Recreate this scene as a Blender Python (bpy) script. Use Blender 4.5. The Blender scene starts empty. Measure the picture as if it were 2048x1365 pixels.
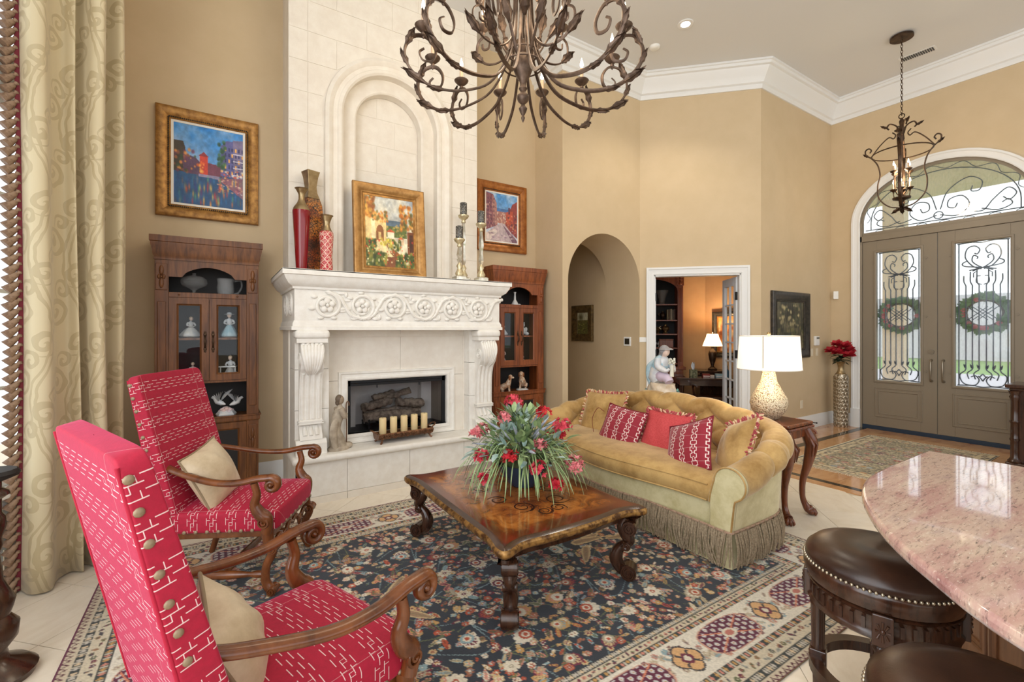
import bpy, bmesh, math, random
import numpy as np
from mathutils import Vector, Matrix
PI = math.pi
R = math.radians
random.seed(7)
NP = np.random.default_rng(11)
S = bpy.context.scene
COL = S.collection
# ---------------------------------------------------------------- camera
cam = bpy.data.cameras.new('camera'); camo = bpy.data.objects.new('camera', cam); COL.objects.link(camo)
camo.location = (0, 0, 1.55); camo.rotation_euler = (R(90), 0, R(-32.8))
cam.lens = 16.0; cam.sensor_width = 36.0; cam.shift_y = -21.5 / 2048; cam.clip_start = 0.02; cam.clip_end = 200
S.camera = camo
# ---------------------------------------------------------------- world and exposure
w = bpy.data.worlds.new('daylight'); S.world = w; w.use_nodes = True
w.node_tree.nodes['Background'].inputs[0].default_value = (0.93, 0.965, 1.0, 1)
w.node_tree.nodes['Background'].inputs[1].default_value = 1.55
S.view_settings.view_transform = 'Standard'; S.view_settings.look = 'None'
S.view_settings.exposure = 0.42; S.view_settings.gamma = 1.0; S.view_settings.use_curve_mapping = False

def light(name, kind, loc, power, color=(1, 1, 1), size=.1, rot=(0, 0, 0), spot=None, size_y=None):
    l = bpy.data.lights.new(name, kind); l.energy = power; l.color = color
    if kind == 'AREA':
        l.size = size
        if size_y: l.shape = 'RECTANGLE'; l.size_y = size_y
    else: l.shadow_soft_size = size
    if spot: l.spot_size = R(spot); l.spot_blend = .6
    o = bpy.data.objects.new(name, l); COL.objects.link(o); o.location = loc; o.rotation_euler = rot
    return o

# daylight pouring through the tall bay windows on the left
light('window_daylight', 'AREA', (-1.85, -.4, 2.75), 150, (.93, .97, 1), 5.2, (0, R(-82), 0), size_y=4.2)

# ---------------------------------------------------------------- shader helpers
class X:
    """tiny expression compiler: python arithmetic -> Math nodes"""
    def __init__(s, nt, sock): s.nt, s.k = nt, sock
    def _op(s, op, a, b=None, c=None):
        n = s.nt.nodes.new('ShaderNodeMath'); n.operation = op
        for i, v in enumerate((a, b, c)):
            if v is None: continue
            if isinstance(v, X): s.nt.links.new(v.k, n.inputs[i])
            else: n.inputs[i].default_value = v
        return X(s.nt, n.outputs[0])
    def __add__(s, o): return s._op('ADD', s, o)
    __radd__ = __add__
    def __sub__(s, o): return s._op('SUBTRACT', s, o)
    def __rsub__(s, o): return s._op('SUBTRACT', o, s)
    def __mul__(s, o): return s._op('MULTIPLY', s, o)
    __rmul__ = __mul__
    def __truediv__(s, o): return s._op('DIVIDE', s, o)
    def frac(s): return s._op('FRACT', s)
    def abs(s): return s._op('ABSOLUTE', s)
    def lt(s, o): return s._op('LESS_THAN', s, o)
    def gt(s, o): return s._op('GREATER_THAN', s, o)
    def mx(s, o): return s._op('MAXIMUM', s, o)
    def mn(s, o): return s._op('MINIMUM', s, o)
    def floor(s): return s._op('FLOOR', s)
    def sin(s): return s._op('SINE', s)
    def pw(s, o): return s._op('POWER', s, o)

class Mat:
    def __init__(s, name, color=(.5, .5, .5), rough=.5, metal=0, **kw):
        m = s.m = bpy.data.materials.new(name); m.use_nodes = True
        s.nt = m.node_tree; s.b = s.nt.nodes['Principled BSDF']
        s.set('Base Color', color); s.set('Roughness', rough); s.set('Metallic', metal)
        for k, v in kw.items(): s.set(k.replace('_', ' '), v)
        m.diffuse_color = (*color[:3], 1)
        s._co = None
    def set(s, k, v):
        i = s.b.inputs[k]
        if isinstance(v, X): s.nt.links.new(v.k, i)
        elif hasattr(v, 'is_output'): s.nt.links.new(v, i)
        elif isinstance(v, tuple): i.default_value = (*v[:3], 1)
        else: i.default_value = v
    def co(s, kind='Object'):
        n = s.nt.nodes.new('ShaderNodeTexCoord'); return n.outputs[kind]
    def xyz(s, kind='Object'):
        n = s.nt.nodes.new('ShaderNodeSeparateXYZ'); s.nt.links.new(s.co(kind), n.inputs[0])
        return [X(s.nt, o) for o in n.outputs]
    def scaled(s, sc, kind='Object'):
        n = s.nt.nodes.new('ShaderNodeMapping'); s.nt.links.new(s.co(kind), n.inputs[0])
        n.inputs['Scale'].default_value = sc; return n.outputs[0]
    def noise(s, scale=5, detail=4, rough=.6, stretch=None, kind='Object', dist=0):
        n = s.nt.nodes.new('ShaderNodeTexNoise'); n.inputs['Scale'].default_value = scale
        n.inputs['Detail'].default_value = detail; n.inputs['Roughness'].default_value = rough; n.inputs['Distortion'].default_value = dist
        s.nt.links.new(s.scaled(stretch, kind) if stretch else s.co(kind), n.inputs['Vector'])
        return X(s.nt, n.outputs['Fac'])
    def vor(s, scale=5, stretch=None, feat='F1', out='Distance', rnd=1, kind='Object'):
        n = s.nt.nodes.new('ShaderNodeTexVoronoi'); n.inputs['Scale'].default_value = scale; n.feature = feat
        n.inputs['Randomness'].default_value = rnd
        s.nt.links.new(s.scaled(stretch, kind) if stretch else s.co(kind), n.inputs['Vector'])
        return X(s.nt, n.outputs[out]) if out == 'Distance' else n.outputs[out]
    def ramp(s, fac, stops):
        n = s.nt.nodes.new('ShaderNodeValToRGB'); s.nt.links.new(fac.k, n.inputs[0])
        e = n.color_ramp.elements
        while len(e) < len(stops): e.new(.5)
        for i, (p, c) in enumerate(stops): e[i].position = p; e[i].color = (*c[:3], 1)
        return n.outputs[0]
    def mix(s, fac, a, b):
        n = s.nt.nodes.new('ShaderNodeMix'); n.data_type = 'RGBA'
        for i, v in ((0, fac), (6, a), (7, b)):
            if isinstance(v, X): s.nt.links.new(v.k, n.inputs[i])
            elif hasattr(v, 'is_output'): s.nt.links.new(v, n.inputs[i])
            elif isinstance(v, tuple): n.inputs[i].default_value = (*v[:3], 1)
            else: n.inputs[i].default_value = v
        return n.outputs[2]
    def bump(s, h, strength=.3, dist=.01):
        n = s.nt.nodes.new('ShaderNodeBump'); n.inputs['Strength'].default_value = strength; n.inputs['Distance'].default_value = dist
        s.nt.links.new(h.k if isinstance(h, X) else h, n.inputs['Height']); s.nt.links.new(n.outputs[0], s.b.inputs['Normal'])
        return s
    def attr(s, name='Col'):
        n = s.nt.nodes.new('ShaderNodeAttribute'); n.attribute_name = name; return n.outputs['Color']

def noisy(name, c1, c2, scale=6, rough=.6, metal=0, stretch=None, bump=0, bscale=None, lo=.35, hi=.65, detail=5, **kw):
    m = Mat(name, c1, rough, metal, **kw)
    n = m.noise(scale, detail, .6, stretch)
    m.set('Base Color', m.ramp(n, [(lo, c1), (hi, c2)]))
    if bump: m.bump(m.noise(bscale or scale * 4, 4, .6, stretch), bump)
    return m.m
def plain(name, c, rough=.5, metal=0, **kw): return Mat(name, c, rough, metal, **kw).m
def emit(name, c, strength): return Mat(name, c, .6, Emission_Color=c, Emission_Strength=strength).m

def srgb(r, g, b):
    f = lambda v: (v / 255 / 12.92) if v <= 10 else ((v / 255 + .055) / 1.055) ** 2.4
    return (f(r), f(g), f(b))

# ---------------------------------------------------------------- mesh builder
class B:
    def __init__(s): s.v = []; s.f = []
    def add(s, vs, fs, M=None):
        o = len(s.v)
        s.v += [tuple(M @ Vector(p)) for p in vs] if M is not None else [tuple(p) for p in vs]
        s.f += [tuple(i + o for i in f) for f in fs]; return s
    def box(s, x0, x1, y0, y1, z0, z1, M=None):
        return s.add([(x, y, z) for z in (z0, z1) for y in (y0, y1) for x in (x0, x1)],
                     [(0, 2, 3, 1), (4, 5, 7, 6), (0, 1, 5, 4), (2, 6, 7, 3), (0, 4, 6, 2), (1, 3, 7, 5)], M)
    def prism(s, poly, a, b, axis='z', M=None):
        n = len(poly)
        def P(p, h):
            return (p[0], p[1], h) if axis == 'z' else ((p[0], h, p[1]) if axis == 'y' else (h, p[0], p[1]))
        vs = [P(p, a) for p in poly] + [P(p, b) for p in poly]
        fs = [tuple(range(n))[::-1], tuple(range(n, 2 * n))] + [(i, (i + 1) % n, (i + 1) % n + n, i + n) for i in range(n)]
        return s.add(vs, fs, M)
    def lathe(s, prof, seg=24, c=(0, 0, 0), M=None, sx=1, sy=1, fn=None, caps=True):
        n = len(prof); vs = []
        for r, z in prof:
            for k in range(seg):
                a = 2 * PI * k / seg; q = r * (fn(a, z) if fn else 1)
                vs.append((c[0] + q * math.cos(a) * sx, c[1] + q * math.sin(a) * sy, c[2] + z))
        fs = [(i * seg + k, i * seg + (k + 1) % seg, (i + 1) * seg + (k + 1) % seg, (i + 1) * seg + k) for i in range(n - 1) for k in range(seg)]
        if caps: fs += [tuple(range(seg))[::-1], tuple((n - 1) * seg + k for k in range(seg))]
        return s.add(vs, fs, M)
    def grid(s, fn, nu, nv, cu=False, cv=False, M=None):
        vs = [fn(i / (nu if cu else nu - 1), j / (nv if cv else nv - 1)) for i in range(nu) for j in range(nv)]
        fs = [(i * nv + j, ((i + 1) % nu) * nv + j, ((i + 1) % nu) * nv + (j + 1) % nv, i * nv + (j + 1) % nv)
              for i in range(nu if cu else nu - 1) for j in range(nv if cv else nv - 1)]
        return s.add(vs, fs, M)
    def tube(s, pts, r, seg=8, flat=None, closed=False, cap=True, M=None, twist=0, ref=None):
        P = [Vector(p) for p in pts]; n = len(P)
        rr = list(r) if isinstance(r, (list, tuple)) else [r] * n
        T = []
        for i in range(n):
            t = (P[(i + 1) % n] - P[i - 1]) if closed else (P[min(i + 1, n - 1)] - P[max(i - 1, 0)])
            T.append(t.normalized() if t.length > 1e-9 else Vector((0, 0, 1)))
        N = Vector(ref) if ref else (Vector((0, 0, 1)) if abs(T[0].z) < .9 else Vector((1, 0, 0)))
        vs = []
        for i in range(n):
            N = N - T[i] * N.dot(T[i])
            if N.length < 1e-6: N = T[i].orthogonal()
            N.normalize(); Bn = T[i].cross(N)
            a, b = (flat or (1, 1))
            for k in range(seg):
                q = 2 * PI * k / seg + twist * i
                vs.append(P[i] + N * (math.cos(q) * rr[i] * a) + Bn * (math.sin(q) * rr[i] * b))
        m = n if closed else n - 1
        fs = [(i * seg + k, i * seg + (k + 1) % seg, ((i + 1) % n) * seg + (k + 1) % seg, ((i + 1) % n) * seg + k) for i in range(m) for k in range(seg)]
        if cap and not closed: fs += [tuple(range(seg))[::-1], tuple((n - 1) * seg + k for k in range(seg))]
        return s.add(vs, fs, M)
    def sweep(s, prof, path, closed=False, M=None):
        """profile (out, up) swept along a flat plan path; out = left of travel; mitred"""
        P = [Vector((p[0], p[1])) for p in path]; z0 = path[0][2] if len(path[0]) > 2 else 0
        n = len(P); m = len(prof); vs = []
        for i in range(n):
            a = (P[i] - P[i - 1]) if (i > 0 or closed) else (P[1] - P[0])
            b = (P[(i + 1) % n] - P[i]) if (i < n - 1 or closed) else a
            a = a.normalized(); b = b.normalized()
            na, nb = Vector((-a.y, a.x)), Vector((-b.y, b.x))
            q = (na + nb); q = q / max(.2, q.dot(na)) if q.length > 1e-6 else na
            for o, u in prof: vs.append((P[i].x + q.x * o, P[i].y + q.y * o, z0 + u))
        fs = [(i * m + k, ((i + 1) % n) * m + k, ((i + 1) % n) * m + (k + 1) % m, i * m + (k + 1) % m) for i in range(n if closed else n - 1) for k in range(m)]
        if not closed: fs += [tuple(range(m)), tuple((n - 1) * m + k for k in range(m))[::-1]]
        return s.add(vs, fs, M)
    def ball(s, c, r, seg=12, ring=8, M=None):
        r = r if isinstance(r, (tuple, list)) else (r, r, r)
        return s.grid(lambda u, v: (c[0] + r[0] * math.sin(PI * v) * math.cos(2 * PI * u), c[1] + r[1] * math.sin(PI * v) * math.sin(2 * PI * u), c[2] + r[2] * math.cos(PI * v)), seg, ring, cu=True, M=M)
    def leaf(s, base, d, up, L, W, curl=.2, n=5, serr=0):
        """pointed leaf blade with a folded midrib"""
        d = Vector(d).normalized(); up = Vector(up); side = d.cross(up)
        if side.length < 1e-5: side = d.orthogonal()
        side.normalize(); up = side.cross(d).normalized(); base = Vector(base); vs = []
        for i in range(n + 1):
            t = i / n; wd = W * math.sin(PI * min(1, t * .92 + .08)) ** .8 * (1 - serr * (i % 2))
            c = base + d * (L * t) - up * (curl * L * t * t)
            vs += [c + side * wd, c - up * (wd * .25), c - side * wd]
        fs = []
        for i in range(n):
            a = i * 3; fs += [(a, a + 1, a + 4, a + 3), (a + 1, a + 2, a + 5, a + 4)]
        return s.add(vs, fs)
    def mesh(s, name):
        me = bpy.data.meshes.new(name); me.from_pydata(s.v, [], s.f); me.update(); return me
    def obj(s, name, mat, parent=None, smooth=40, bevel=0, seg=2, loc=None, rot=None, fix=True):
        me = s.mesh(name)
        if fix:
            bm = bmesh.new(); bm.from_mesh(me); bmesh.ops.recalc_face_normals(bm, faces=bm.faces); bm.to_mesh(me); bm.free()
        return link(name, me, mat, parent, smooth, bevel, seg, loc, rot)

def link(name, me, mat, parent=None, smooth=40, bevel=0, seg=2, loc=None, rot=None):
    o = bpy.data.objects.new(name, me); COL.objects.link(o)
    if mat is not None and not me.materials: me.materials.append(mat)
    if smooth:
        me.shade_smooth()
        if smooth < 180: me.set_sharp_from_angle(angle=R(smooth))
    if parent: o.parent = parent
    if loc: o.location = loc
    if rot: o.rotation_euler = rot
    if bevel:
        b = o.modifiers.new('bevel', 'BEVEL'); b.width = bevel; b.segments = seg; b.limit_method = 'ANGLE'; b.angle_limit = R(35)
    return o

def thing(name, label, cat, loc=(0, 0, 0), rotz=0, group=None, kind=None):
    o = bpy.data.objects.new(name, None); COL.objects.link(o); o.empty_display_size = .05
    o.location = loc; o.rotation_euler = (0, 0, rotz)
    return tag(o, label, cat, group, kind)
def tag(o, label=None, cat=None, group=None, kind=None):
    if label: o['label'] = label
    if cat: o['category'] = cat
    if group: o['group'] = group
    if kind: o['kind'] = kind
    return o
def struct(o, label=None): o['kind'] = 'structure'; return tag(o, label)
def dup(o, parent=None, loc=None, rotz=None, label=None, group=None):
    c = o.copy(); COL.objects.link(c); c.parent = parent
    if loc is not None: c.location = loc
    if rotz is not None: c.rotation_euler = (0, 0, rotz)
    if label: c['label'] = label
    if group: c['group'] = group
    for ch in list(o.children): dup(ch, c)
    return c
def inst(name, me, parent, loc=(0, 0, 0), rot=(0, 0, 0), sc=(1, 1, 1)):
    o = bpy.data.objects.new(name, me); COL.objects.link(o); o.parent = parent
    o.location = loc; o.rotation_euler = rot; o.scale = sc; return o
def meshof(b, name, mat, smooth=40):
    me = b.mesh(name); bm = bmesh.new(); bm.from_mesh(me); bmesh.ops.recalc_face_normals(bm, faces=bm.faces); bm.to_mesh(me); bm.free()
    me.materials.append(mat)
    if smooth: me.shade_smooth(); me.set_sharp_from_angle(angle=R(smooth))
    return me
def spiral(c, r0, r1, a0, a1, n=24):
    return [(c[0] + (r0 + (r1 - r0) * i / n) * math.cos(a0 + (a1 - a0) * i / n), c[1] + (r0 + (r1 - r0) * i / n) * math.sin(a0 + (a1 - a0) * i / n)) for i in range(n + 1)]
def bez(p, n=16):
    """Catmull-Rom through the points (any dimension)"""
    P = [np.array(q, float) for q in p]; P = [2 * P[0] - P[1]] + P + [2 * P[-1] - P[-2]]; out = []
    for i in range(1, len(P) - 2):
        for k in range(n):
            t = k / n; a, b, c, d = P[i - 1:i + 3]
            out.append(tuple(.5 * (2 * b + (c - a) * t + (2 * a - 5 * b + 4 * c - d) * t * t + (3 * b - a - 3 * c + d) * t ** 3)))
    out.append(tuple(P[-2])); return out
def colgrid(name, img, w, h, mat, parent=None, plane='xz', loc=None, rot=None):
    """flat grid whose corners carry the colours of a computed print (rows from the top)"""
    H, W = img.shape[:2]
    xs = np.linspace(-w / 2, w / 2, W); ys = np.linspace(h / 2, -h / 2, H)
    gx, gy = np.meshgrid(xs, ys); z = np.zeros_like(gx)
    co = np.stack([gx, z, gy] if plane == 'xz' else [gx, gy, z], -1).reshape(-1, 3)
    me = bpy.data.meshes.new(name); n = H * W; idx = np.arange(n).reshape(H, W)
    q = np.stack([idx[:-1, :-1], idx[1:, :-1], idx[1:, 1:], idx[:-1, 1:]], -1).reshape(-1, 4)
    me.vertices.add(n); me.vertices.foreach_set('co', co.ravel())
    me.loops.add(q.size); me.loops.foreach_set('vertex_index', q.ravel().astype(np.int32))
    me.polygons.add(len(q)); me.polygons.foreach_set('loop_start', np.arange(0, q.size, 4, dtype=np.int32))
    me.update()
    at = me.color_attributes.new('Col', 'FLOAT_COLOR', 'POINT')
    lin = np.where(img <= .04045, img / 12.92, ((np.clip(img, 0, 1) + .055) / 1.055) ** 2.4)
    at.data.foreach_set('color', np.concatenate([lin.reshape(-1, 3), np.ones((n, 1))], 1).ravel().astype(np.float32))
    me.validate()
    return link(name, me, mat, parent, 0, loc=loc, rot=rot)
# ---------------------------------------------------------------- materials
WALL = noisy('tan_paint', srgb(208, 186, 152), srgb(203, 181, 146), 3, .75, bump=.03, bscale=300)
WHITE = plain('white_trim_paint', srgb(232, 232, 230), .4)
CEIL = plain('ceiling_paint', srgb(220, 220, 219), .8)
STONE = noisy('cast_limestone', srgb(236, 229, 217), srgb(229, 220, 207), 9, .75, bump=.1, bscale=120)
STONE2 = noisy('carved_limestone', srgb(240, 237, 230), srgb(232, 227, 218), 14, .7, bump=.15, bscale=160)
GROUT = plain('grout', srgb(205, 192, 172), .8)
def travertine(name, c1, c2, rough=.28):
    m = Mat(name, c1, rough)
    m.set('Base Color', m.ramp(m.noise(2.2, 8, .65, (1, 2.6, 1), 'Object', .8), [(.3, c1), (.55, c2), (.75, tuple(.5 * a + .5 * b for a, b in zip(c1, c2)))]))
    m.set('Coat Weight', .15); return m.m
TILE = travertine('travertine', srgb(224, 211, 190), srgb(238, 228, 211))
MARBLE_O = travertine('orange_marble', srgb(176, 122, 80), srgb(205, 158, 112), .1)
MARBLE_K = noisy('black_marble', srgb(32, 30, 28), srgb(62, 56, 50), 8, .08)
def wood(name, c1, c2, rough=.35, sc=(18, 18, 1.6), coat=.2, w=0.6):
    m = Mat(name, c1, rough, Coat_Weight=coat, Coat_Roughness=.15)
    n = m.noise(1.6, 6, .6, sc, 'Object', w)
    m.set('Base Color', m.ramp(n, [(.32, c1), (.62, c2)])); m.bump(n, .06, .004); return m.m
WOOD_CAB = wood('walnut_cabinet', srgb(80, 44, 18), srgb(124, 76, 36), .42, coat=.05)
WOOD_CHERRY = wood('cherry_cabinet', srgb(98, 45, 18), srgb(146, 78, 36), .42, coat=.05)
WOOD_DK = wood('espresso_wood', srgb(38, 22, 15), srgb(70, 42, 27), .22)
WOOD_ARM = wood('chair_walnut', srgb(76, 38, 16), srgb(124, 70, 34), .25, (6, 6, 2))
WOOD_BASE = wood('island_wood', srgb(104, 66, 42), srgb(143, 98, 66), .35, (14, 14, 1.4))
WOOD_TBL = wood('mahogany', srgb(70, 32, 17), srgb(118, 62, 34), .22)
BLACKWOOD = plain('cabinet_interior', srgb(26, 22, 22), .6)
BRONZE = noisy('dark_bronze', srgb(58, 44, 34), srgb(92, 70, 52), 14, .42, .75)
IRON = noisy('rust_iron', srgb(78, 62, 52), srgb(112, 92, 78), 16, .45, .7)
BLACKMETAL = plain('black_metal', srgb(24, 24, 26), .45, .3)
def glass(name, tint=(1, 1, 1), gloss=.08, rough=.02, fog=0):
    """thin pane: mostly transparent with a little mirror"""
    m = bpy.data.materials.new(name); m.use_nodes = True; nt = m.node_tree; nt.nodes.remove(nt.nodes['Principled BSDF'])
    out = nt.nodes['Material Output']; t = nt.nodes.new('ShaderNodeBsdfTransparent'); t.inputs[0].default_value = (*tint, 1)
    g = nt.nodes.new('ShaderNodeBsdfGlossy'); g.inputs['Roughness'].default_value = rough
    mx = nt.nodes.new('ShaderNodeMixShader'); mx.inputs[0].default_value = gloss
    nt.links.new(t.outputs[0], mx.inputs[1]); nt.links.new(g.outputs[0], mx.inputs[2]); last = mx
    if fog:
        d = nt.nodes.new('ShaderNodeBsdfTranslucent'); d.inputs[0].default_value = (.95, .97, 1, 1)
        n = nt.nodes.new('ShaderNodeTexNoise'); n.inputs['Scale'].default_value = 60; n.inputs['Detail'].default_value = 3
        tc = nt.nodes.new('ShaderNodeTexCoord'); mp = nt.nodes.new('ShaderNodeMapping'); mp.inputs['Scale'].default_value = (1, 1, .35)
        nt.links.new(tc.outputs['Object'], mp.inputs[0]); nt.links.new(mp.outputs[0], n.inputs['Vector'])
        ma = nt.nodes.new('ShaderNodeMath'); ma.operation = 'MULTIPLY'; ma.inputs[1].default_value = fog * 2
        nt.links.new(n.outputs[0], ma.inputs[0])
        m2 = nt.nodes.new('ShaderNodeMixShader'); nt.links.new(ma.outputs[0], m2.inputs[0])
        nt.links.new(mx.outputs[0], m2.inputs[1]); nt.links.new(d.outputs[0], m2.inputs[2]); last = m2
    nt.links.new(last.outputs[0], out.inputs[0]); m.diffuse_color = (.8, .9, 1, .3); return m
GLASS = glass('cabinet_glass', (.97, .98, .98), .018)
RAIN = glass('rain_glass', (.93, .95, .97), .05, .05, .12)
CRYSTAL = Mat('cut_crystal', (.9, .93, .95), .08, 0, Transmission_Weight=.6, IOR=1.3, Alpha=.22).m
PORC = noisy('porcelain', srgb(226, 224, 220), srgb(200, 206, 214), 14, .2)
PORC_BLUE = noisy('blue_porcelain', srgb(150, 190, 208), srgb(196, 218, 226), 10, .2)
PORC_PINK = noisy('pink_porcelain', srgb(222, 190, 180), srgb(216, 205, 214), 10, .25)
PORC_TAN = noisy('tan_porcelain', srgb(176, 122, 80), srgb(232, 218, 198), 22, .25)
PLATE = plain('almond_plastic', srgb(226, 214, 190), .4)
PLASTIC = plain('white_plastic', srgb(236, 235, 230), .4)
# ---------------------------------------------------------------- setting
ZC = 5.3
XL, YB = -.717, 5.28            # niche corner
CX = 1.59                        # fireplace axis
b = B(); b.box(-4, 12, -4, 9, -.12, -.006)
floor = struct(b.obj('floor', GROUT, smooth=0))
tb = B(); tb.box(-.223, .223, -.223, .223, -.005, 0)
tme = meshof(tb, 'tile', TILE, 0)
TI = []
for i in range(-14, 16):
    for j in range(-14, 16):
        s, t = 1.694 + .45 * (i + .5), -2.749 + .45 * (j + .5)
        x, y = (s + t) / 1.41421, (s - t) / 1.41421
        if not (-1.7 < x < 5.15 and -.1 < y < 5.3): continue
        if -.2 < x < 3.2 and 1.5 < y < 3.6: continue
        if .7 < x < 2.5 and y > 4.6: continue
        if y > 4.95 and not (3.7 < x): continue
        if x + .9 * y < .55: continue
        TI.append((x, y))
for x, y in TI: inst('tile', tme, floor, (x, y, 0), (0, 0, R(45) + random.choice((0, PI / 2, PI))))
# foyer inlay: orange marble field, black bands
def slab(name, x0, x1, y0, y1, m, z=.004): b = B(); b.box(x0, x1, y0, y1, -.005, z); return b.obj(name, m, floor, 0)
def strip(name, x0, x1, y0, y1, m, n, z=.004):
    for k in range(n):
        if x1 - x0 > y1 - y0:
            a = x0 + (x1 - x0) * k / n; slab(name, a + .0015, a + (x1 - x0) / n - .0015, y0, y1, m, z)
        else:
            a = y0 + (y1 - y0) * k / n; slab(name, x0, x1, a + .0015, a + (y1 - y0) / n - .0015, m, z)
strip('marble_tile', 5.05, 5.165, .3, 3.5, MARBLE_O, 9)
strip('black_inlay', 5.168, 5.245, .3, 3.0, MARBLE_K, 9)
for k in range(7): strip('marble_tile', 5.248 + .48 * k, 5.725 + .48 * k, .3, 3.0, MARBLE_O, 6)
strip('black_inlay', 5.168, 8.6, 3.003, 3.09, MARBLE_K, 11)
strip('marble_tile', 5.168, 8.6, 3.093, 3.5, MARBLE_O, 8)
b = B(); b.box(-4, 9, -4, 5.5, ZC, ZC + .12); struct(b.obj('ceiling', CEIL, smooth=0))

def wallbox(name, *a, m=WALL): b = B(); b.box(*a); return struct(b.obj(name, m, smooth=0))
wallbox('wall_back', XL, 3.8, YB, YB + .12, 0, ZC)
wallbox('wall_niche_left', XL - .12, XL, 4.64, YB + .12, 0, ZC)
def arc(cx, cz, a, bb, n=24, a0=PI, a1=0): return [(cx + a * math.cos(a0 + (a1 - a0) * k / n), cz + bb * math.sin(a0 + (a1 - a0) * k / n)) for k in range(n + 1)]
YA = 4.671; XO = 5.282; AL, AR, ASP = 3.894, 5.27, 2.22
b = B(); b.prism([(3.8, 0), (AL, 0)] + arc((AL + AR) / 2, ASP, (AR - AL) / 2, (AR - AL) / 2, 32) + [(AR, 0), (XO, 0), (XO, ZC), (3.8, ZC)], YA, 5.367, 'y')
struct(b.obj('wall_arch', WALL, smooth=30))
b = B(); b.box(XO - .012, XO + .1, 5.368, 8, 0, 3.6); b.box(3.7, 3.8, 5.4, 8, 0, 3.6); b.box(3.7, 5.4, 7.4, 7.5, 0, 3.6); b.box(3.7, 5.4, 5.367, 7.5, 3.4, 3.6)
struct(b.obj('wall_hall', WALL, smooth=0))
OM = Matrix.Translation((XO, YA, 0)) @ Matrix.Rotation(R(-45), 4, 'Z')   # office wall frame: x along wall, y into office
UL, U0, U1, UH = 1.650, .2, 1.39, 2.365
b = B(); b.prism([(0, 0), (U0, 0), (U0, UH), (U1, UH), (U1, 0), (UL, 0), (UL, ZC), (0, ZC)], 0, .14, 'y', OM)
struct(b.obj('wall_office', WALL, smooth=0))
YS, XE = 3.504, 8.6
wallbox('wall_short', 6.449, XE + .15, YS, YS + .12, 0, ZC)
DC, DW, DH = 2.17, .9, 2.945
b = B(); hw = .945
b.prism([(-3.5, 0), (DC - hw, 0)] + arc(DC, 3.25, hw, .73, 32) + [(DC + hw, 0), (YS + .1, 0), (YS + .1, ZC), (-3.5, ZC)], XE, XE + .2, 'x')
struct(b.obj('wall_entry', WALL, smooth=30))
# window wall of the bay (behind the curtain)
th = math.atan2(-.914, -.407)
WM = Matrix.Translation((XL, 4.64, 0)) @ Matrix.Rotation(th, 4, 'Z')      # x along wall away from corner, interior is on +y
b = B()
for a in ((0, .42, 0, ZC), (2.05, 2.3, 0, ZC), (.42, 2.05, 0, .62), (.42, 2.05, 2.95, 3.2), (.42, 2.05, 4.9, ZC)): b.box(a[0], a[1], -.15, 0, a[2], a[3], WM)
struct(b.obj('wall_window', WHITE, smooth=0))
def window(name, x0, x1, z0, z1):
    w = thing(name, None, None, kind='structure'); w.matrix_world = WM
    b = B(); f = .06
    for a in ((x0, x0 + f, z0, z1), (x1 - f, x1, z0, z1), (x0, x1, z0, z0 + f), (x0, x1, z1 - f, z1)): b.box(a[0], a[1], -.1, -.03, a[2], a[3])
    b.obj('sash_frame', WHITE, w, bevel=.006)
    for k in (1, 2):
        b = B(); q = x0 + (x1 - x0) * k / 3; b.box(q - .015, q + .015, -.09, -.05, z0 + f, z1 - f); b.obj('muntin', WHITE, w)
    for k in range(1, 4):
        b = B(); q = z0 + (z1 - z0) * k / 4; b.box(x0 + f, x1 - f, -.085, -.055, q - .012, q + .012); b.obj('muntin', WHITE, w)
    b = B(); b.box(x0 + f, x1 - f, -.072, -.068, z0 + f, z1 - f); b.obj('pane', GLASS, w)
    return w
win = window('window_1', .42, 2.05, .62, 2.95); window('window_2', .42, 2.05, 3.2, 4.9)
b = B(); b.box(.36, 2.1, 0, .07, .575, .62); b.box(.38, 2.08, 0, .03, .5, .575); b.obj('window_sill', WHITE, win, bevel=.008)
# the bay turns and runs on beside the camera
p2 = WM @ Vector((2.3, 0, 0))
b = B()
for y0 in (p2.y, p2.y - 2.1, p2.y - 4.2):
    b.box(p2.x - .15, p2.x, y0 - .25, y0, 0, ZC); b.box(p2.x - .15, p2.x, y0 - 2.1, y0 - .25, 0, .6); b.box(p2.x - .15, p2.x, y0 - 2.1, y0 - .25, 4.95, ZC)
struct(b.obj('wall_left', WALL, smooth=0))
b = B(); b.box(-4, 12, -4.1, -4, 0, .9); b.box(-4, 12, -4.1, -4, 4.8, ZC)
for k in range(7): b.box(-4 + 2.2 * k, -3.75 + 2.2 * k, -4.1, -4, 0, ZC)
struct(b.obj('wall_rear', WALL, smooth=0))
# crown, baseboards, casings
CROWN = [(0, -.33), (-.02, -.33), (-.028, -.30), (-.028, -.27), (-.055, -.255), (-.06, -.23), (-.10, -.16), (-.145, -.10), (-.155, -.075), (-.185, -.065), (-.19, -.03), (-.21, -.025), (-.21, 0), (0, 0)]
rev = lambda pr: pr[::-1]
b = B(); b.sweep(CROWN, [(3.8, YB, ZC), (3.8, YA, ZC), (XO, YA, ZC), (6.449, YS, ZC), (XE, YS, ZC), (XE, -3.5, ZC)]); struct(b.obj('trim_1', WHITE, smooth=30))
BASE = [(0, 0), (-.022, 0), (-.022, .15), (-.016, .165), (-.016, .18), (-.008, .205), (0, .205)]
def baseb(name, path): b = B(); b.sweep(BASE, path); return struct(b.obj(name, WHITE, smooth=30))
off = lambda u: tuple((OM @ Vector((u, 0, 0)))[:2])
baseb('baseboard_back', [(XL, YB, 0), (3.8, YB)]); baseb('baseboard_niche', [(3.8, YB, 0), (3.8, YA), (AL, YA)])
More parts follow.
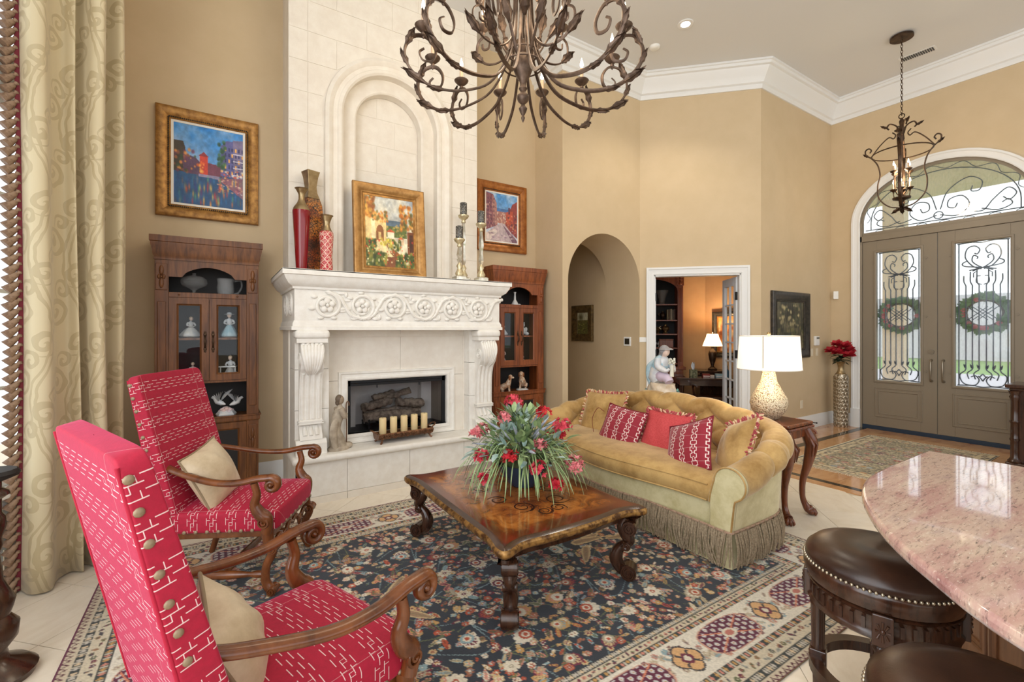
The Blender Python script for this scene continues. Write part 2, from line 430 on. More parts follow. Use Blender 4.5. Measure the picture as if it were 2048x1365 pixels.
baseb('baseboard_office', [(*off(0), 0), off(.1)])
baseb('baseboard_short', [(*off(1.51), 0), (6.449, YS), (XE, YS), (XE, 3.2)])
baseb('baseboard_entry', [(XE, 1.14, 0), (XE, -3)])
baseb('baseboard_hall', [(XO - .012, 7.4, 0), (XO - .012, 5.37)])
wq = lambda t: tuple((WM @ Vector((t, 0, 0)))[:2])
b = B(); b.sweep([(-q[0], q[1]) for q in BASE], [(*wq(0), 0), wq(2.3), (p2.x, -3.5)][::1]); bo = struct(b.obj('baseboard_window', WHITE, smooth=30))
b = B(); b.sweep([(0, .36), (.02, .36), (.03, .39), (.03, .43), (.015, .45), (0, .45)], [(*wq(0), 0), wq(2.3)]); struct(b.obj('trim_5', WHITE, smooth=30))
CAS = [(0, 0), (0, .016), (.012, .022), (.03, .018), (.05, .022), (.075, .026), (.085, .035), (.11, .035), (.11, 0)]
VM = Matrix(((1, 0, 0, 0), (0, 0, -1, 0), (0, 1, 0, 0), (0, 0, 0, 1)))     # xy sketch -> wall plane, thickness towards -y
b = B(); b.sweep(CAS, [(U0, 0, 0), (U0, UH), (U1, UH), (U1, 0)], M=OM @ VM); struct(b.obj('trim_2', WHITE, smooth=30))
b = B()
for a in ((U0 - .001, U0 + .02, 0, UH), (U1 - .02, U1 + .001, 0, UH), (U0, U1, UH - .02, UH + .001)): b.box(a[0], a[1], .0, .145, a[2], a[3], OM)
struct(b.obj('trim_3', WHITE, smooth=0))
EM = Matrix(((0, 0, -1, XE), (-1, 0, 0, DC), (0, 1, 0, 0), (0, 0, 0, 1)))   # sketch x to the left as seen from inside -> -Y
ep = [(-.925, 0, 0)] + [(x, z) for x, z in arc(0, 3.25, .925, .715, 28)] + [(.925, 0)]
b = B(); b.sweep([(p[0], p[1]) for p in CAS], ep, M=EM); struct(b.obj('trim_4', WHITE, smooth=30))
b = B(); b.box(-1.045, -.92, 0, .30, 0, .045, EM); b.box(.92, 1.045, 0, .30, 0, .045, EM); struct(b.obj('trim_6', WHITE, smooth=0, bevel=.004))
# chimney breast: coursed limestone with a double-stepped arched recess
chim = thing('wall_chimney', None, None, kind='structure')
CL, CR, CY = .562, 2.612, 4.83
AX, SP, R1, R2, R3 = 1.575, 3.76, .69, .515, .365
def archring(r, z0): return [(AX - r, z0)] + arc(AX, SP, r, r, 36) + [(AX + r, z0)]
b = B()
b.prism([(CL, 0), (AX - R2, 0)] + archring(R2, 2.0)[0:] + [(AX + R2, 0), (CR, 0), (CR, ZC), (CL, ZC)], CY + .001, CY + .09, 'y')
b.prism([(CL, 0), (AX - R3, 0)] + archring(R3, 2.0) + [(AX + R3, 0), (CR, 0), (CR, ZC), (CL, ZC)], CY + .09, CY + .2, 'y')
b.box(CL, CR, CY + .2, YB, 0, ZC)
b.obj('stone_core', STONE, chim, smooth=30)
def ring(r_in, r_out, y0, name, prof):
    b = B(); pts = archring(r_in, 2.08)
    b.sweep(prof, [(pts[0][0], pts[0][1], 0)] + [p for p in pts[1:]], M=Matrix.Translation((0, y0, 0)) @ VM)
    return b.obj(name, STONE, chim, smooth=35)
w1 = R1 - R2
ring(R2 - .004, R1, CY, 'arch_moulding', [(0, -.09), (0, .02), (.02, .035), (.05, .03), (.06, .018), (w1 * .55, .018), (w1 * .62, .03), (w1 * .8, .045), (w1, .03), (w1, -.012)])
w2 = R2 - R3
ring(R3 - .004, R2 - .006, CY + .09, 'arch_moulding', [(0, -.1), (0, .004), (.015, .016), (.04, .016), (.055, .008), (w2, .008), (w2, -.01)])
def block(x0, x1, z0, z1, y, ch=0, inner=False):
    g = .003; n = 9; xs = [x0 + g + (x1 - x0 - 2 * g) * k / (n - 1) for k in range(n)]
    lo, hi = [], []
    for x in xs:
        a, c = z0 + g, z1 - g; d = abs(x - AX); r = R3 if inner else R1
        zc = SP + math.sqrt(max(0, r * r - d * d)) if d < r else (-9 if not inner else -9)
        if inner: c = min(c, zc - .004)
        elif d < r: a = max(a, zc + .004)
        if c - a > .015: lo.append((x, a)); hi.append((x, c))
    if len(lo) < 2: return
    if lo[-1][0] - lo[0][0] < .03: return
    flat = all(abs(p[1] - lo[0][1]) < 1e-6 for p in lo) and all(abs(p[1] - hi[0][1]) < 1e-6 for p in hi)
    if flat: lo, hi = [lo[0], lo[-1]], [hi[0], hi[-1]]
    b = B(); b.prism(lo + hi[::-1], y - .004, y + .012, 'y'); b.obj('stone_block', STONE, chim, 0)
z = 2.08; k = 0
while z < ZC - .01:
    z1 = min(z + .30, ZC)
    edges = [CL, CL + .17] if k % 2 == 0 else [CL, CL + .17]
    q = [CL + .17, AX - R1] if z1 < SP else None
    if q:
        block(CL, CL + .17, z, z1, CY); block(CL + .17, AX - R1 - .002, z, z1, CY)
        block(AX + R1 + .002, CR - .17, z, z1, CY); block(CR - .17, CR, z, z1, CY)
    else:
        xs = [CL, CL + .17] + [CL + .17 + .27 * (k % 2) + .57 * i for i in range(0 if k % 2 == 0 else 0, 5)]
        xs = sorted(set(round(v, 3) for v in xs if v < CR - .2)) + [CR - .17, CR]
        for i in range(len(xs) - 1):
            if xs[i + 1] - xs[i] > .02: block(xs[i], xs[i + 1], z, z1, CY)
    for a, c in ((AX - R3, AX - R3 + .25 + .2 * (k % 2)), (AX - R3 + .25 + .2 * (k % 2), AX + R3)):
        if z < SP + R3: block(a + .001, c - .001, z, z1, CY + .2, inner=True)
    z = z1; k += 1
# outdoors beyond the doors
GRASS = noisy('lawn', srgb(96, 136, 62), srgb(140, 170, 84), 3, .9); CONC = plain('porch_stone', srgb(214, 206, 192), .8)
b = B(); b.box(XE + .2, 60, -30, 40, -.16, -.04); struct(b.obj('ground_outside', GRASS, smooth=0))
b = B(); b.box(XE + .2, XE + 3.2, -1, 5, -.04, -.005); struct(b.obj('floor_porch', CONC, smooth=0))
b = B(); b.box(XE + 2.9, XE + 3.15, 3.4, 3.75, 0, 4.2); b.box(XE + 2.9, XE + 3.15, .5, .85, 0, 4.2); b.box(XE + .2, XE + 3.3, -1.2, 5.2, 4.2, 4.4); b.box(XE + .2, XE + .3, 3.62, 5.2, 0, 4.2)
struct(b.obj('wall_porch', plain('porch_stucco', srgb(222, 200, 168), .85), smooth=0))
b = B(); b.box(XE + 9, XE + 14, -25, 35, -.05, -.02); struct(b.obj('floor_street', plain('street_paving', srgb(190, 186, 188), .9), smooth=0))
b = B(); b.box(XE + 24, XE + 24.4, -25, 40, 0, 3.4); struct(b.obj('wall_street', plain('pale_mauve_stucco', srgb(206, 198, 206), .9), smooth=0))
def part(b, name, mat, root, **k):
    """world-coordinate builder -> child of an unrotated thing"""
    o = b.obj(name, mat, root, **k); o.data.transform(Matrix.Translation(-root.location)); return o
# ---------------------------------------------------------------- fireplace
fp = thing('fireplace', 'carved white limestone fireplace with scroll corbels and raised hearth', 'fireplace', (CX + .01, 4.6, 0))
FX = CX + .01
b = B(); b.box(.575, 2.625, 4.375, CY + .01, 0, .37); part(b, 'hearth_core', STONE, fp, smooth=0)
for x0, x1 in ((.56, 1.0), (1.0, 1.6), (1.6, 2.2), (2.2, 2.64)):
    b = B(); b.box(x0 + .002, x1 - .002, 4.36, 4.39, .065, .37); part(b, 'hearth_block', STONE2, fp, smooth=0)
    b = B(); b.box(x0 + .002, x1 - .002, 4.352, 4.39, 0, .062); part(b, 'base_strip', STONE, fp, smooth=0)
b = B(); b.box(.558, .578, 4.36, CY, 0, .37); part(b, 'hearth_block', STONE2, fp, smooth=0)
b = B(); b.box(.53, 2.67, 4.31, 4.72, .37, .43); part(b, 'hearth_slab', STONE2, fp, bevel=.026, seg=4)
OX0, OX1, OZ0, OZ1, SY = 1.067, 2.123, .523, 1.051, 4.64
for x0, x1, z0, z1 in ((.82, OX0, .43, 1.055), (OX1, 2.38, .43, 1.055), (.82, FX, 1.058, 1.56), (FX, 2.38, 1.058, 1.56), (OX0, OX1, .43, OZ0)):
    b = B(); b.box(x0 + .0015, x1 - .0015, SY, CY + .01, z0, z1); part(b, 'surround_slab', STONE, fp, smooth=0)
TR = [(0, -.05), (0, .008), (.012, .02), (.03, .02), (.04, .012), (.06, .012), (.072, .022), (.088, .022), (.092, 0)]
b = B(); b.sweep([(-p[0], p[1]) for p in TR], [(OX0, OZ0, 0), (OX1, OZ0), (OX1, OZ1), (OX0, OZ1)], True, Matrix.Translation((0, SY, 0)) @ VM); part(b, 'firebox_trim', STONE2, fp, smooth=35)
b = B(); b.sweep([(0, 0), (0, .008), (.008, .012), (.016, .008), (.022, .004), (.03, 0)], [(.875, .43, 0), (.875, 1.48), (2.325, 1.48), (2.325, .43)], False, Matrix.Translation((0, SY, 0)) @ VM); part(b, 'panel_moulding', STONE, fp, smooth=35)
def corbel(xc):
    for z0, z1 in ((.43, .82), (.824, 1.19), (1.194, 1.56)):
        q = B(); q.box(xc - .125, xc + .165 if xc < FX else xc + .125, 4.50, CY + .01, z0, z1)
        if xc > FX: q = B(); q.box(xc - .165, xc + .125, 4.50, CY + .01, z0, z1)
        part(q, 'pier_block', STONE2, fp, smooth=0)
    prof = bez([(4.37, 1.435), (4.345, 1.38), (4.335, 1.30), (4.36, 1.215), (4.41, 1.15), (4.44, 1.05), (4.452, .92), (4.455, .80), (4.45, .745)], 5)
    b = B(); b.prism(prof + [(4.435, .735), (4.435, .70), (4.47, .69), (4.455, .64), (4.425, .60), (4.41, .565), (4.51, .565), (4.51, 1.435)], xc - .095, xc + .095, 'x')
    c = part(b, 'corbel', STONE2, fp, smooth=40)
    up = [p for p in prof if p[1] > 1.16]; dn = [p for p in prof if p[1] <= 1.17]
    for k in range(4):
        q = B(); x = xc - .07 + .14 * k / 3; q.tube([(x, p[0] + .004, p[1]) for p in dn], .017, 8); o = part(q, 'flute', STONE2, fp); 
    for k in range(-3, 4):      # acanthus leaf over the scroll
        q = B(); n = len(up)
        q.tube([(xc + k * .028 * (1 - .75 * (i / n) ** 2), p[0] - .002 - .008 * math.sin(PI * i / n), p[1] - .004 * abs(k)) for i, p in enumerate(up)], [.006 + .014 * math.sin(PI * min(1, .15 + .85 * i / n)) for i in range(n)], 8)
        part(q, 'acanthus_lobe', STONE2, fp)
    for k in range(5):
        q = B(); q.ball((xc - .075 + .0375 * k, 4.36, 1.425), (.018, .016, .014), 10, 6); part(q, 'bead', STONE2, fp)
    for s in (-1, 1):
        q = B(); q.tube([(xc + s * .097, y, z) for y, z in spiral((4.405, 1.29), .06, .008, 0, 4.6 * PI, 40)], [.01 - .006 * i / 40 for i in range(41)], 6); part(q, 'volute', STONE2, fp)
    for k in range(3):
        q = B(); q.tube([(xc - .05 + .05 * k, 4.468, .685), (xc - .05 + .05 * k, 4.45, .635), (xc - .05 + .05 * k, 4.425, .60)], [.012, .022, .018], 8); part(q, 'foot_lobe', STONE2, fp)
    q = B(); q.box(xc - .105, xc + .105, 4.43, 4.51, .70, .712); q.box(xc - .105, xc + .105, 4.43, 4.51, .72, .732); part(q, 'fillet', STONE2, fp, smooth=0)
    q = B(); q.prism([(4.39, .43), (4.39, .53), (4.42, .565), (4.51, .565), (4.51, .43)], xc - .13, xc + .13, 'x'); part(q, 'plinth', STONE2, fp, smooth=0, bevel=.004)
    q = B(); q.box(xc - .145, xc + .145, 4.325, 4.51, 1.475, 1.553); part(q, 'abacus', STONE2, fp, bevel=.03, seg=4)
    q = B(); q.box(xc - .13, xc + .13, 4.345, 4.51, 1.437, 1.477); part(q, 'abacus', STONE2, fp, smooth=0, bevel=.004)
corbel(.70); corbel(2.50)
FL, FR, FY = .552, 2.652, 4.37
b = B(); b.box(FL + .004, FR - .004, FY + .004, YB - .001, 1.552, 2.0); part(b, 'frieze_panel', STONE2, fp, smooth=0)
pth = lambda z: [(FL, YB - .001, z), (FL, FY), (FR, FY), (FR, YB - .001)]
b = B(); b.sweep([(0, 0), (-.022, 0), (-.022, .03), (-.012, .036), (-.012, .06), (-.004, .075), (0, .085)], pth(1.552)); part(b, 'frieze_moulding', STONE2, fp, smooth=30)
b = B(); b.sweep([(0, 0), (-.012, 0), (-.014, .02), (-.03, .03), (-.05, .045), (-.078, .09), (-.085, .115), (-.1, .12), (-.1, .165), (0, .165)], pth(1.915)); part(b, 'mantel_cornice', STONE2, fp, smooth=30)
b = B(); b.box(FL - .1, FR + .1, FY - .1, YB - .001, 2.07, 2.083)
for s in (1.06, 2.15): pass
part(b, 'mantel_shelf', STONE2, fp, smooth=0, bevel=.003)
# carved rinceau: six blossoms in scrolling vines
def carve(xc, up, w=.155):
    b = B(); zc = 1.775; sg = 1 if up else -1; y = FY - .003
    sp = spiral((xc, zc), .118, .045, PI * .5 * sg + (0 if up else 0), PI * .5 * sg - sg * 3.4 * PI / 1, 46)
    b.tube([(p[0], y, p[1]) for p in sp[:34]], [.018 - .007 * i / 46 for i in range(34)], 8)
    for k in range(5):
        a = 2 * PI * k / 5 + .3; b.ball((xc + .042 * math.cos(a), y - .006, zc + .042 * math.sin(a)), (.03, .022, .03), 10, 7)
    b.ball((xc, y - .026, zc), (.017, .014, .017), 8, 6)
    for k in range(7):
        a = PI * (.3 + .28 * k) * sg + PI * .5; q = Vector((xc + .135 * math.cos(a), y, zc + .125 * math.sin(a)))
        if abs(q.z - zc) < .135: b.ball(q, (.03, .014, .016), 8, 6)
    part(b, 'carved_blossom', STONE2, fp)
    b = B(); x1 = xc + .31
    b.tube([(p[0], y, p[1]) for p in bez([(xc, zc + .118 * sg), (xc + .10, zc + .085 * sg), (xc + .155, zc), (x1 - .10, zc - .085 * sg), (x1, zc - .118 * sg)], 8)], .017, 8)
    for t, s2 in ((.1, 1), (.21, -1)):
        b.ball((xc + t + .03, y, zc + .115 * s2 * sg), (.04, .012, .016), 8, 5); b.ball((xc + t + .065, y, zc + .10 * s2 * sg), (.016, .012, .026), 8, 5)
        b.ball((xc + .155 + .02 * s2, y, zc + .05 * s2), (.03, .009, .014), 8, 5)
    part(b, 'carved_vine', STONE2, fp)
for k in range(6): carve(.825 + .31 * k, k % 2 == 0)
for s, x in ((-1, FL), (1, FR)):    # end returns
    for k in range(2):
        q = B(); yy = 4.58 + .32 * k; zc = 1.775
        q.tube([(x, yy + p[0], zc + p[1]) for p in spiral((0, 0), .118, .03, 0, 3.6 * PI, 40)], .012, 7)
        for j in range(5):
            a = 2 * PI * j / 5; q.ball((x, yy + .03 * math.cos(a), zc + .03 * math.sin(a)), (.012, .022, .022), 8, 5)
        part(q, 'carved_blossom', STONE2, fp)
# firebox
FBRICK = Mat('firebrick', srgb(150, 132, 112), .9)
br = FBRICK.nt.nodes.new('ShaderNodeTexBrick'); br.inputs['Scale'].default_value = 9; br.inputs['Mortar Size'].default_value = .03
br.inputs['Color1'].default_value = (*srgb(150, 136, 118), 1); br.inputs['Color2'].default_value = (*srgb(134, 120, 103), 1); br.inputs['Mortar'].default_value = (*srgb(88, 80, 70), 1)
FBRICK.nt.links.new(FBRICK.scaled((1, 1, 1), 'Generated'), br.inputs['Vector']); FBRICK.set('Base Color', br.outputs[0]); FBRICK = FBRICK.m
def quadpart(name, vs, m): b = B(); b.add(vs, [(0, 1, 2, 3)]); return part(b, name, m, fp, smooth=0)
BX0, BX1, BY = OX0 + .1, OX1 - .1, 5.12
quadpart('firebox_back', [(BX0, BY, OZ0), (BX1, BY, OZ0), (BX1, BY, OZ1), (BX0, BY, OZ1)], FBRICK)
quadpart('firebox_side', [(OX0 + .02, SY + .05, OZ0), (BX0, BY, OZ0), (BX0, BY, OZ1), (OX0 + .02, SY + .05, OZ1)], FBRICK)
quadpart('firebox_side', [(OX1 - .02, SY + .05, OZ0), (OX1 - .02, SY + .05, OZ1), (BX1, BY, OZ1), (BX1, BY, OZ0)], FBRICK)
quadpart('firebox_floor', [(OX0, SY, OZ0 + .012), (OX1, SY, OZ0 + .012), (BX1, BY, OZ0 + .012), (BX0, BY, OZ0 + .012)], BLACKMETAL)
quadpart('firebox_top', [(OX0, SY, OZ1 - .03), (OX1, SY, OZ1 - .03), (BX1, BY, OZ1 - .03), (BX0, BY, OZ1 - .03)], BLACKMETAL)
b = B()
for a in ((OX0, OX0 + .035, OZ0, OZ1), (OX1 - .04, OX1, OZ0, OZ1), (OX0, OX1, OZ1 - .06, OZ1)): b.box(a[0], a[1], SY + .03, SY + .05, a[2], a[3])
part(b, 'metal_surround', BLACKMETAL, fp, smooth=0, bevel=.002)
for x in (OX0 + .3, OX1 - .3):
    b = B(); b.box(x - .004, x + .004, SY + .035, SY + .045, OZ1 - .09, OZ1 - .06); part(b, 'door_pull', BLACKMETAL, fp, smooth=0)
b = B(); b.box(OX0 + .035, OX1 - .04, SY + .038, SY + .041, OZ0, OZ1 - .06); part(b, 'glass_door', glass('smoked_glass', (.82, .83, .86), .012, .02), fp, smooth=0)
LOG = noisy('charred_log', srgb(100, 84, 70), srgb(168, 148, 126), 22, .95, bump=.6, bscale=40, stretch=(1, 1, 1))
lg = thing('gas_logs', 'stack of charred ceramic logs on grate inside firebox', 'logs', (FX, 4.9, OZ0 + .012))
for x0, y0, z0, x1, y1, z1, r in ((-.33, -.08, .1, .3, -.06, .1, .055), (-.3, .06, .11, .33, .05, .12, .06), (-.32, -.03, .2, -.02, .04, .24, .048), (.05, .02, .22, .33, -.06, .2, .05), (-.12, .05, .26, .2, .0, .34, .038), (-.22, -.02, .29, .02, .06, .33, .032)):
    b = B(); n = 9
    b.tube([(x0 + (x1 - x0) * i / n, y0 + (y1 - y0) * i / n + random.uniform(-.012, .012), z0 + (z1 - z0) * i / n + random.uniform(-.01, .01)) for i in range(n + 1)], [r * random.uniform(.8, 1.1) for i in range(n + 1)], 9); b.obj('log', LOG, lg, 60)
b = B()
for k in range(6): b.box(-.3 + .12 * k, -.285 + .12 * k, -.15, .12, .03, .045)
for x in (-.3, .3): b.box(x, x + .015, -.15, -.135, 0, .09); b.box(x, x + .015, .1, .115, 0, .05)
b.obj('grate', BLACKMETAL, lg, 0)
# ---------------------------------------------------------------- paintings
def fbm(h, w, sc, seed=0, oct=4):
    g = np.random.default_rng(seed); out = np.zeros((h, w)); amp = 1; tot = 0
    for o in range(oct):
        n = max(2, int(sc * 2 ** o)); m = g.random((n + 2, n + 2))
        yy = np.linspace(0, n - .001, h); xx = np.linspace(0, n - .001, w); y0 = yy.astype(int); x0 = xx.astype(int)
        fy = (yy - y0)[:, None]; fx = (xx - x0)[None]; fy = fy * fy * (3 - 2 * fy); fx = fx * fx * (3 - 2 * fx)
        out += amp * ((m[y0][:, x0] * (1 - fx) + m[y0][:, x0 + 1] * fx) * (1 - fy) + (m[y0 + 1][:, x0] * (1 - fx) + m[y0 + 1][:, x0 + 1] * fx) * fy); tot += amp; amp *= .55
    return out / tot
class Pic:
    def __init__(s, w, h, top, bot):
        s.w, s.h = w, h; s.y, s.x = np.mgrid[0:h, 0:w]; s.y = s.y / h; s.x = s.x / w
        t = s.y[..., None]; s.a = np.array(top) / 255 * (1 - t) + np.array(bot) / 255 * t; s.g = np.random.default_rng(3)
    def put(s, m, c, al=1.):
        m = np.clip(m, 0, 1)[..., None] * al; s.a = s.a * (1 - m) + np.array(c) / 255 * m; return s
    def rect(s, x0, y0, x1, y1, c, al=1.): return s.put(((s.x > x0) & (s.x < x1) & (s.y > y0) & (s.y < y1)).astype(float), c, al)
    def poly(s, P, c, al=1.):
        m = np.zeros_like(s.x, bool)
        for i in range(len(P)):
            (x0, y0), (x1, y1) = P[i], P[i - 1]
            m ^= ((y0 > s.y) != (y1 > s.y)) & (s.x < (x1 - x0) * (s.y - y0) / (y1 - y0 + 1e-9) + x0)
        return s.put(m.astype(float), c, al)
    def dabs(s, n, x0, y0, x1, y1, cols, r=(.01, .03), asp=1.):
        for k in range(n):
            cx, cy, q = s.g.uniform(x0, x1), s.g.uniform(y0, y1), s.g.uniform(*r); c = cols[s.g.integers(len(cols))]
            s.put(np.exp(-(((s.x - cx) / q) ** 2 + ((s.y - cy) / (q * asp)) ** 2) ** 2), c, .85)
        return s
    def grain(s, amt=.12, sc=14):
        n = fbm(s.h, s.w, sc, 5, 4) - .5; s.a = np.clip(s.a * (1 + amt * 3 * n[..., None]) + amt * .25 * (s.g.random((s.h, s.w, 1)) - .5), 0, 1); return s.a
def pic_canal():
    p = Pic(130, 150, (40, 130, 210), (170, 190, 225))
    p.put(fbm(150, 130, 4, 1) * 1.6 - .6, (225, 215, 225), .7).rect(0, .56, 1, 1, (40, 84, 130))
    p.poly([(0, .22), (.13, .22), (.16, .3), (.16, .6), (0, .6)], (70, 58, 44)).poly([(.13, .36), (.3, .4), (.42, .5), (.42, .62), (.13, .6)], (96, 66, 92)).dabs(40, 0, .3, .3, .6, [(60, 80, 50), (150, 90, 60), (230, 150, 70), (110, 60, 90)], (.01, .03))
    p.rect(.36, .36, .47, .62, (206, 66, 46)).poly([(.34, .37), (.415, .31), (.49, .37)], (150, 50, 52)).dabs(14, .33, .44, .42, .58, [(250, 180, 80), (240, 110, 50)], (.01, .025))
    p.poly([(.47, .44), (.66, .46), (.68, .6), (.47, .6)], (120, 62, 82))
    p.poly([(.66, .2), (.74, .12), (1, .1), (1, .6), (.66, .58)], (96, 96, 152)).poly([(.84, .1), (1, .08), (1, .58), (.86, .58)], (126, 116, 150))
    for i in range(6):
        for j in range(5): p.rect(.72 + .05 * i, .2 + .075 * j, .745 + .05 * i, .25 + .075 * j, (58, 60, 108) if (i + j) % 3 else (240, 180, 90))
    for j in range(4): p.rect(.84, .27 + .09 * j, 1, .285 + .09 * j, (205, 200, 220))
    p.dabs(30, .62, .14, .74, .5, [(48, 92, 56), (70, 112, 66), (40, 70, 50)], (.012, .03)).dabs(40, .66, .5, 1, .62, [(250, 190, 110), (220, 90, 60), (245, 230, 215), (150, 70, 100)], (.008, .022), .7)
    p.poly([(.6, .62), (1, .58), (1, .86), (.8, .74)], (140, 92, 110)).dabs(60, .62, .62, 1, .8, [(222, 170, 140), (190, 110, 110), (240, 220, 210), (110, 70, 90)], (.01, .025), .5)
    p.poly([(.34, .6), (.64, .6), (.64, .635), (.34, .63)], (150, 140, 170))
    for k in range(90):
        cx = p.g.uniform(.0, 1); c = [(230, 110, 50), (240, 190, 90), (190, 60, 60), (90, 170, 120), (60, 60, 130), (40, 110, 170)][p.g.integers(6)]
        cy = p.g.uniform(.64, .98); p.put(np.exp(-(((p.x - cx) / .012) ** 2 + ((p.y - cy) / .045) ** 2)), c, .75 if .15 < cx < .9 else .3)
    return p.grain(.12, 18)
def pic_street():
    p = Pic(110, 140, (70, 140, 205), (214, 214, 226)); p.put(fbm(140, 110, 4, 8) * 2 - .8, (238, 238, 240), .8)
    p.rect(.3, .3, .72, .4, (80, 120, 175)).rect(.3, .37, .75, .62, (170, 120, 110)).dabs(70, .3, .38, .75, .62, [(205, 165, 140), (150, 92, 92), (190, 120, 100), (225, 205, 190)], (.01, .025))
    p.poly([(0, 0), (.22, .03), (.33, .2), (.36, .66), (0, .78)], (140, 88, 96)).poly([(.2, .04), (.33, .2), (.36, .64), (.22, .68)], (178, 128, 118))
    for i in range(3):
        for j in range(7): p.rect(.05 + .09 * i, .1 + .085 * j, .08 + .09 * i, .145 + .085 * j, (92, 60, 80))
    p.poly([(.84, .18), (1, .1), (1, .9), (.6, .68), (.62, .5)], (150, 72, 68)).poly([(.64, .36), (.86, .32), (.86, .62), (.62, .62)], (190, 88, 66))
    p.rect(.7, .26, .76, .4, (110, 70, 90)).dabs(50, .62, .4, 1, .8, [(120, 62, 80), (210, 130, 90), (90, 60, 70), (225, 190, 160)], (.01, .025)).dabs(50, 0, .2, .3, .75, [(205, 165, 150), (110, 70, 90), (165, 110, 110)], (.01, .025))
    p.poly([(.25, .7), (.48, .6), (.58, .62), (.98, .93), (.9, 1), (0, 1), (0, .86)], (196, 176, 178)).poly([(.5, .62), (1, .95), (1, 1), (.84, 1)], (128, 96, 112)).poly([(0, .84), (.3, .74), (.36, .8), (.1, 1), (0, 1)], (226, 208, 200))
    p.dabs(40, .1, .72, .9, 1, [(150, 120, 140), (236, 222, 214), (176, 146, 150)], (.015, .05), .3)
    return p.grain(.12, 18)
def pic_garden():
    p = Pic(130, 170, (170, 180, 190), (226, 205, 160)); p.put(fbm(170, 130, 3, 4) * 2 - .7, (245, 232, 200), .9)
    p.rect(.35, .32, .8, .42, (92, 112, 128)).rect(.3, .4, .85, .56, (96, 108, 52)).dabs(50, .4, .38, .85, .55, [(120, 130, 60), (70, 90, 50), (190, 160, 90)], (.015, .03), .6)
    p.poly([(.0, .24), (.12, .2), (.42, .28), (.42, .62), (0, .66)], (236, 205, 140)).poly([(.12, .2), (.2, .2), (.2, .62), (.12, .64)], (250, 228, 175))
    m = ((((p.x - .29) / .075) ** 2 < 1) & (p.y > .5 - .1 * np.sqrt(np.clip(1 - ((p.x - .29) / .075) ** 2, 0, 1))) & (p.y < .62)).astype(float); p.put(m, (150, 92, 46)).rect(.26, .5, .31, .61, (228, 190, 120))
    p.poly([(.42, .49), (.5, .44), (.6, .49)], (200, 92, 52)).rect(.44, .49, .58, .6, (240, 222, 190)).poly([(.64, .58), (.72, .55), (.8, .58)], (205, 105, 60)).rect(.66, .58, .78, .66, (226, 190, 150))
    p.rect(.86, .46, 1, .8, (126, 70, 36)).rect(.9, .5, .97, .76, (74, 42, 30))
    p.poly([(.22, .63), (.36, .62), (.62, .86), (.5, 1), (.2, 1), (.08, .8)], (236, 214, 160)).poly([(.36, .62), (.8, .86), (.74, .96), (.5, .8)], (150, 92, 50)).poly([(.2, .86), (.7, .84), (.8, 1), (.1, 1)], (130, 76, 44))
    dk = [(70, 84, 34), (104, 116, 44), (48, 62, 30), (150, 140, 60)]
    p.dabs(70, 0, .0, .18, .3, [(200, 120, 40), (228, 168, 70), (150, 84, 36), (110, 96, 40)], (.02, .045)).dabs(60, .72, .08, 1, .45, [(196, 110, 36), (230, 160, 60), (130, 82, 34), (90, 88, 36)], (.02, .045)).dabs(50, .15, .2, .45, .36, [(206, 110, 40), (232, 170, 80), (120, 110, 50)], (.015, .03))
    p.dabs(80, 0, .62, .2, .85, dk, (.02, .04)).dabs(90, .0, .8, .4, 1, dk, (.02, .045)).dabs(90, .62, .8, 1, 1, dk, (.02, .045)).dabs(60, .45, .6, .7, .76, dk + [(225, 215, 170)], (.015, .03)).dabs(50, 0, .6, 1, .98, [(214, 60, 40), (236, 110, 50)], (.008, .018)).dabs(30, 0, .68, 1, .98, [(250, 232, 180)], (.008, .016)).dabs(26, .3, .6, .52, .7, [(240, 215, 90), (190, 170, 60)], (.012, .025))
    p.a = np.where((((p.x > .66) & (p.x < .8)) | (p.x < .1))[..., None] & False, p.a, p.a); return p.grain(.14, 18)
def pic_dark():
    p = Pic(90, 100, (60, 58, 46), (54, 52, 34)); p.put(fbm(100, 90, 4, 9) * 2.2 - .9, (150, 138, 104), .8).dabs(60, 0, .5, 1, 1, [(78, 80, 40), (40, 42, 26), (110, 104, 60)], (.02, .06), .7)
    for k in range(7): p.put(np.exp(-((p.x - .15 - .12 * k - .06 * np.sin(p.y * 5 + k)) / .012) ** 2) * (p.y < .7), (36, 34, 26), .8)
    p.dabs(40, .1, .05, .9, .5, [(160, 148, 110), (60, 66, 44), (190, 176, 130)], (.02, .05)); return p.grain(.15, 14)
def pic_field():
    p = Pic(70, 80, (190, 188, 160), (212, 206, 176)); p.rect(0, .36, 1, 1, (92, 90, 44)).dabs(40, 0, .34, 1, .46, [(70, 66, 44), (120, 100, 60)], (.02, .05), .5).dabs(80, 0, .45, 1, 1, [(110, 108, 52), (62, 60, 32), (160, 150, 80)], (.02, .07), .4).put(np.exp(-((p.x - .3) / .2) ** 2 - ((p.y - .22) / .16) ** 2), (70, 66, 40), .9); return p.grain(.12, 12)
def pic_office():
    p = Pic(50, 70, (206, 130, 70), (150, 76, 40)); p.dabs(50, 0, 0, 1, 1, [(232, 170, 100), (120, 60, 40), (196, 150, 110), (220, 200, 170)], (.04, .12)); return p.grain(.12, 10)
CANVAS = Mat('oil_canvas', (.5, .5, .5), .45); CANVAS.set('Base Color', CANVAS.attr()); CANVAS.bump(CANVAS.noise(140, 3), .1, .003); CANVAS = CANVAS.m
GOLD = noisy('gilt_frame', srgb(126, 86, 40), srgb(176, 128, 66), 20, .38, .55)
GOLD2 = noisy('bright_gilt', srgb(146, 104, 54), srgb(182, 138, 80), 16, .38, .5)
GOLD3 = noisy('red_gilt', srgb(140, 80, 32), srgb(178, 112, 52), 16, .35, .45)
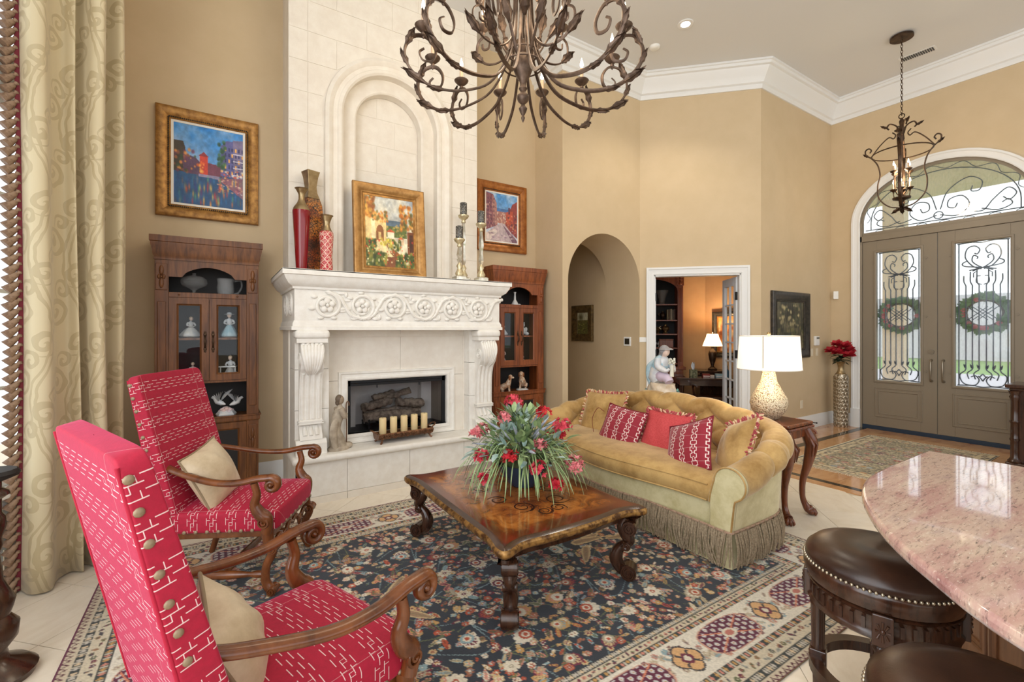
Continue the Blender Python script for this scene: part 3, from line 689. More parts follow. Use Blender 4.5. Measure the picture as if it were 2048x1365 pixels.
OLDGOLD = noisy('aged_gilt', srgb(72, 56, 32), srgb(118, 94, 54), 20, .45, .4)
BLACKFR = noisy('black_frame', srgb(34, 30, 26), srgb(66, 58, 48), 20, .35, .2)
MATW = plain('white_mat', srgb(236, 230, 220), .8)
def painting(label, w, h, loc, img, fw, m, rotz=0, tilt=0, mat=0, liner=None, rope=False):
    """w,h = outer frame size; hangs in local xz facing -y"""
    t = thing('framed_painting', label, 'painting', loc, rotz)
    c = Matrix.Rotation(tilt, 4, 'X')
    rect = [(-w / 2 + fw, fw - h / 2), (-w / 2 + fw, h / 2 - fw), (w / 2 - fw, h / 2 - fw), (w / 2 - fw, fw - h / 2)]
    P = [(0, 0), (0, .018), (.08 * fw, .024), (.2 * fw, .02), (.3 * fw, .026), (.62 * fw, .045), (.85 * fw, .05), (.95 * fw, .045), (fw, .03), (fw, 0)]
    b = B(); b.sweep(P, [(rect[0][0], rect[0][1], 0)] + rect[1:], True, VM); o = b.obj('frame', m, t, 35, rot=(tilt, 0, 0))
    if rope:
        b = B(); q = fw * .16; R2_ = [(x + (-q if x < 0 else q), 0, z + (-q if z < 0 else q)) for x, z in rect]
        for i in range(4):
            a, e = Vector(R2_[i]), Vector(R2_[(i + 1) % 4]); n = int((e - a).length / .016)
            for k in range(n): b.ball(a.lerp(e, (k + .5) / n) + Vector((0, -.026, 0)), (.007, .006, .007), 6, 4)
        b.obj('bead_trim', liner or BLACKFR, t, 60, rot=(tilt, 0, 0))
    iw, ih = w - 2 * fw, h - 2 * fw
    if mat:
        b = B(); P = [(-mat, 0), (-mat, .012), (0, .014), (0, 0)]
        b.sweep(P, [(rect[0][0], rect[0][1], 0)] + rect[1:], True, VM); b.obj('liner', MATW if liner is None or rope else liner, t, 0, rot=(tilt, 0, 0)); iw -= 2 * mat; ih -= 2 * mat
    o = colgrid('canvas', img, iw, ih, CANVAS, t, rot=(tilt, 0, 0)); o.data.transform(Matrix.Translation((0, -.008, 0)))
    b = B(); b.box(-w / 2 + .01, w / 2 - .01, -.005, .004, -h / 2 + .01, h / 2 - .01); b.obj('backing', BLACKFR, t, 0, rot=(tilt, 0, 0))
    return t
painting('gilt framed canal town at dusk hanging above the left cabinet', .825, 1.02, (-.075, YB - .005, 3.12), pic_canal(), .115, GOLD, mat=.02, rope=True)
painting('gilt framed sunny village street hanging above the right cabinet', .78, .93, (3.23, YB - .005, 3.075), pic_street(), .125, GOLD3, mat=.018, rope=True)
painting('gilt framed garden path with stone arch leaning on the mantel', .76, .985, (1.51, 4.71, 2.083 + .49), pic_garden(), .105, GOLD2, tilt=R(-5), mat=.02, liner=GOLD)
painting('dark framed woodland scene on the tan wall behind the lamp', 1.09, 1.0, (7.24, YS - .005, 1.625), pic_dark(), .15, BLACKFR, rope=True)
painting('small aged gilt landscape hanging inside the arched hallway', .52, .615, (XO - .02, 5.91, 1.67), pic_field(), .125, OLDGOLD, rotz=R(-90))
# ---------------------------------------------------------------- display cabinets
DENIM = plain('grey_panel_back', srgb(74, 84, 90), .5)
def cabinet(label, x, m):
    t = thing('display_cabinet', label, 'cabinet', (x, 4.95, 0), 0, 'carved display cabinets beside the fireplace'); W = .392; D = .325
    for s in (-1, 1):
        b = B(); b.box(min(s * W, s * (W - .02)), max(s * W, s * (W - .02)), .03, D, 0, 2.17); b.obj('side_panel', m, t, 0)
    b = B(); b.box(-W, W, D - .012, D, 0, 2.17); b.obj('back_panel', BLACKWOOD, t, 0)
    for z in (.08, .745, 1.09, 1.845, 2.165):
        b = B(); b.box(-W + .02, W - .02, .012, D - .012, z - .02, z); b.obj('shelf_board', m, t, 0)
    b = B(); b.box(-.29, .29, .05, D - .02, 1.462, 1.48); b.obj('shelf', m, t, 0)
    b = B(); b.sweep([(0, 0), (.004, 0), (.004, .03), (.012, .045), (.014, .075), (.026, .125), (.028, .15), (.034, .155), (.034, .205), (0, .205)], [(W, D, 2.165), (W, 0), (-W, 0), (-W, D)]); b.obj('cornice', m, t, 30)
    b = B(); b.box(-W - .032, W + .032, -.032, D, 2.36, 2.372); b.obj('cornice_top', m, t, 0)
    for s in (-1, 1):
        xc = s * .343
        b = B(); b.box(xc - .049, xc + .049, .004, .04, 0, 2.165); p = b.obj('pilaster', m, t, 0, bevel=.003)
        b = B(); b.box(xc - .04, xc + .04, -.006, .01, 1.9, 2.13); b.obj('carved_block', m, p, 0, bevel=.004)
        b = B()
        for dz, hz in ((.055, .045), (-.055, .045)): b.ball((xc, -.008, 2.015 + dz), (.017, .012, hz), 10, 7)
        for dx in (-.017, .017): b.ball((xc + dx, -.008, 2.015), (.012, .012, .022), 8, 6)
        b.ball((xc, -.012, 2.015), .011, 8, 6); b.obj('rosette', m, p, 60)
        b = B(); b.box(xc - .03, xc + .03, -.008, .01, .84, 1.8); b.obj('column_panel', m, p, 0, bevel=.006)
        b = B(); b.box(xc - .036, xc + .036, -.006, .01, .42, .66); b.obj('carved_block', m, p, 0, bevel=.004)
        b = B(); b.ball((xc, -.006, .58), (.014, .01, .05), 8, 6); b.ball((xc, -.006, .49), (.014, .01, .05), 8, 6)
        for dx in (-.016, .016): b.ball((xc + dx, -.006, .535), (.01, .01, .02), 8, 6)
        b.obj('rosette', m, p, 60)
        b = B(); b.box(xc - .03, xc + .03, -.006, .01, .1, .39); b.obj('column_panel', m, p, 0, bevel=.006)
    b = B(); b.prism([(-.294, 2.165), (-.294, 2.02), (-.2, 2.02)] + [(-.2 + .4 * k / 14, 2.03 + .085 * math.sin(PI * k / 14) ** .7) for k in range(1, 14)] + [(.2, 2.02), (.294, 2.02), (.294, 2.165)], .006, .03, 'y'); b.obj('arched_valance', m, t, 30)
    b = B(); b.box(-.294, .294, .0, .03, 1.84, 1.885); r = b.obj('rail', m, t, 0, bevel=.003)
    for dx in (-.22, .22): q = B(); q.ball((dx, -.004, 1.863), .008, 8, 6); q.obj('peg', m, r, 60)
    b = B(); b.sweep([(0, 0), (.004, 0), (.012, .012), (.012, .045), (.02, .05), (.02, .062), (0, .062)], [(W, D, .70), (W, 0), (-W, 0), (-W, D)]); b.obj('waist_moulding', m, t, 30)
    b = B(); b.sweep([(0, 0), (.02, 0), (.02, .07), (.008, .09), (0, .09)], [(W, D, 0), (W, 0), (-W, 0), (-W, D)]); b.obj('base_moulding', m, t, 30)
    def door(x0, x1, z0, z1, fr, pane, handle):
        d = B(); d.sweep([(0, 0), (0, .008), (.008, .012), (.014, .02), (fr, .02), (fr, 0)], [(x0 + fr, z0 + fr, 0), (x0 + fr, z1 - fr), (x1 - fr, z1 - fr), (x1 - fr, z0 + fr)], True, Matrix.Translation((0, .022, 0)) @ VM)
        d = d.obj('door', m, t, 35)
        q = B(); q.box(x0 + fr - .004, x1 - fr + .004, .014, .018, z0 + fr - .004, z1 - fr + .004); q.obj('pane', pane, d, 0)
        if handle:
            hx = x1 - .028 if x1 <= .001 else x0 + .028; zc = (z0 + z1) / 2 - .02
            q = B()
            for dz, rr in ((.085, .009), (.065, .013), (.045, .009), (-.045, .009), (-.065, .013), (-.085, .009)): q.ball((hx, -.002, zc + dz), (rr, .005, rr * 1.3), 8, 6)
            q.tube([(hx, -.002, zc + .055), (hx, -.026, zc + .03), (hx, -.03, zc), (hx, -.026, zc - .03), (hx, -.002, zc - .055)], [.005, .006, .009, .006, .005], 8); q.obj('handle', BRONZE, d, 60)
    for x0, x1 in ((-.292, -.002), (.002, .292)): door(x0, x1, 1.093, 1.838, .068, GLASS, True); door(x0, x1, .1, .695, .07, BLACKWOOD, False)
    return t
cabinet('dark walnut display cabinet behind the far red chair', -.073, WOOD_CAB)
cabinet('reddish cherry display cabinet between the fireplace and the archway', 3.31, WOOD_CHERRY)
# ---------------------------------------------------------------- small figures
HAIR = plain('glazed_hair', srgb(196, 176, 148), .3); SKIN = plain('glazed_skin', srgb(232, 206, 190), .3); GREYHAIR = plain('grey_headscarf', srgb(150, 148, 150), .35)
PEDW = plain('figure_base', srgb(92, 62, 40), .4)
def figure(name, label, loc, h, skirt=PORC, top=PORC, rot=0, hat=False, base=True, lean=.05, wide=.34, group='porcelain figures in the cabinets', extra=None):
    t = thing(name, label, 'figurine', loc, rot, group); k = h
    z0 = .05 * k if base else 0
    if base: b = B(); b.lathe([(.0, 0), (.30 * k, 0), (.30 * k, .03 * k), (.27 * k, z0)], 18); b.obj('base', PEDW, t)
    b = B(); b.lathe([(wide * .9 * k, z0), (wide * k, z0 + .05 * k), (wide * .82 * k, .22 * k), (wide * .5 * k, .4 * k), (.085 * k, .5 * k)], 20, sy=.8, fn=lambda a, z: 1 + .1 * math.sin(7 * a + 3 * z / k)); b.obj('skirt', skirt, t, 60)
    b = B(); b.lathe([(.08 * k, .47 * k), (.085 * k, .55 * k), (.12 * k, .66 * k), (.11 * k, .72 * k), (.04 * k, .76 * k), (.035 * k, .8 * k)], 14, sy=.75); b.obj('torso', top, t, 60)
    for s in (-1, 1):
        b = B(); b.tube(bez([(s * .105 * k, 0, .7 * k), (s * .17 * k, -.05 * k, .58 * k), (s * .05 * k, -.15 * k, .52 * k)], 4), [.045 * k] * 3 + [.035 * k] * 3 + [.025 * k] * 3, 7); b.obj('arm', top, t, 60)
    b = B(); b.ball((0, -lean * k, .87 * k), (.075 * k, .08 * k, .09 * k), 12, 9); b.ball((0, -(lean + .075) * k, .86 * k), .014 * k, 6, 5); b.obj('head', SKIN, t, 60)
    b = B(); b.ball((0, (.018 - lean) * k, .895 * k), (.088 * k, .085 * k, .085 * k), 12, 8)
    if hat: b.lathe([(.17 * k, .915 * k), (.175 * k, .925 * k), (.09 * k, .935 * k), (.08 * k, .99 * k), (.03 * k, 1.01 * k)], 16, (0, -lean * k, 0))
    else: b.ball((0, (.07 - lean) * k, .94 * k), .045 * k, 8, 6)
    b.obj('bonnet' if hat else 'hair', PORC if hat else HAIR, t, 60)
    return t
yc = 5.1
figure('porcelain_figurine', 'white porcelain lady seated with a cradle, upper left cabinet pane', (-.215, yc, 1.48), .20, rot=.4, wide=.42)
figure('porcelain_figurine', 'porcelain girl in a wide bonnet, upper right cabinet pane', (.085, yc, 1.48), .24, PORC_BLUE, PORC, hat=True, wide=.3)
figure('porcelain_figurine', 'small pink porcelain lady behind the lower left cabinet pane', (-.2, yc, 1.09), .17, PORC_PINK, PORC_PINK, wide=.4)
f = figure('porcelain_figurine', 'porcelain girl leaning at a small table, lower right cabinet pane', (.095, yc, 1.09), .225, PORC, PORC, wide=.3, rot=-.3)
b = B(); b.box(-.07, .07, -.1, -.05, .115, .125); [b.box(x, x + .008, -.08, -.07, 0, .115) for x in (-.065, .057)]; b.obj('table', PORC, f, 0)
def bird(t, loc, rz, h, m):
    M = Matrix.Translation(loc) @ Matrix.Rotation(rz, 4, 'Z')
    b = B(); b.tube([M @ Vector(p) for p in ((-.09 * h, 0, 0), (-.03 * h, 0, .02 * h), (.04 * h, 0, .05 * h), (.09 * h, 0, .11 * h), (.12 * h, 0, .12 * h), (.15 * h, 0, .11 * h))], [.012 * h, .04 * h, .05 * h, .03 * h, .028 * h, .004 * h], 9)
    b.obj('body', m, t, 60)
    for s in (-1, 1):
        b = B()
        for k in range(5): b.leaf(M @ Vector((0, s * .03 * h, .06 * h)), M.to_3x3() @ Vector((-.5 + .14 * k, s * .55, .9 - .1 * k)), M.to_3x3() @ Vector((1, 0, 0)), (.26 - .015 * k) * h, .02 * h, .1, 4)
        b.obj('wing', m, t, 60)
dv = thing('dove_figurine', 'white porcelain doves taking off from a pink rose, open shelf of left cabinet', 'figurine', (.06, 5.06, .745))
b = B(); b.lathe([(.075, 0), (.085, .02), (.06, .05), (.03, .06)], 14, fn=lambda a, z: 1 + .15 * math.sin(5 * a)); b.obj('base', PORC, dv, 60)
b = B()
for k in range(11): a = k * 2.4; b.ball((.012 * k ** .5 * math.cos(a) * 1.3, -.01 + .012 * k ** .5 * math.sin(a), .075 - .003 * k), (.022, .02, .016), 8, 6)
b.obj('rose', PORC_PINK, dv, 60)
bird(dv, (-.05, 0, .11), 2.6, .55, PORC); bird(dv, (.07, 0, .1), .3, .5, PORC)
# glass on the top shelf of the left cabinet
cp = thing('glass_compote', 'round lidded glass compote on the top shelf of left cabinet', 'compote', (-.19, 5.08, 1.845))
b = B(); b.lathe([(.06, 0), (.062, .006), (.03, .02), (.012, .05), (.016, .07), (.035, .085), (.09, .11), (.105, .14), (.1, .15)], 24); b.obj('bowl', CRYSTAL, cp, 60)
b = B(); b.lathe([(.104, .152), (.1, .17), (.07, .195), (.03, .205), (.012, .21), (.018, .225), (.0, .235)], 24); b.obj('lid', CRYSTAL, cp, 60)
pt = thing('glass_pitcher', 'cut glass pitcher on the top shelf of left cabinet', 'pitcher', (.055, 5.08, 1.845))
b = B(); b.lathe([(.06, 0), (.066, .01), (.062, .03), (.07, .1), (.064, .15), (.072, .19), (.07, .19), (.06, .15), (.066, .1), (.058, .03), (.0, .012)], 24, fn=lambda a, z: 1 + .03 * math.cos(12 * a)); b.obj('body', CRYSTAL, pt, 60)
b = B(); b.tube(bez([(.066, 0, .17), (.12, 0, .175), (.13, 0, .12), (.1, 0, .06), (.066, 0, .05)], 5), .009, 8); b.obj('handle', CRYSTAL, pt, 60)
# right cabinet contents
sw = thing('porcelain_bud_vase', 'white long necked bud vase on the top shelf of right cabinet', 'vase', (3.32, 5.08, 1.845)); b = B(); b.lathe([(.03, 0), (.05, .015), (.055, .04), (.04, .07), (.016, .11), (.012, .19), (.02, .215), (.012, .21)], 18); b.obj('body', PORC, sw, 60)
b = B(); b.ball((.07, 0, .03), (.03, .03, .03), 10, 8); b.obj('blossom', PORC, sw, 60)
figure('porcelain_figurine', 'pale porcelain dancer behind the upper left pane of cherry cabinet', (3.13, yc, 1.48), .2, PORC, PORC, wide=.4)
tb_ = thing('teddy_figurine', 'white porcelain clown bear behind the upper right pane of cherry cabinet', 'figurine', (3.45, yc, 1.48))
b = B(); b.ball((0, 0, .06), (.05, .045, .06), 12, 9); [b.ball((s * .055, -.03, .025), (.028, .04, .025), 8, 6) for s in (-1, 1)]; [b.ball((s * .055, -.01, .08), (.022, .025, .035), 8, 6) for s in (-1, 1)]; b.obj('body', PORC, tb_, 60)
b = B(); b.ball((0, -.005, .14), (.036, .034, .034), 12, 9); [b.ball((s * .03, 0, .168), .013, 7, 6) for s in (-1, 1)]; b.obj('head', PORC, tb_, 60)
figure('porcelain_figurine', 'tall pink porcelain lady behind the lower left pane of cherry cabinet', (3.13, yc, 1.09), .26, PORC_PINK, PORC_PINK, wide=.26)
figure('porcelain_figurine', 'low pale porcelain lady behind the lower right pane of cherry cabinet', (3.44, yc, 1.09), .17, PORC, PORC_PINK, wide=.45, hat=True)
def dog(label, loc, rz, h, up):
    t = thing('dog_figurine', label, 'figurine', loc, rz, 'spaniel figurines')
    b = B(); hip = Vector((-.28 * h, 0, .22 * h)); ch = Vector((.12 * h, 0, (.5 if up else .42) * h)); nk = Vector((.2 * h, 0, .68 * h))
    b.tube([hip + Vector((-.12 * h, 0, -.06 * h)), hip, hip.lerp(ch, .5), ch, nk, nk + Vector((.03 * h, 0, .1 * h))], [.08 * h, .19 * h, .18 * h, .18 * h, .12 * h, .09 * h], 12)
    for s in (-1, 1):
        b.tube([hip + Vector((0, s * .12 * h, 0)), hip + Vector((.12 * h, s * .15 * h, -.1 * h)), hip + Vector((.02 * h, s * .14 * h, -.19 * h)), hip + Vector((.16 * h, s * .14 * h, -.2 * h))], [.13 * h, .1 * h, .05 * h, .04 * h], 8)
        e = Vector((.42 * h, s * .1 * h, .38 * h)) if up and s > 0 else Vector((.2 * h, s * .1 * h, .02 * h))
        b.tube([ch + Vector((.02 * h, s * .1 * h, -.05 * h)), ch.lerp(e, .5) + Vector((.02 * h, s * .02 * h, 0)), e, e + Vector((.05 * h, 0, -.01 * h))], [.08 * h, .06 * h, .045 * h, .04 * h], 8)
    b.tube([hip + Vector((-.1 * h, 0, -.1 * h)), hip + Vector((-.28 * h, .05 * h, -.12 * h)), hip + Vector((-.36 * h, .1 * h, -.02 * h))], [.06 * h, .06 * h, .02 * h], 7)
    b.obj('body', PORC_TAN, t, 60)
    b = B(); hc = nk + Vector((.06 * h, 0, .17 * h)); b.ball(hc, (.13 * h, .12 * h, .13 * h), 12, 9); b.ball(hc + Vector((.13 * h, 0, -.04 * h)), (.09 * h, .065 * h, .06 * h), 10, 7); b.obj('head', PORC_TAN, t, 60)
    b = B()
    for s in (-1, 1): b.ball(hc + Vector((-.02 * h, s * .13 * h, -.06 * h)), (.06 * h, .035 * h, .14 * h), 9, 7)
    b.obj('ears', plain('brown_glaze', srgb(150, 92, 52), .3), t, 60)
    b = B(); b.ball(hc + Vector((.21 * h, 0, -.02 * h)), .022 * h, 6, 5); [b.ball(hc + Vector((.1 * h, s * .06 * h, .04 * h)), .015 * h, 6, 5) for s in (-1, 1)]; b.obj('nose_and_eyes', BLACKMETAL, t, 60)
    return t
dog('tan and white spaniel sitting on the open shelf of cherry cabinet', (3.16, 5.05, .745), -.7, .23, False)
dog('tan and white spaniel rearing up on the open shelf of cherry cabinet', (3.42, 5.05, .77), -2.4, .24, True)
b = B(); b.lathe([(.08, 0), (.09, .01), (.07, .026), (0, .028)], 16, fn=lambda a, z: 1 + .1 * math.sin(4 * a)); o = b.obj('figurine_base', PORC, None, 60, loc=(3.42, 5.05, .745)); tag(o, 'low porcelain mound under the rearing spaniel', 'figurine base')
# ---------------------------------------------------------------- on the mantel
VASE_R = Mat('red_ribbed_glaze', srgb(128, 8, 22), .18, Coat_Weight=.4); VASE_R = VASE_R.m
PEWTER = noisy('antique_gold_metal', srgb(140, 118, 84), srgb(182, 160, 122), 12, .3, .8)
def vz(z): return z - 2.083
va = thing('ribbed_vase', 'tall tapering red ribbed vase with flared gold neck on mantel', 'vase', (.645, 4.6, 2.083)); va.scale = (1.18, 1.18, 1)
b = B(); b.lathe([(.036, 0), (.038, .01), (.064, .56), (.063, .575)], 40, fn=lambda a, z: 1 + .03 * abs(math.cos(9 * a))); b.obj('body', VASE_R, va, 60)
b = B(); b.lathe([(.064, .575), (.058, .60), (.032, .645), (.022, .68), (.022, .72), (.034, .76), (.05, .78), (.046, .78), (.02, .72)], 28); b.obj('neck', PEWTER, va, 60)
MOS = Mat('mosaic_pattern', (.3, .15, .05), .35); n1 = MOS.vor(46, feat='DISTANCE_TO_EDGE'); zz = MOS.xyz()[2]
MOS.set('Base Color', MOS.mix(n1.lt(.07), MOS.ramp(MOS.noise(5, 4), [(.3, srgb(54, 42, 30)), (.45, srgb(128, 62, 30)), (.55, srgb(190, 118, 50)), (.65, srgb(96, 86, 70))]), srgb(44, 32, 24))); MOS.bump(n1, .3, .004); MOS = MOS.m
vb = thing('square_vase', 'tallest square mosaic vase in brown and gold behind the red vases', 'vase', (.74, 4.71, 2.083), R(20)); vb.scale = (1.25, 1.25, 1)
def sqv(prof, fn=None):
    b = B(); n = len(prof); vs = []
    for r, z in prof: vs += [(r, r, z), (-r, r, z), (-r, -r, z), (r, -r, z)]
    b.add(vs, [(i * 4 + k, i * 4 + (k + 1) % 4, i * 4 + 4 + (k + 1) % 4, i * 4 + 4 + k) for i in range(n - 1) for k in range(4)] + [(0, 3, 2, 1), tuple(n * 4 - 4 + k for k in range(4))]); return b
sqv([(.045, 0), (.05, .02), (.058, .3), (.068, .55), (.062, .66), (.05, .72)]).obj('body', MOS, vb, 30, bevel=.006)
sqv([(.05, .72), (.036, .78), (.032, .84), (.04, .93), (.05, .985), (.044, .985), (.03, .86)]).obj('neck', PEWTER, vb, 30, bevel=.003)
LAT = Mat('red_lattice', srgb(186, 22, 44), .3); x_, y_, z_ = LAT.xyz()
q1 = ((x_ * 22 + z_ * 15).frac() - .5).abs(); q2 = ((x_ * 22 - z_ * 15).frac() - .5).abs(); dd = LAT.vor(60, feat='DISTANCE_TO_EDGE')
LAT.set('Base Color', LAT.mix(q1.lt(.07).mx(q2.lt(.07)).mx(dd.lt(.05)), srgb(186, 20, 42), srgb(226, 190, 172))); LAT = LAT.m
vc = thing('lattice_vase', 'shortest red vase with cream lattice pattern and gold neck on mantel', 'vase', (.855, 4.56, 2.083)); vc.scale = (1.1, 1.1, 1)
b = B(); b.lathe([(.05, 0), (.054, .01), (.046, .16), (.058, .36), (.056, .385), (.045, .40)], 28); b.obj('body', LAT, vc, 60)
b = B(); b.lathe([(.046, .40), (.03, .44), (.026, .47), (.04, .53), (.056, .55), (.05, .55), (.024, .47)], 28); b.obj('neck', PEWTER, vc, 60)
MERC = noisy('mercury_glass', srgb(226, 222, 210), srgb(180, 172, 152), 16, .14, .6)
CHAMP = noisy('champagne_leaf', srgb(192, 176, 138), srgb(222, 210, 176), 16, .25, .55)
CANDP = Mat('black_mosaic_candle', (.02, .02, .02), .35); vd = CANDP.vor(60, feat='DISTANCE_TO_EDGE'); CANDP.set('Base Color', CANDP.mix(vd.lt(.05), srgb(20, 22, 30), srgb(170, 164, 150))); CANDP = CANDP.m
def stick(label, clabel, x, y, h):
    t = thing('candlestick', label, 'candlestick', (x, y, 2.083), 0, 'mirrored candlesticks on the mantel')
    sqv([(.06, 0), (.06, .05), (.052, .056), (.045, .06)]).obj('foot', MERC, t, 30, bevel=.003)
    b = B(); b.lathe([(.04, .06), (.048, .085), (.03, .12), (.022, .14), (.034, .165), (.02, .19), (.018, .20)], 18); b.obj('lower_baluster', CHAMP, t, 60)
    b = B(); b.lathe([(.018, .20), (.032, .24), (.02, h * .52), (.026, h * .56), (.034, h * .62), (.018, h - .09)], 6); b.obj('faceted_stem', MERC, t, 20)
    b = B(); b.lathe([(.018, h - .09), (.026, h - .08), (.02, h - .055), (.05, h - .03), (.062, h - .01), (.06, h), (.0, h - .004)], 22); b.obj('drip_pan', CHAMP, t, 60)
    c = B(); c.lathe([(.038, 0), (.04, .005), (.04, .135), (.036, .14), (0, .136)], 20); c = c.obj('pillar_candle', CANDP, None, 60, loc=(x, y, 2.083 + h)); tag(c, clabel, 'candle', 'patterned candles on the candlesticks')
    w = B(); w.tube([(0, 0, .135), (0, 0, .15)], .0015, 5); w.obj('wick', BLACKMETAL, c)
stick('shortest mercury glass candlestick, front left of three on mantel', 'black patterned candle on the shortest candlestick', 2.20, 4.47, .46)
stick('tallest mercury glass candlestick, rear one of three on mantel', 'black patterned candle on the tallest candlestick', 2.315, 4.60, .76)
stick('medium mercury glass candlestick at right end of the mantel', 'black patterned candle on the rightmost mantel candlestick', 2.47, 4.47, .66)
# ---------------------------------------------------------------- on the hearth
TRAY = noisy('copper_bronze', srgb(84, 56, 38), srgb(138, 96, 66), 30, .4, .6)
tr = thing('candle_tray', 'footed bronze candle tray with embossed scallops on hearth', 'tray', (1.6, 4.53, .43), R(4)); hw = .29
b = B(); b.grid(lambda u, v: (lambda y, z: (hw * (2 * u - 1), y * (1 + .0 * u), z))(*[(-.075, .1), (-.088, .085), (-.07, .05), (-.04, .035), (.04, .035), (.07, .05), (.088, .085), (.075, .1), (.06, .085), (-.06, .085), (-.075, .1)][min(10, int(round(v * 10)))]), 12, 11); b.prism([(-.075, .1), (-.088, .085), (-.07, .05), (-.04, .035), (.04, .035), (.07, .05), (.088, .085), (.075, .1)], -hw - .004, -hw, 'x'); b.prism([(-.075, .1), (-.088, .085), (-.07, .05), (-.04, .035), (.04, .035), (.07, .05), (.088, .085), (.075, .1)], hw, hw + .004, 'x'); b.obj('trough', TRAY, tr, 50)
for k in range(9):
    b = B(); x = -.256 + .064 * k
    b.tube([(x + p[0], -.084 - .006 * (1 - abs(p[1]) / .03), .068 + p[1]) for p in spiral((0, 0), .028, .004, 0, 4 * PI, 24)], .0045, 6); b.obj('scallop', TRAY, tr, 60)
for x in (-.25, .25):
    for y in (-.055, .055): b = B(); b.tube([(x, y, .045), (x * 1.03, y * 1.2, .03), (x * 1.05, y * 1.3, .012), (x * 1.1, y * 1.5, .006)], [.012, .01, .008, .011], 8); b.obj('foot', TRAY, tr, 60)
for s in (-1, 1): b = B(); b.tube(bez([(s * .285, -.05, .095), (s * .33, -.04, .125), (s * .345, 0, .135), (s * .33, .04, .125), (s * .285, .05, .095)], 5), .008, 8); b.obj('handle', TRAY, tr, 60)
WAX = Mat('ivory_wax', srgb(232, 208, 158), .5, Subsurface_Weight=.3).m
for k, nm in enumerate(('leftmost', 'second from left', 'middle', 'fourth from left', 'rightmost')):
    c = B(); c.lathe([(.033, 0), (.035, .004), (.035, .155), (.032, .16), (.012, .156), (0, .155)], 22); M = tr.matrix_basis
    p = Matrix.Translation((1.6, 4.53, .43)) @ Matrix.Rotation(R(4), 4, 'Z') @ Vector((-.225 + .1125 * k, 0, .0855))
    c = c.obj('pillar_candle', WAX, None, 60, loc=p); tag(c, f'{nm} of five ivory pillar candles in the hearth tray', 'candle', 'ivory pillar candles'); q = B(); q.tube([(0, 0, .154), (.001, 0, .166)], .0015, 5); q.obj('wick', BLACKMETAL, c)
SH = noisy('weathered_resin', srgb(150, 136, 118), srgb(190, 176, 156), 12, .6)
sh = thing('shepherd_statue', 'slender carved shepherd statue with crook beside firebox', 'statue', (.945, 4.47, .43), R(15))
b = B(); pth_ = [(0, 0, 0), (-.01, 0, .1), (-.03, 0, .2), (-.01, 0, .3), (.012, 0, .36), (.014, 0, .40), (.01, 0, .425)]
b.tube(bez(pth_, 4), [.085, .08, .075, .072, .066, .06, .055, .05, .048, .048, .05, .052, .055, .056, .056, .055, .052, .05, .045, .035, .025, .022, .02, .02, .02], 12, flat=(1, .75)); b.obj('robe', SH, sh, 60)
b = B(); b.ball((.018, -.004, .465), (.032, .03, .042), 12, 9); b.obj('head', noisy('resin_face', srgb(140, 120, 98), srgb(170, 150, 126), 14, .6), sh, 60)
b = B(); b.ball((.008, .004, .472), (.036, .034, .044), 12, 9); b.ball((-.004, .01, .44), (.022, .026, .03), 10, 7); b.obj('hair', plain('resin_hair', srgb(104, 88, 72), .6), sh, 60)
for s in (-1, 1): b = B(); b.tube(bez([(.0, s * .045, .39), (.03, s * .055, .31), (.07, s * .015, .33)], 5), [.026] * 4 + [.022] * 4 + [.014] * 3, 8); b.obj('arm', SH, sh, 60)
b = B(); b.tube(bez([(.078, 0, 0.03), (.08, 0, .2), (.076, 0, .4), (.09, 0, .44), (.105, 0, .42), (.1, 0, .4)], 5), .006, 7); b.obj('crook', plain('resin_crook', srgb(112, 84, 62), .6), sh, 60)
b = B(); b.lathe([(.1, 0), (.105, .02), (.09, .035), (0, .04)], 16, sy=.7); b.ball((.09, 0, .03), (.05, .045, .03), 10, 7); b.obj('base', SH, sh, 60)
b = B(); b.tube(bez([(-.03, -.03, .3), (-.075, -.045, .18), (-.055, -.05, .06), (-.04, -.05, .01)], 5), [.02, .03, .034, .036, .036, .036, .036, .034, .03, .03, .03, .028, .026, .024, .022, .02], 8, flat=(1, .4)); b.obj('cloak_fold', SH, sh, 60)
# ---------------------------------------------------------------- upholstery materials
def stitched(name, s_expr, base, line, P=.105):
    m = Mat(name, base, .75, Sheen_Weight=.55, Sheen_Roughness=.3, Sheen_Tint=(1, .22, .45)); x, y, z = m.xyz()
    s, v = s_expr(x, y, z); w_ = ((v / P).frac() - .5) * P; out = None
    for k, row in enumerate((-.027, -.009, .009, .027)):
        ln = (w_ - row).abs().lt(.0014) * ((s / .068 + (0, .42, .0, .42)[k]).frac().lt(.62))
        out = ln if out is None else out.mx(ln)
    edge = s.abs().gt(.19)
    for o1, w0, w1 in ((.06, -.027, -.009), (.56, -.009, .009), (.06, .009, .027), (.3, -.009, .009)):
        cn = ((s / .068 + o1).frac() - .5).abs().lt(.016) * (w_ - (w0 + w1) / 2).abs().lt(.0095) * edge; out = out.mx(cn)
    fine = (s.abs() - .245).abs().lt(.0012); out = out.mx(fine * .35)
    n = m.noise(60, 3); base2 = m.ramp(n, [(.3, tuple(c * .82 for c in base)), (.7, base)])
    m.set('Base Color', m.mix(out * .75, base2, line)); m.bump(m.noise(220, 2), .12, .003); return m.m
RED = srgb(176, 13, 52)
F_BACK = stitched('red_stitched_back', lambda x, y, z: (y + x, z), RED, srgb(244, 226, 222))
F_SEAT = stitched('red_stitched_seat', lambda x, y, z: (y + (z - .45), x), RED, srgb(244, 226, 222))
NAIL = plain('antique_nail', srgb(150, 130, 104), .5, .35); PLAINRED = plain('plain_red_cord', RED, .7)
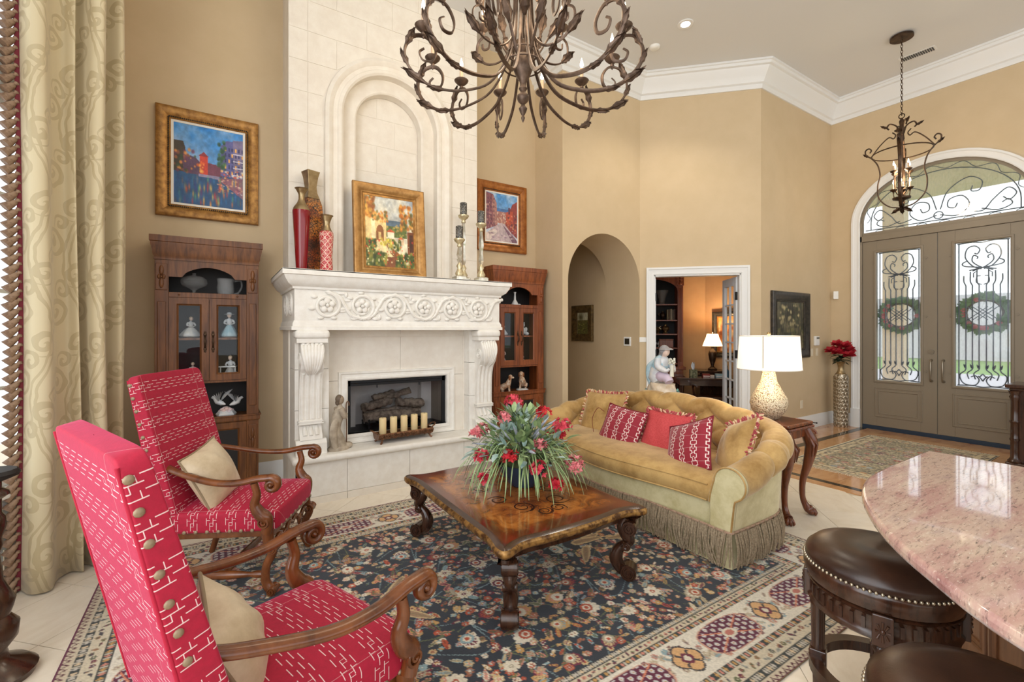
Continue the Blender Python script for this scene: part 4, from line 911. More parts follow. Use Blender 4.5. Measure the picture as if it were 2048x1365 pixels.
def velvet(name, c1, c2, rough=.7, sheen=.5, tint=(1, .95, .8), sc=5):
    m = Mat(name, c1, rough, Sheen_Weight=sheen, Sheen_Roughness=.4, Sheen_Tint=tint)
    m.set('Base Color', m.ramp(m.noise(sc, 6, .7), [(.35, c1), (.6, c2)])); m.bump(m.noise(sc * 8, 4), .08, .004); return m.m
GOLDV = velvet('gold_velvet', srgb(150, 112, 54), srgb(196, 160, 100), sc=3.2)
CREAMV = velvet('cream_velvet', srgb(188, 176, 128), srgb(212, 202, 160), sc=7)
SATIN = velvet('champagne_satin', srgb(186, 164, 132), srgb(214, 196, 166), .38, .2, sc=4)
CORAL = noisy('coral_linen', srgb(190, 62, 66), srgb(206, 82, 84), 90, .85)
def superell(b, c, r, e1=.2, e2=.2, nu=56, nv=28, M=None, crown=0):
    f = lambda q, e: math.copysign(abs(q) ** e, q)
    def fn(u, v):
        a, p = 2 * PI * u, PI * (v - .5); X_ = r[0] * f(math.cos(p), e1) * f(math.cos(a), e2); Y_ = r[1] * f(math.cos(p), e1) * f(math.sin(a), e2); Z_ = r[2] * f(math.sin(p), e1)
        if crown and Z_ > 0: Z_ += crown * (1 - (X_ / r[0]) ** 2) * (1 - (Y_ / r[1]) ** 2)
        return (c[0] + X_, c[1] + Y_, c[2] + Z_)
    return b.grid(fn, nu, nv, cu=True, M=M)
nb = B(); nb.lathe([(.0135, 0), (.013, .004), (.008, .007), (0, .0085)], 10); NAILME = meshof(nb, 'nailhead', NAIL, 60)
def nail(t, loc, rot, sc=1.): inst('nailhead', NAILME, t, loc, rot, (sc, sc, sc))
def armchair(label, loc, rz):
    t = thing('armchair', label, 'armchair', loc, rz, 'tall backed red armchairs')
    # back
    bk = B(); superell(bk, (0, 0, .43), (.05, .305, .43), .11, .14, 64, 40); bk.v = [(p[0] * (1.12 - .5 * p[2] / .86), p[1], p[2]) for p in bk.v]
    back = bk.obj('backrest', F_BACK, t, 55, loc=(-.285, 0, .44), rot=(0, R(-13.5), 0))
    for s in (-1, 1):
        for k in range(11): nail(back, (-.018, s * .304, .05 + .076 * k), (R(-90 * s), 0, 0), .82)
    for s in (-1, 1):
        p = B(); p.tube([(-.052, s * .297, .02), (-.042, s * .298, .4), (-.029, s * .296, .84)], .0045, 6); p.obj('piping', PLAINRED, back, 60)
    st = B(); superell(st, (-.01, 0, .425), (.32, .305, .065), .22, .16, 56, 24, crown=.035); st.obj('seat', F_SEAT, t, 60)
    for s in (-1, 1):
        for k in range(8): nail(t, (-.2 + .062 * k, s * .304, .378), (R(-90 * s), 0, 0), .8)
    for k in range(8): nail(t, (.309, -.24 + .069 * k, .378), (0, R(90), 0), .8)
    b = B(); b.box(-.31, .285, -.285, .285, .33, .372); b.obj('seat_rail', WOOD_ARM, t, 0, bevel=.006)
    for s in (-1, 1):
        P = [(-.36, s * .235, .75), (-.25, s * .282, .72), (-.05, s * .33, .674), (.1, s * .345, .668), (.22, s * .348, .69), (.29, s * .348, .695)]
        sp = [(.298 + p[0], s * .348, .655 + p[1]) for p in spiral((0, 0), .042, .012, PI * .5, -PI * 2.0, 20)]
        pts = bez(P, 6)[:-1] + sp; n = len(pts)
        rad = [.02 + .005 * min(1, i / 30) if i < n - 20 else .025 - .011 * (i - n + 20) / 20 for i in range(n)]
        a = B(); a.tube(pts, rad, 10, flat=(.8, 1.2), ref=(0, 0, 1)); arm = a.obj('armrest', WOOD_ARM, t, 60)
        for dy in (-.013, 0, .013):
            q = B(); mp = bez(P, 6); q.tube([(p[0], p[1] + dy, p[2] + .0125 - abs(dy) * .25) for p in mp], .0045, 6); q.obj('reed', WOOD_ARM, arm, 60)
        q = B(); q.ball((.298, s * .348, .655), (.014, .031, .014), 10, 7); q.obj('scroll_eye', WOOD_ARM, arm, 60)
        sup = bez([(.2, s * .345, .665), (.215, s * .342, .60), (.2, s * .336, .54), (.225, s * .33, .485), (.262, s * .325, .45), (.265, s * .322, .41), (.255, s * .32, .37)], 5)
        q = B(); q.tube(sup, [.021, .02, .02, .02, .021, .022, .023, .024, .025, .026, .027, .029, .031, .033, .034, .035, .036, .037, .037, .036, .034, .032, .03, .03, .03, .03, .03, .03, .03, .03, .03][:len(sup)], 10, flat=(1, 1)); ss = q.obj('arm_support', WOOD_ARM, t, 60)
        for sd in (-1, 1):
            q = B(); q.tube([(.257 + p[0], s * .323 + sd * .03, .437 + p[1]) for p in spiral((0, 0), .034, .006, PI * .5, PI * 4, 26)], .007, 6); q.obj('scroll', WOOD_ARM, ss, 60)
        leg = bez([(.255, s * .30, .38), (.262, s * .30, .31), (.285, s * .30, .25), (.25, s * .30, .17), (.245, s * .30, .08), (.275, s * .30, .03), (.295, s * .30, .022)], 5); n = len(leg)
        q = B(); q.tube(leg, [.036 - .012 * math.sin(PI * i / n) for i in range(n)], 10); lg_ = q.obj('leg', WOOD_ARM, t, 60)
        for cz, cx_, r_ in ((.275, .287, .036), (.03, .285, .03)):
            for sd in (-1, 1):
                q = B(); q.tube([(cx_ + p[0], s * .30 + sd * .03, cz + p[1]) for p in spiral((0, 0), r_ - .006, .005, 0, 3.5 * PI, 24)], .0065, 6); q.obj('scroll', WOOD_ARM, lg_, 60)
            q = B(); q.tube([(cx_, s * .30 - .03, cz), (cx_, s * .30 + .03, cz)], r_ - .004, 12); q.obj('scroll_roll', WOOD_ARM, lg_, 60)
        q = B(); q.tube([(-.26, s * .27, .38), (-.30, s * .27, .2), (-.36, s * .27, 0)], [.024, .022, .02], 8); q.obj('leg', WOOD_ARM, t, 60)
        q = B(); tp = [(.25, s * .3, .12), (.2, s * .298, .12), (.16, s * .296, .12), (.1, s * .294, .12), (0, s * .29, .12), (-.1, s * .285, .12), (-.18, s * .28, .12), (-.31, s * .272, .12)]
        q.tube(tp, [.016, .022, .014, .02, .026, .02, .014, .016], 10); q.obj('stretcher', WOOD_ARM, t, 60)
    q = B(); q.tube([(0, -.29, .12), (0, -.15, .12), (0, 0, .12), (0, .15, .12), (0, .29, .12)], [.014, .02, .026, .02, .014], 10); q.obj('stretcher', WOOD_ARM, t, 60)
    for s in (-1, 1):
        q = B(); q.tube([(.28, s * p[0], .25 + p[1]) for p in bez([(.27, .02), (.2, .06), (.12, .02), (.06, .07), (0, .05)], 6)], .014, 8)
        q.tube([(.285, s * (.12 + p[0]), .265 + p[1]) for p in spiral((0, 0), .04, .006, 0, 3.4 * PI, 24)], .009, 6); q.obj('carved_apron', WOOD_ARM, t, 60)
    return t
armchair('tall red stitched armchair seen from the front, beside the cabinet', (.153, 3.379, .012), R(-27.8))
armchair('nearest red stitched armchair with its tall back to the viewer', (.19, 1.70, .012), R(21.1))
# ---------------------------------------------------------------- cushions
def pillow_mesh(b, w, h, t, n=18, pinch=.07):
    for sgn in (-1, 1):
        def fn(u, v):
            x, y = 2 * u - 1, 2 * v - 1; e = (1 - x * x) * (1 - y * y)
            return (w / 2 * x * (1 - pinch * (1 - y * y)), h / 2 * y * (1 - pinch * (1 - x * x)), sgn * t * (e ** .55) + sgn * .006 * math.sin(9 * x + 4 * y) * e)
        b.grid(fn, n, n)
    return b
def edgeloop(w, h, pinch=.07, n=26):
    P = []
    for k in range(4):
        for i in range(n):
            q = 2 * i / n - 1; x, y = ((q, -1), (1, q), (-q, 1), (-1, -q))[k]
            P.append((w / 2 * x * (1 - pinch * (1 - y * y)), h / 2 * y * (1 - pinch * (1 - x * x)), 0))
    return P
def pillow(label, w, h, th_, loc, rot, mat, edge=None, fringe=None, tie=None, group=None):
    t = thing('throw_pillow', label, 'pillow', loc, 0, group); t.rotation_euler = rot
    pillow_mesh(B(), w, h, th_).obj('cover', mat, t, 60, fix=True)
    L = edgeloop(w, h)
    if edge: b = B(); b.tube(L, .006, 6, closed=True); b.obj('piping', edge, t, 60)
    if fringe:
        for ci, m in enumerate(fringe):
            b = B()
            for i in range(0, len(L)):
                p = Vector(L[i]); d = p.normalized()
                for j in range(2):
                    if (i + j) % len(fringe) != ci: continue
                    dd_ = (d + Vector((random.uniform(-.6, .6), random.uniform(-.6, .6), random.uniform(-.9, .9)))).normalized()
                    b.tube([p, p + dd_ * .02, p + dd_ * .034 + Vector((0, 0, random.uniform(-.01, .01)))], [.005, .0095, .004], 5)
            o = b.obj('fringe', m, t, 60); o['kind'] = 'stuff'
    if tie:
        b = B(); b.tube(bez(tie, 6), .006, 6, flat=(1, .4)); b.obj('ribbon_tie', edge, t, 60)
    return t
def rot_to(nrm, up=(0, 0, 1), roll=0):
    z = Vector(nrm).normalized(); x = Vector(up).cross(z).normalized(); y = z.cross(x)
    return (Matrix((x, y, z)).transposed() @ Matrix.Rotation(roll, 3, 'Z')).to_euler()
c1 = Matrix.Translation((.153, 3.379, .012)) @ Matrix.Rotation(R(-27.8), 4, 'Z'); c2 = Matrix.Translation((.19, 1.70, .012)) @ Matrix.Rotation(R(21.1), 4, 'Z')
PIPE = plain('taupe_piping', srgb(140, 120, 92), .6)
pillow('champagne satin cushion on the far red armchair', .37, .37, .095, c1 @ Vector((-.15, -.11, .655)), rot_to((.8, -.48, .42), roll=R(10)), SATIN, PIPE)
pillow('champagne satin cushion on the nearest red armchair', .32, .32, .095, c2 @ Vector((-.19, -.03, .60)), rot_to((.93, .0, .38), roll=R(14)), SATIN, PIPE)
# ---------------------------------------------------------------- sofa (front towards -x)
SO = (3.2, 2.78, .012)
sf = thing('tufted_sofa', 'gold velvet button tufted sofa with curved back and long bullion fringe', 'sofa', SO); sf.scale = (1, 1.03, 1)
def sofa_path(n=400):
    P = [(-.43, -.92)]; x1, r = .32, .30
    P += [(-.43 + (x1 - r + .43) * k / 20, -.92 - .0 * k) for k in range(1, 20)]
    P += [(x1 - r + r * math.sin(a), -.92 + r - r * math.cos(a)) for a in [PI / 2 * k / 16 for k in range(17)]]
    P += [(x1 + .03 * math.sin(PI * k / 40), -.92 + r + (1.84 - 2 * r) * k / 40) for k in range(1, 40)]
    P += [(x, -y) for x, y in P[::-1] if y < -.92 + r + .001][0:]
    L = [0]
    for i in range(1, len(P)): L.append(L[-1] + math.hypot(P[i][0] - P[i - 1][0], P[i][1] - P[i - 1][1]))
    out = []
    for k in range(n):
        s = L[-1] * k / (n - 1); i = min(max(np.searchsorted(L, s) - 1, 0), len(P) - 2); q = (s - L[i]) / max(1e-9, L[i + 1] - L[i])
        out.append((P[i][0] + (P[i + 1][0] - P[i][0]) * q, P[i][1] + (P[i + 1][1] - P[i][1]) * q, s - L[-1] / 2))
    return out, L[-1]
PTH, PL = sofa_path()
def sofa_h(s):
    q = abs(s) / (PL / 2)
    return .655 + .285 * (.5 + .5 * math.cos(PI * min(1, q) ** 1.25)) ** .8
NI, NR = 40, 24
def section(h):
    """(out, z, tuft weight, roll weight) from seat inside, over the roll, to the bottom outside"""
    P = []; cz, r = h - .105, .105; co = .138
    for k in range(NI): q = k / NI; P.append((.0 + (co - r) * q ** 1.5, .40 + (cz - .40) * q, 1 - .2 * q, 0))
    for k in range(NR + 1): a = PI - (PI + R(50)) * k / NR; P.append((co + r * math.cos(a), cz + r * math.sin(a), max(0, .8 - .9 * k / NR), min(1, 3 * k / NR)))
    z1 = cz + r * math.sin(-R(50)); o1 = co + r * math.cos(-R(50))
    P.append((.175, z1 - .02, 0, .6)); P.append((.168, z1 - .05, 0, .3))
    for k in range(5): q = (k + 1) / 5; P.append((.168 - .02 * q, z1 - .05 + (.235 - z1 + .05) * q, 0, 0))
    return P
b = B(); rows = []
nU = len(PTH)
for i, (x, y, s) in enumerate(PTH):
    a = PTH[min(i + 1, nU - 1)]; c = PTH[max(i - 1, 0)]; t_ = Vector((a[0] - c[0], a[1] - c[1])).normalized(); nrm = Vector((t_.y, -t_.x))
    h = sofa_h(s); sec = section(h); row = []
    for j, (o, z, tw, rw) in enumerate(sec):
        jp, jn = sec[max(j - 1, 0)], sec[min(j + 1, len(sec) - 1)]; dn = Vector((jn[0] - jp[0], jn[1] - jp[1])); dn = dn.normalized() if dn.length > 1e-6 else Vector((0, 1)); N2 = Vector((-dn.y, dn.x))   # points to the inside / upward
        end = min(1, (PL / 2 - abs(s)) / .10)
        u = s / .17; v = (z - .62) / .115 if j < NI else (h - .105 - .62) / .115 + (j - NI) * .14 * 16 / NR
        tq = abs(math.sin(PI * (u + v) / 2) * math.sin(PI * (u - v) / 2)) ** .5
        rq = abs(math.sin(PI * (u + (h - .105 - .62) / .115) / 2)) ** .45 * .0 + abs(math.sin(PI * (u + .0) / 2 + (PI / 2 if int(round((h - .2 - .62) / .115)) % 2 else 0))) ** .35
        puff = (tw * (1 - rw) * (tq - .7) * .075 + rw * (rq - .9) * .034 * (1 if tw > 0 or j < NI + NR else .4)) * max(0, end)
        oo, z2 = o + N2.x * puff, z + N2.y * puff
        row.append((x + nrm.x * oo, y + nrm.y * oo, z2))
    rows.append(row)
m_ = len(rows[0]); b.add([p for r_ in rows for p in r_], [(i * m_ + j, (i + 1) * m_ + j, (i + 1) * m_ + j + 1, i * m_ + j + 1) for i in range(nU - 1) for j in range(m_ - 1)])
cut = NI + NR
bi = B(); bi.add([p for r_ in rows for p in r_[:cut + 1]], [(i * (cut + 1) + j, (i + 1) * (cut + 1) + j, (i + 1) * (cut + 1) + j + 1, i * (cut + 1) + j + 1) for i in range(nU - 1) for j in range(cut)]); bi.obj('tufted_back', GOLDV, sf, 80, fix=True)
k0 = m_ - cut; bo_ = B(); bo_.add([p for r_ in rows for p in r_[cut:]], [(i * k0 + j, (i + 1) * k0 + j, (i + 1) * k0 + j + 1, i * k0 + j + 1) for i in range(nU - 1) for j in range(k0 - 1)]); bo_.obj('outer_panel', CREAMV, sf, 80)
for e, sg in ((0, -1), (nU - 1, 1)):
    P2 = rows[e]; x0 = P2[0][0]; out = [(p[1], p[2]) for p in P2]; out += [(P2[0][1] + sg * .0, .235)]
    q = B(); q.prism(out, x0 - .03, x0 + .005, 'x'); q.obj('arm_front', CREAMV, sf, 30, bevel=.008)
    q = B(); q.tube([(x0 - .031, p[1], p[2]) for p in P2], .006, 6); q.obj('piping', GOLDV, sf, 60)
# buttons
btn = B(); btn.ball((0, 0, 0), (.011, .011, .011), 8, 6); BTN = meshof(btn, 'button', GOLDV, 60)
for row_ in range(-2, 4):
    for ku in range(-14, 15):
        if (ku + row_) % 2: continue
        s = .17 * ku
        if abs(s) > PL / 2 - .12: continue
        i = min(range(nU), key=lambda q: abs(PTH[q][2] - s)); z = .62 + .115 * row_
        if z > sofa_h(s) - .13 or z < .45: continue
        j = min(range(NI), key=lambda q: abs(rows[i][q][2] - z)); inst('button', BTN, sf, rows[i][j])
# seat, rail, skirt
def fx(y): q = y / .92; return -.455 - .055 * math.cos(PI * q) * (1 - .3 * q * q) - .02
def seatfn(u, v):
    y = .93 * math.copysign(min(1, abs(2 * u - 1) ** .9), 2 * u - 1); q = abs(2 * u - 1)
    xf, xb = fx(y), .30; sec = [(0, .005), (.012, -.0), (0, .02), (-.012, .05), (-.014, .08), (0, .115), (.03, .135), (.14, .155), (.35, .165), (.6, .16), (1, .15)]
    p = sec[int(round(v * 10))]; xx = xf + p[0] * (xb - xf) if p[0] > 0 else xf + p[0]
    return (xx, y, .385 + p[1] * (1 - .12 * q ** 6))
b = B(); b.grid(seatfn, 50, 11); b.obj('seat_cushion', GOLDV, sf, 70)
for dz in (.395, .5):
    b = B(); b.tube([(fx(y) - (.006 if dz < .45 else 0), y, dz) for y in np.linspace(-.89, .89, 50)], .006, 6); b.obj('cushion_piping', GOLDV, sf, 60)
b = B(); b.grid(lambda u, v: (fx(1.84 * u - .92) + .022, 1.84 * u - .92, .22 + .18 * v), 40, 3); b.obj('front_rail', CREAMV, sf, 60)
b = B(); b.box(-.4, .34, -.92, .92, .1, .40); b.obj('inner_frame', CREAMV, sf, 0)
def trim_path():
    P = [(.22, -1.02), (.1, -1.065), (-.1, -1.078), (-.3, -1.078), (-.455, -1.075)]
    P = bez(P, 8) + [(-.468, -1.05)] + [(min(-.462, fx(y) + .02) if abs(y) < .93 else -.468, y) for y in np.linspace(-1.02, 1.02, 60)] + [(-.468, 1.05), (-.455, 1.075), (-.3, 1.078), (-.1, 1.078), (.2, 1.05)]
    return P
TP = trim_path()
b = B(); b.add([(x + (.012 if x < 0 else 0), y * .992, z) for x, y in TP for z in (.005, .25)], [(2 * i, 2 * i + 2, 2 * i + 3, 2 * i + 1) for i in range(len(TP) - 1)]); b.obj('skirt_lining', CREAMV, sf, 60)
FRN = noisy('taupe_bullion', srgb(124, 108, 86), srgb(172, 154, 128), 90, .8); BRD = noisy('mauve_braid', srgb(150, 118, 100), srgb(176, 148, 124), 60, .8)
b = B(); b.tube([(x - .004, y, .243) for x, y in TP], .009, 6); b.obj('braid', BRD, sf, 60)
Ls = [0]
for i in range(1, len(TP)): Ls.append(Ls[-1] + math.hypot(TP[i][0] - TP[i - 1][0], TP[i][1] - TP[i - 1][1]))
def along(s):
    i = min(max(int(np.searchsorted(Ls, s)) - 1, 0), len(TP) - 2); q = (s - Ls[i]) / max(1e-9, Ls[i + 1] - Ls[i]); a, c = Vector(TP[i]), Vector(TP[i + 1]); p = a.lerp(c, q); d = (c - a).normalized(); return p, Vector((-d.y, d.x)), d
b = B(); ns = 470
for k in range(ns):
    p, nn, d = along(Ls[-1] * (k + .5) / ns); sway = .05 * math.sin(k * .21) + random.uniform(-.06, .06); o_ = .006 + .012 * random.random(); z1 = .012 + .03 * random.random()
    nn = -nn if (nn.x * (p.x + .0) + nn.y * p.y) < 0 else nn
    pts = []
    for i in range(6): q = i / 5; pts.append((p.x + nn.x * (o_ * (1 - .3 * q) + .016 * math.sin(PI * q) + .012 * q) + d.x * sway * .6 * q * q, p.y + nn.y * (o_ * (1 - .3 * q) + .016 * math.sin(PI * q) + .012 * q) + d.y * sway * .6 * q * q, .24 + (z1 - .24) * q))
    b.tube(pts, .0048, 5)
o = b.obj('bullion_fringe', FRN, sf, 80, fix=False); o['kind'] = 'stuff'
nm2 = B(); nm2.ball((0, 0, 0), .0065, 7, 5); NM2 = meshof(nm2, 'brad', NAIL, 60)
for k in range(60): p, nn, d = along(Ls[-1] * (k + .5) / 60); nn = -nn if nn.dot(p) < 0 else nn; inst('brad', NM2, sf, (p.x + nn.x * .008, p.y + nn.y * .008, .247))
# throw pillows
def cross_mat(name):
    m = Mat(name, srgb(150, 12, 42), .7, Sheen_Weight=.3); x, y, z = m.xyz(); P = .105
    w_ = ((x / P + .5).frac() - .5) * P; out = None
    for sgn in (-1, 1):
        a1 = (w_ - .010 * sgn).abs().lt(.0026) * (y / .05).frac().lt(.5); a2 = (w_ - .022 * sgn).abs().lt(.0026) * (y / .05 + .5).frac().lt(.55)
        a3 = (w_ - .016 * sgn).abs().lt(.008) * (((y / .05).frac() - .03).abs().lt(.05)).mx(((y / .05).frac() - .5).abs().lt(.05))
        for q in (a1, a2, a3): out = q if out is None else out.mx(q)
    out = out.mx(((y / .03).frac().lt(.14)) * w_.abs().lt(.006)).mx(((y / .1).frac() - .5).abs().lt(.008) * .5)
    m.set('Base Color', m.mix(out * .9, srgb(146, 10, 40), srgb(244, 226, 220))); return m.m
RP = cross_mat('red_chain_stitch'); DKRED = plain('dark_red_cord', srgb(120, 10, 34), .7)
FR1, FR2, FR3 = plain('cream_fringe', srgb(226, 196, 160), .8), plain('rose_fringe', srgb(176, 80, 84), .8), plain('gold_fringe', srgb(204, 158, 110), .8)
FRS = [FR1, FR3, FR2]; FRS2 = [FR2, FR1, FR2]
def wp(x, y, z): return (x, y, z)
pillow('gold velvet pillow with fringed edge at the far end of sofa', .54, .50, .085, (3.29, 3.42, .675), rot_to((-.93, -.02, .36), roll=R(3)), GOLDV, fringe=FRS)
pillow('red chain stitched pillow with ribbon tie, beside the far gold pillow', .44, .40, .08, (3.12, 2.98, .645), rot_to((-.9, -.12, .42), roll=R(-6)), RP, DKRED, tie=[(-.23, .1, .03), (-.29, .11, .06), (-.3, 0, .07), (-.24, -.12, .06)])
pillow('plain coral pillow with fringed edge in the middle of sofa', .46, .40, .075, (3.24, 2.60, .65), rot_to((-.9, .0, .43)), CORAL, fringe=FRS2)
pillow('red chain stitched pillow tilted on a corner, right of the coral pillow', .44, .42, .08, (3.06, 2.22, .65), rot_to((-.86, .22, .46), roll=R(24)), RP, DKRED)
pillow('gold velvet pillow with fringed edge leaning on the near sofa arm', .47, .45, .085, (3.20, 1.93, .68), rot_to((-.7, .62, .42), roll=R(22)), GOLDV, fringe=FRS2)
# ---------------------------------------------------------------- rugs
def rugimg(w, h, step, seed=1):
    W, H = int(w / step), int(h / step); g = np.random.default_rng(seed)
    y, x = np.mgrid[0:H, 0:W]; X_, Y_ = x * step - w / 2, h / 2 - y * step
    C = lambda r, g_, b_: np.array((r, g_, b_)) / 255
    NAVY, IV, BG, MR, RU, GD, SL, GR, PK = C(40, 45, 54), C(212, 202, 182), C(190, 166, 124), C(104, 34, 56), C(170, 74, 46), C(186, 144, 84), C(132, 156, 160), C(96, 102, 70), C(196, 130, 112)
    A = np.zeros((H, W, 3)); A[:] = NAVY
    A *= (.9 + .25 * fbm(H, W, 40, 3, 3))[..., None]
    def stamp(cx, cy, r, fn):
        j0, j1 = int((cx - r + w / 2) / step), int((cx + r + w / 2) / step) + 2; i0, i1 = int((h / 2 - cy - r) / step), int((h / 2 - cy + r) / step) + 2
        j0, i0, j1, i1 = max(j0, 0), max(i0, 0), min(j1, W), min(i1, H)
        if j1 <= j0 or i1 <= i0: return
        dx, dy = X_[i0:i1, j0:j1] - cx, Y_[i0:i1, j0:j1] - cy; fn(A[i0:i1, j0:j1], dx, dy)
    def rosette(cx, cy, r, n, c1, c2, c3, ph=0):
        def fn(a, dx, dy):
            d = np.hypot(dx, dy); t = np.arctan2(dy, dx) + ph; e = r * (.72 + .28 * np.abs(np.cos(n * t / 2)))
            a[d < e] = c1; a[d < e * .72] = c2; a[(d < e * .62) & (np.abs(np.cos(n * t / 2)) > .55)] = c1; a[d < r * .3] = c3; a[d < r * .13] = IV
        stamp(cx, cy, r * 1.1, fn)
    def leaf(cx, cy, L, wd, ang, c1, c2):
        def fn(a, dx, dy):
            u = (dx * math.cos(ang) + dy * math.sin(ang)) / L; v = (-dx * math.sin(ang) + dy * math.cos(ang)) / wd
            e = np.sqrt(np.clip(1 - u * u, 0, 1)) * (1 - .35 * u); a[(np.abs(u) < 1) & (np.abs(v) < e)] = c1; a[(np.abs(u) < .85) & (np.abs(v) < e * .6)] = c2; a[(np.abs(u) < .8) & (np.abs(v) < .12)] = c1 * .7
        stamp(cx, cy, L * 1.05, fn)
    def palm(cx, cy, r, ang, c1, c2, c3):
        def fn(a, dx, dy):
            u = dx * math.cos(ang) + dy * math.sin(ang); v = -dx * math.sin(ang) + dy * math.cos(ang); t = np.arctan2(v, u + .35 * r); d = np.hypot(u + .35 * r, v)
            e = r * 1.25 * (1 - .55 * np.abs(t / 1.9)) * (.86 + .14 * np.abs(np.cos(7 * t))); m = np.abs(t) < 1.9
            a[m & (d < e)] = c1; a[m & (d < e * .8)] = c2; a[m & (d < e * .74) & (np.cos(14 * t) > .35)] = c1; a[d < r * .55] = c3; a[d < r * .34] = IV; a[d < r * .2] = RU
        stamp(cx, cy, r * 1.6, fn)
    def vine(P, c, th_=.004):
        for p in bez(P, 26): stamp(p[0], p[1], .02, lambda a, dx, dy: a.__setitem__(np.hypot(dx, dy) < th_, c))
    bw = .53 if w > 3 else .16
    fw, fh = w / 2 - bw, h / 2 - bw
    s4 = [(1, 1), (-1, 1), (1, -1), (-1, -1)]
    cols = [BG, GD, PK, IV, SL, RU, MR, C(150, 96, 70), C(160, 150, 128)]
    if w > 3:
        for k in range(46):
            a = (g.uniform(-.1, fw), g.uniform(-.1, fh)); q = [a]
            for _ in range(3): q.append((q[-1][0] + g.uniform(-.28, .28), q[-1][1] + g.uniform(-.28, .28)))
            for sx, sy in s4: vine([(sx * u, sy * v) for u, v in q], SL * .9 if k % 2 else GR)
        for k in range(760):
            cx, cy, r = g.uniform(0, fw), g.uniform(0, fh), g.uniform(.011, .027); c = [cols[g.integers(9)] for _ in range(3)]; n = int(g.integers(4, 8)); kind = g.random(); an = g.uniform(0, 6.28)
            for sx, sy in s4:
                if kind < .62: rosette(sx * cx, sy * cy, r, n, c[0], c[1], c[2], an)
                else: leaf(sx * cx, sy * cy, r * 1.5, r * .55, math.atan2(sy * math.sin(an), sx * math.cos(an)), c[0], GR if kind > .85 else c[1])
        big = []
        for k in range(900):
            cx, cy = g.uniform(0, fw - .06), g.uniform(0, fh - .06)
            if all(math.hypot(cx - p[0], cy - p[1]) > .2 for p in big): big.append((cx, cy))
        for k, (cx, cy) in enumerate(big):
            r = g.uniform(.05, .072); an = g.uniform(0, 6.28); c = [cols[g.integers(9)] for _ in range(3)]
            for sx, sy in s4:
                if k % 3 == 2: rosette(sx * cx, sy * cy, r * .8, 8, IV, c[1], c[2], an)
                elif k % 7 == 3: leaf(sx * cx, sy * cy, r * 2.1, r * .55, math.atan2(sy * math.sin(an), sx * math.cos(an)), BG, C(150, 120, 92))
                else: palm(sx * cx, sy * cy, r, math.atan2(sy * math.sin(an), sx * math.cos(an)), c[0] if k % 2 else IV, c[1], c[2])
    else:
        A[:] = C(150, 138, 108); A *= (.3 + 1.35 * fbm(H, W, 110, 6, 2))[..., None]; [rosette(g.uniform(-fw, fw), g.uniform(-fh, fh), g.uniform(.015, .04), 6, cols[g.integers(9)], cols[g.integers(9)], cols[g.integers(9)]) for _ in range(260)]
    # borders: e = distance from the edge, s = running coordinate
    ex, ey = w / 2 - np.abs(X_), h / 2 - np.abs(Y_); e = np.minimum(ex, ey); s = np.where(ey < ex, X_, Y_)
    def band(a, b_, c): A[(e >= a) & (e < b_)] = c
    def guard(a, b_, dark, c1, c2, P=.034):
        m = (e >= a) & (e < b_); A[m] = dark; q = np.abs((s / P) % 1 - .5) * 2; z = np.abs((e - (a + b_) / 2) / ((b_ - a) / 2)); idx = np.floor(s / P).astype(int) % 2
        A[m & (q + z * .7 < .62)] = c1; A[m & (q + z * .7 < .62) & (idx == 1)] = c2; A[m & (np.abs(q - .82) < .1) & (z < .8)] = IV * .85
    def sprinkle(a, b_, dens, pal, seed_, rr):
        g2 = np.random.default_rng(seed_); mid = (a + b_) / 2; wdt = (b_ - a) / 2 - rr
        for side in range(4):
            L = (w if side < 2 else h) / 2 - mid; n = int(2 * L / dens)
            for i in range(n):
                t = -L + 2 * L * (i + .5) / n; o = mid + g2.uniform(-wdt, wdt) if wdt > 0 else mid; c = [pal[g2.integers(len(pal))] for _ in range(3)]
                p = ((t, h / 2 - o), (t, o - h / 2), (w / 2 - o, t), (o - w / 2, t))[side]; r = rr * g2.uniform(.7, 1)
                if g2.random() < .6: rosette(p[0], p[1], r, 6, c[0], c[1], c[2])
                else: leaf(p[0], p[1], r * 1.3, r * .5, g2.uniform(0, 6.28), c[0], c[1])
    if w > 3:
        band(0, .05, C(198, 184, 160)); q = np.abs((s / .034) % 1 - .5) * 2; A[(e < .05) & (e < .014 + .026 * q) & (e > .006 + .022 * q)] = MR * .8; band(0, .012, C(98, 34, 62))
        guard(.05, .088, C(52, 56, 54), C(186, 178, 166), C(204, 182, 150)); band(.088, .155, C(200, 188, 164)); sprinkle(.088, .155, .034, [C(70, 66, 70), MR, GR, C(150, 110, 80), C(150, 150, 140)], 5, .017)
        guard(.155, .193, C(52, 56, 54), GD, PK); band(.193, .43, C(214, 206, 190)); sprinkle(.2, .425, .011, [C(176, 160, 136), C(160, 140, 130), SL, PK * .95, C(120, 84, 84), C(190, 176, 150)], 6, .022)
        mid = (.193 + .43) / 2
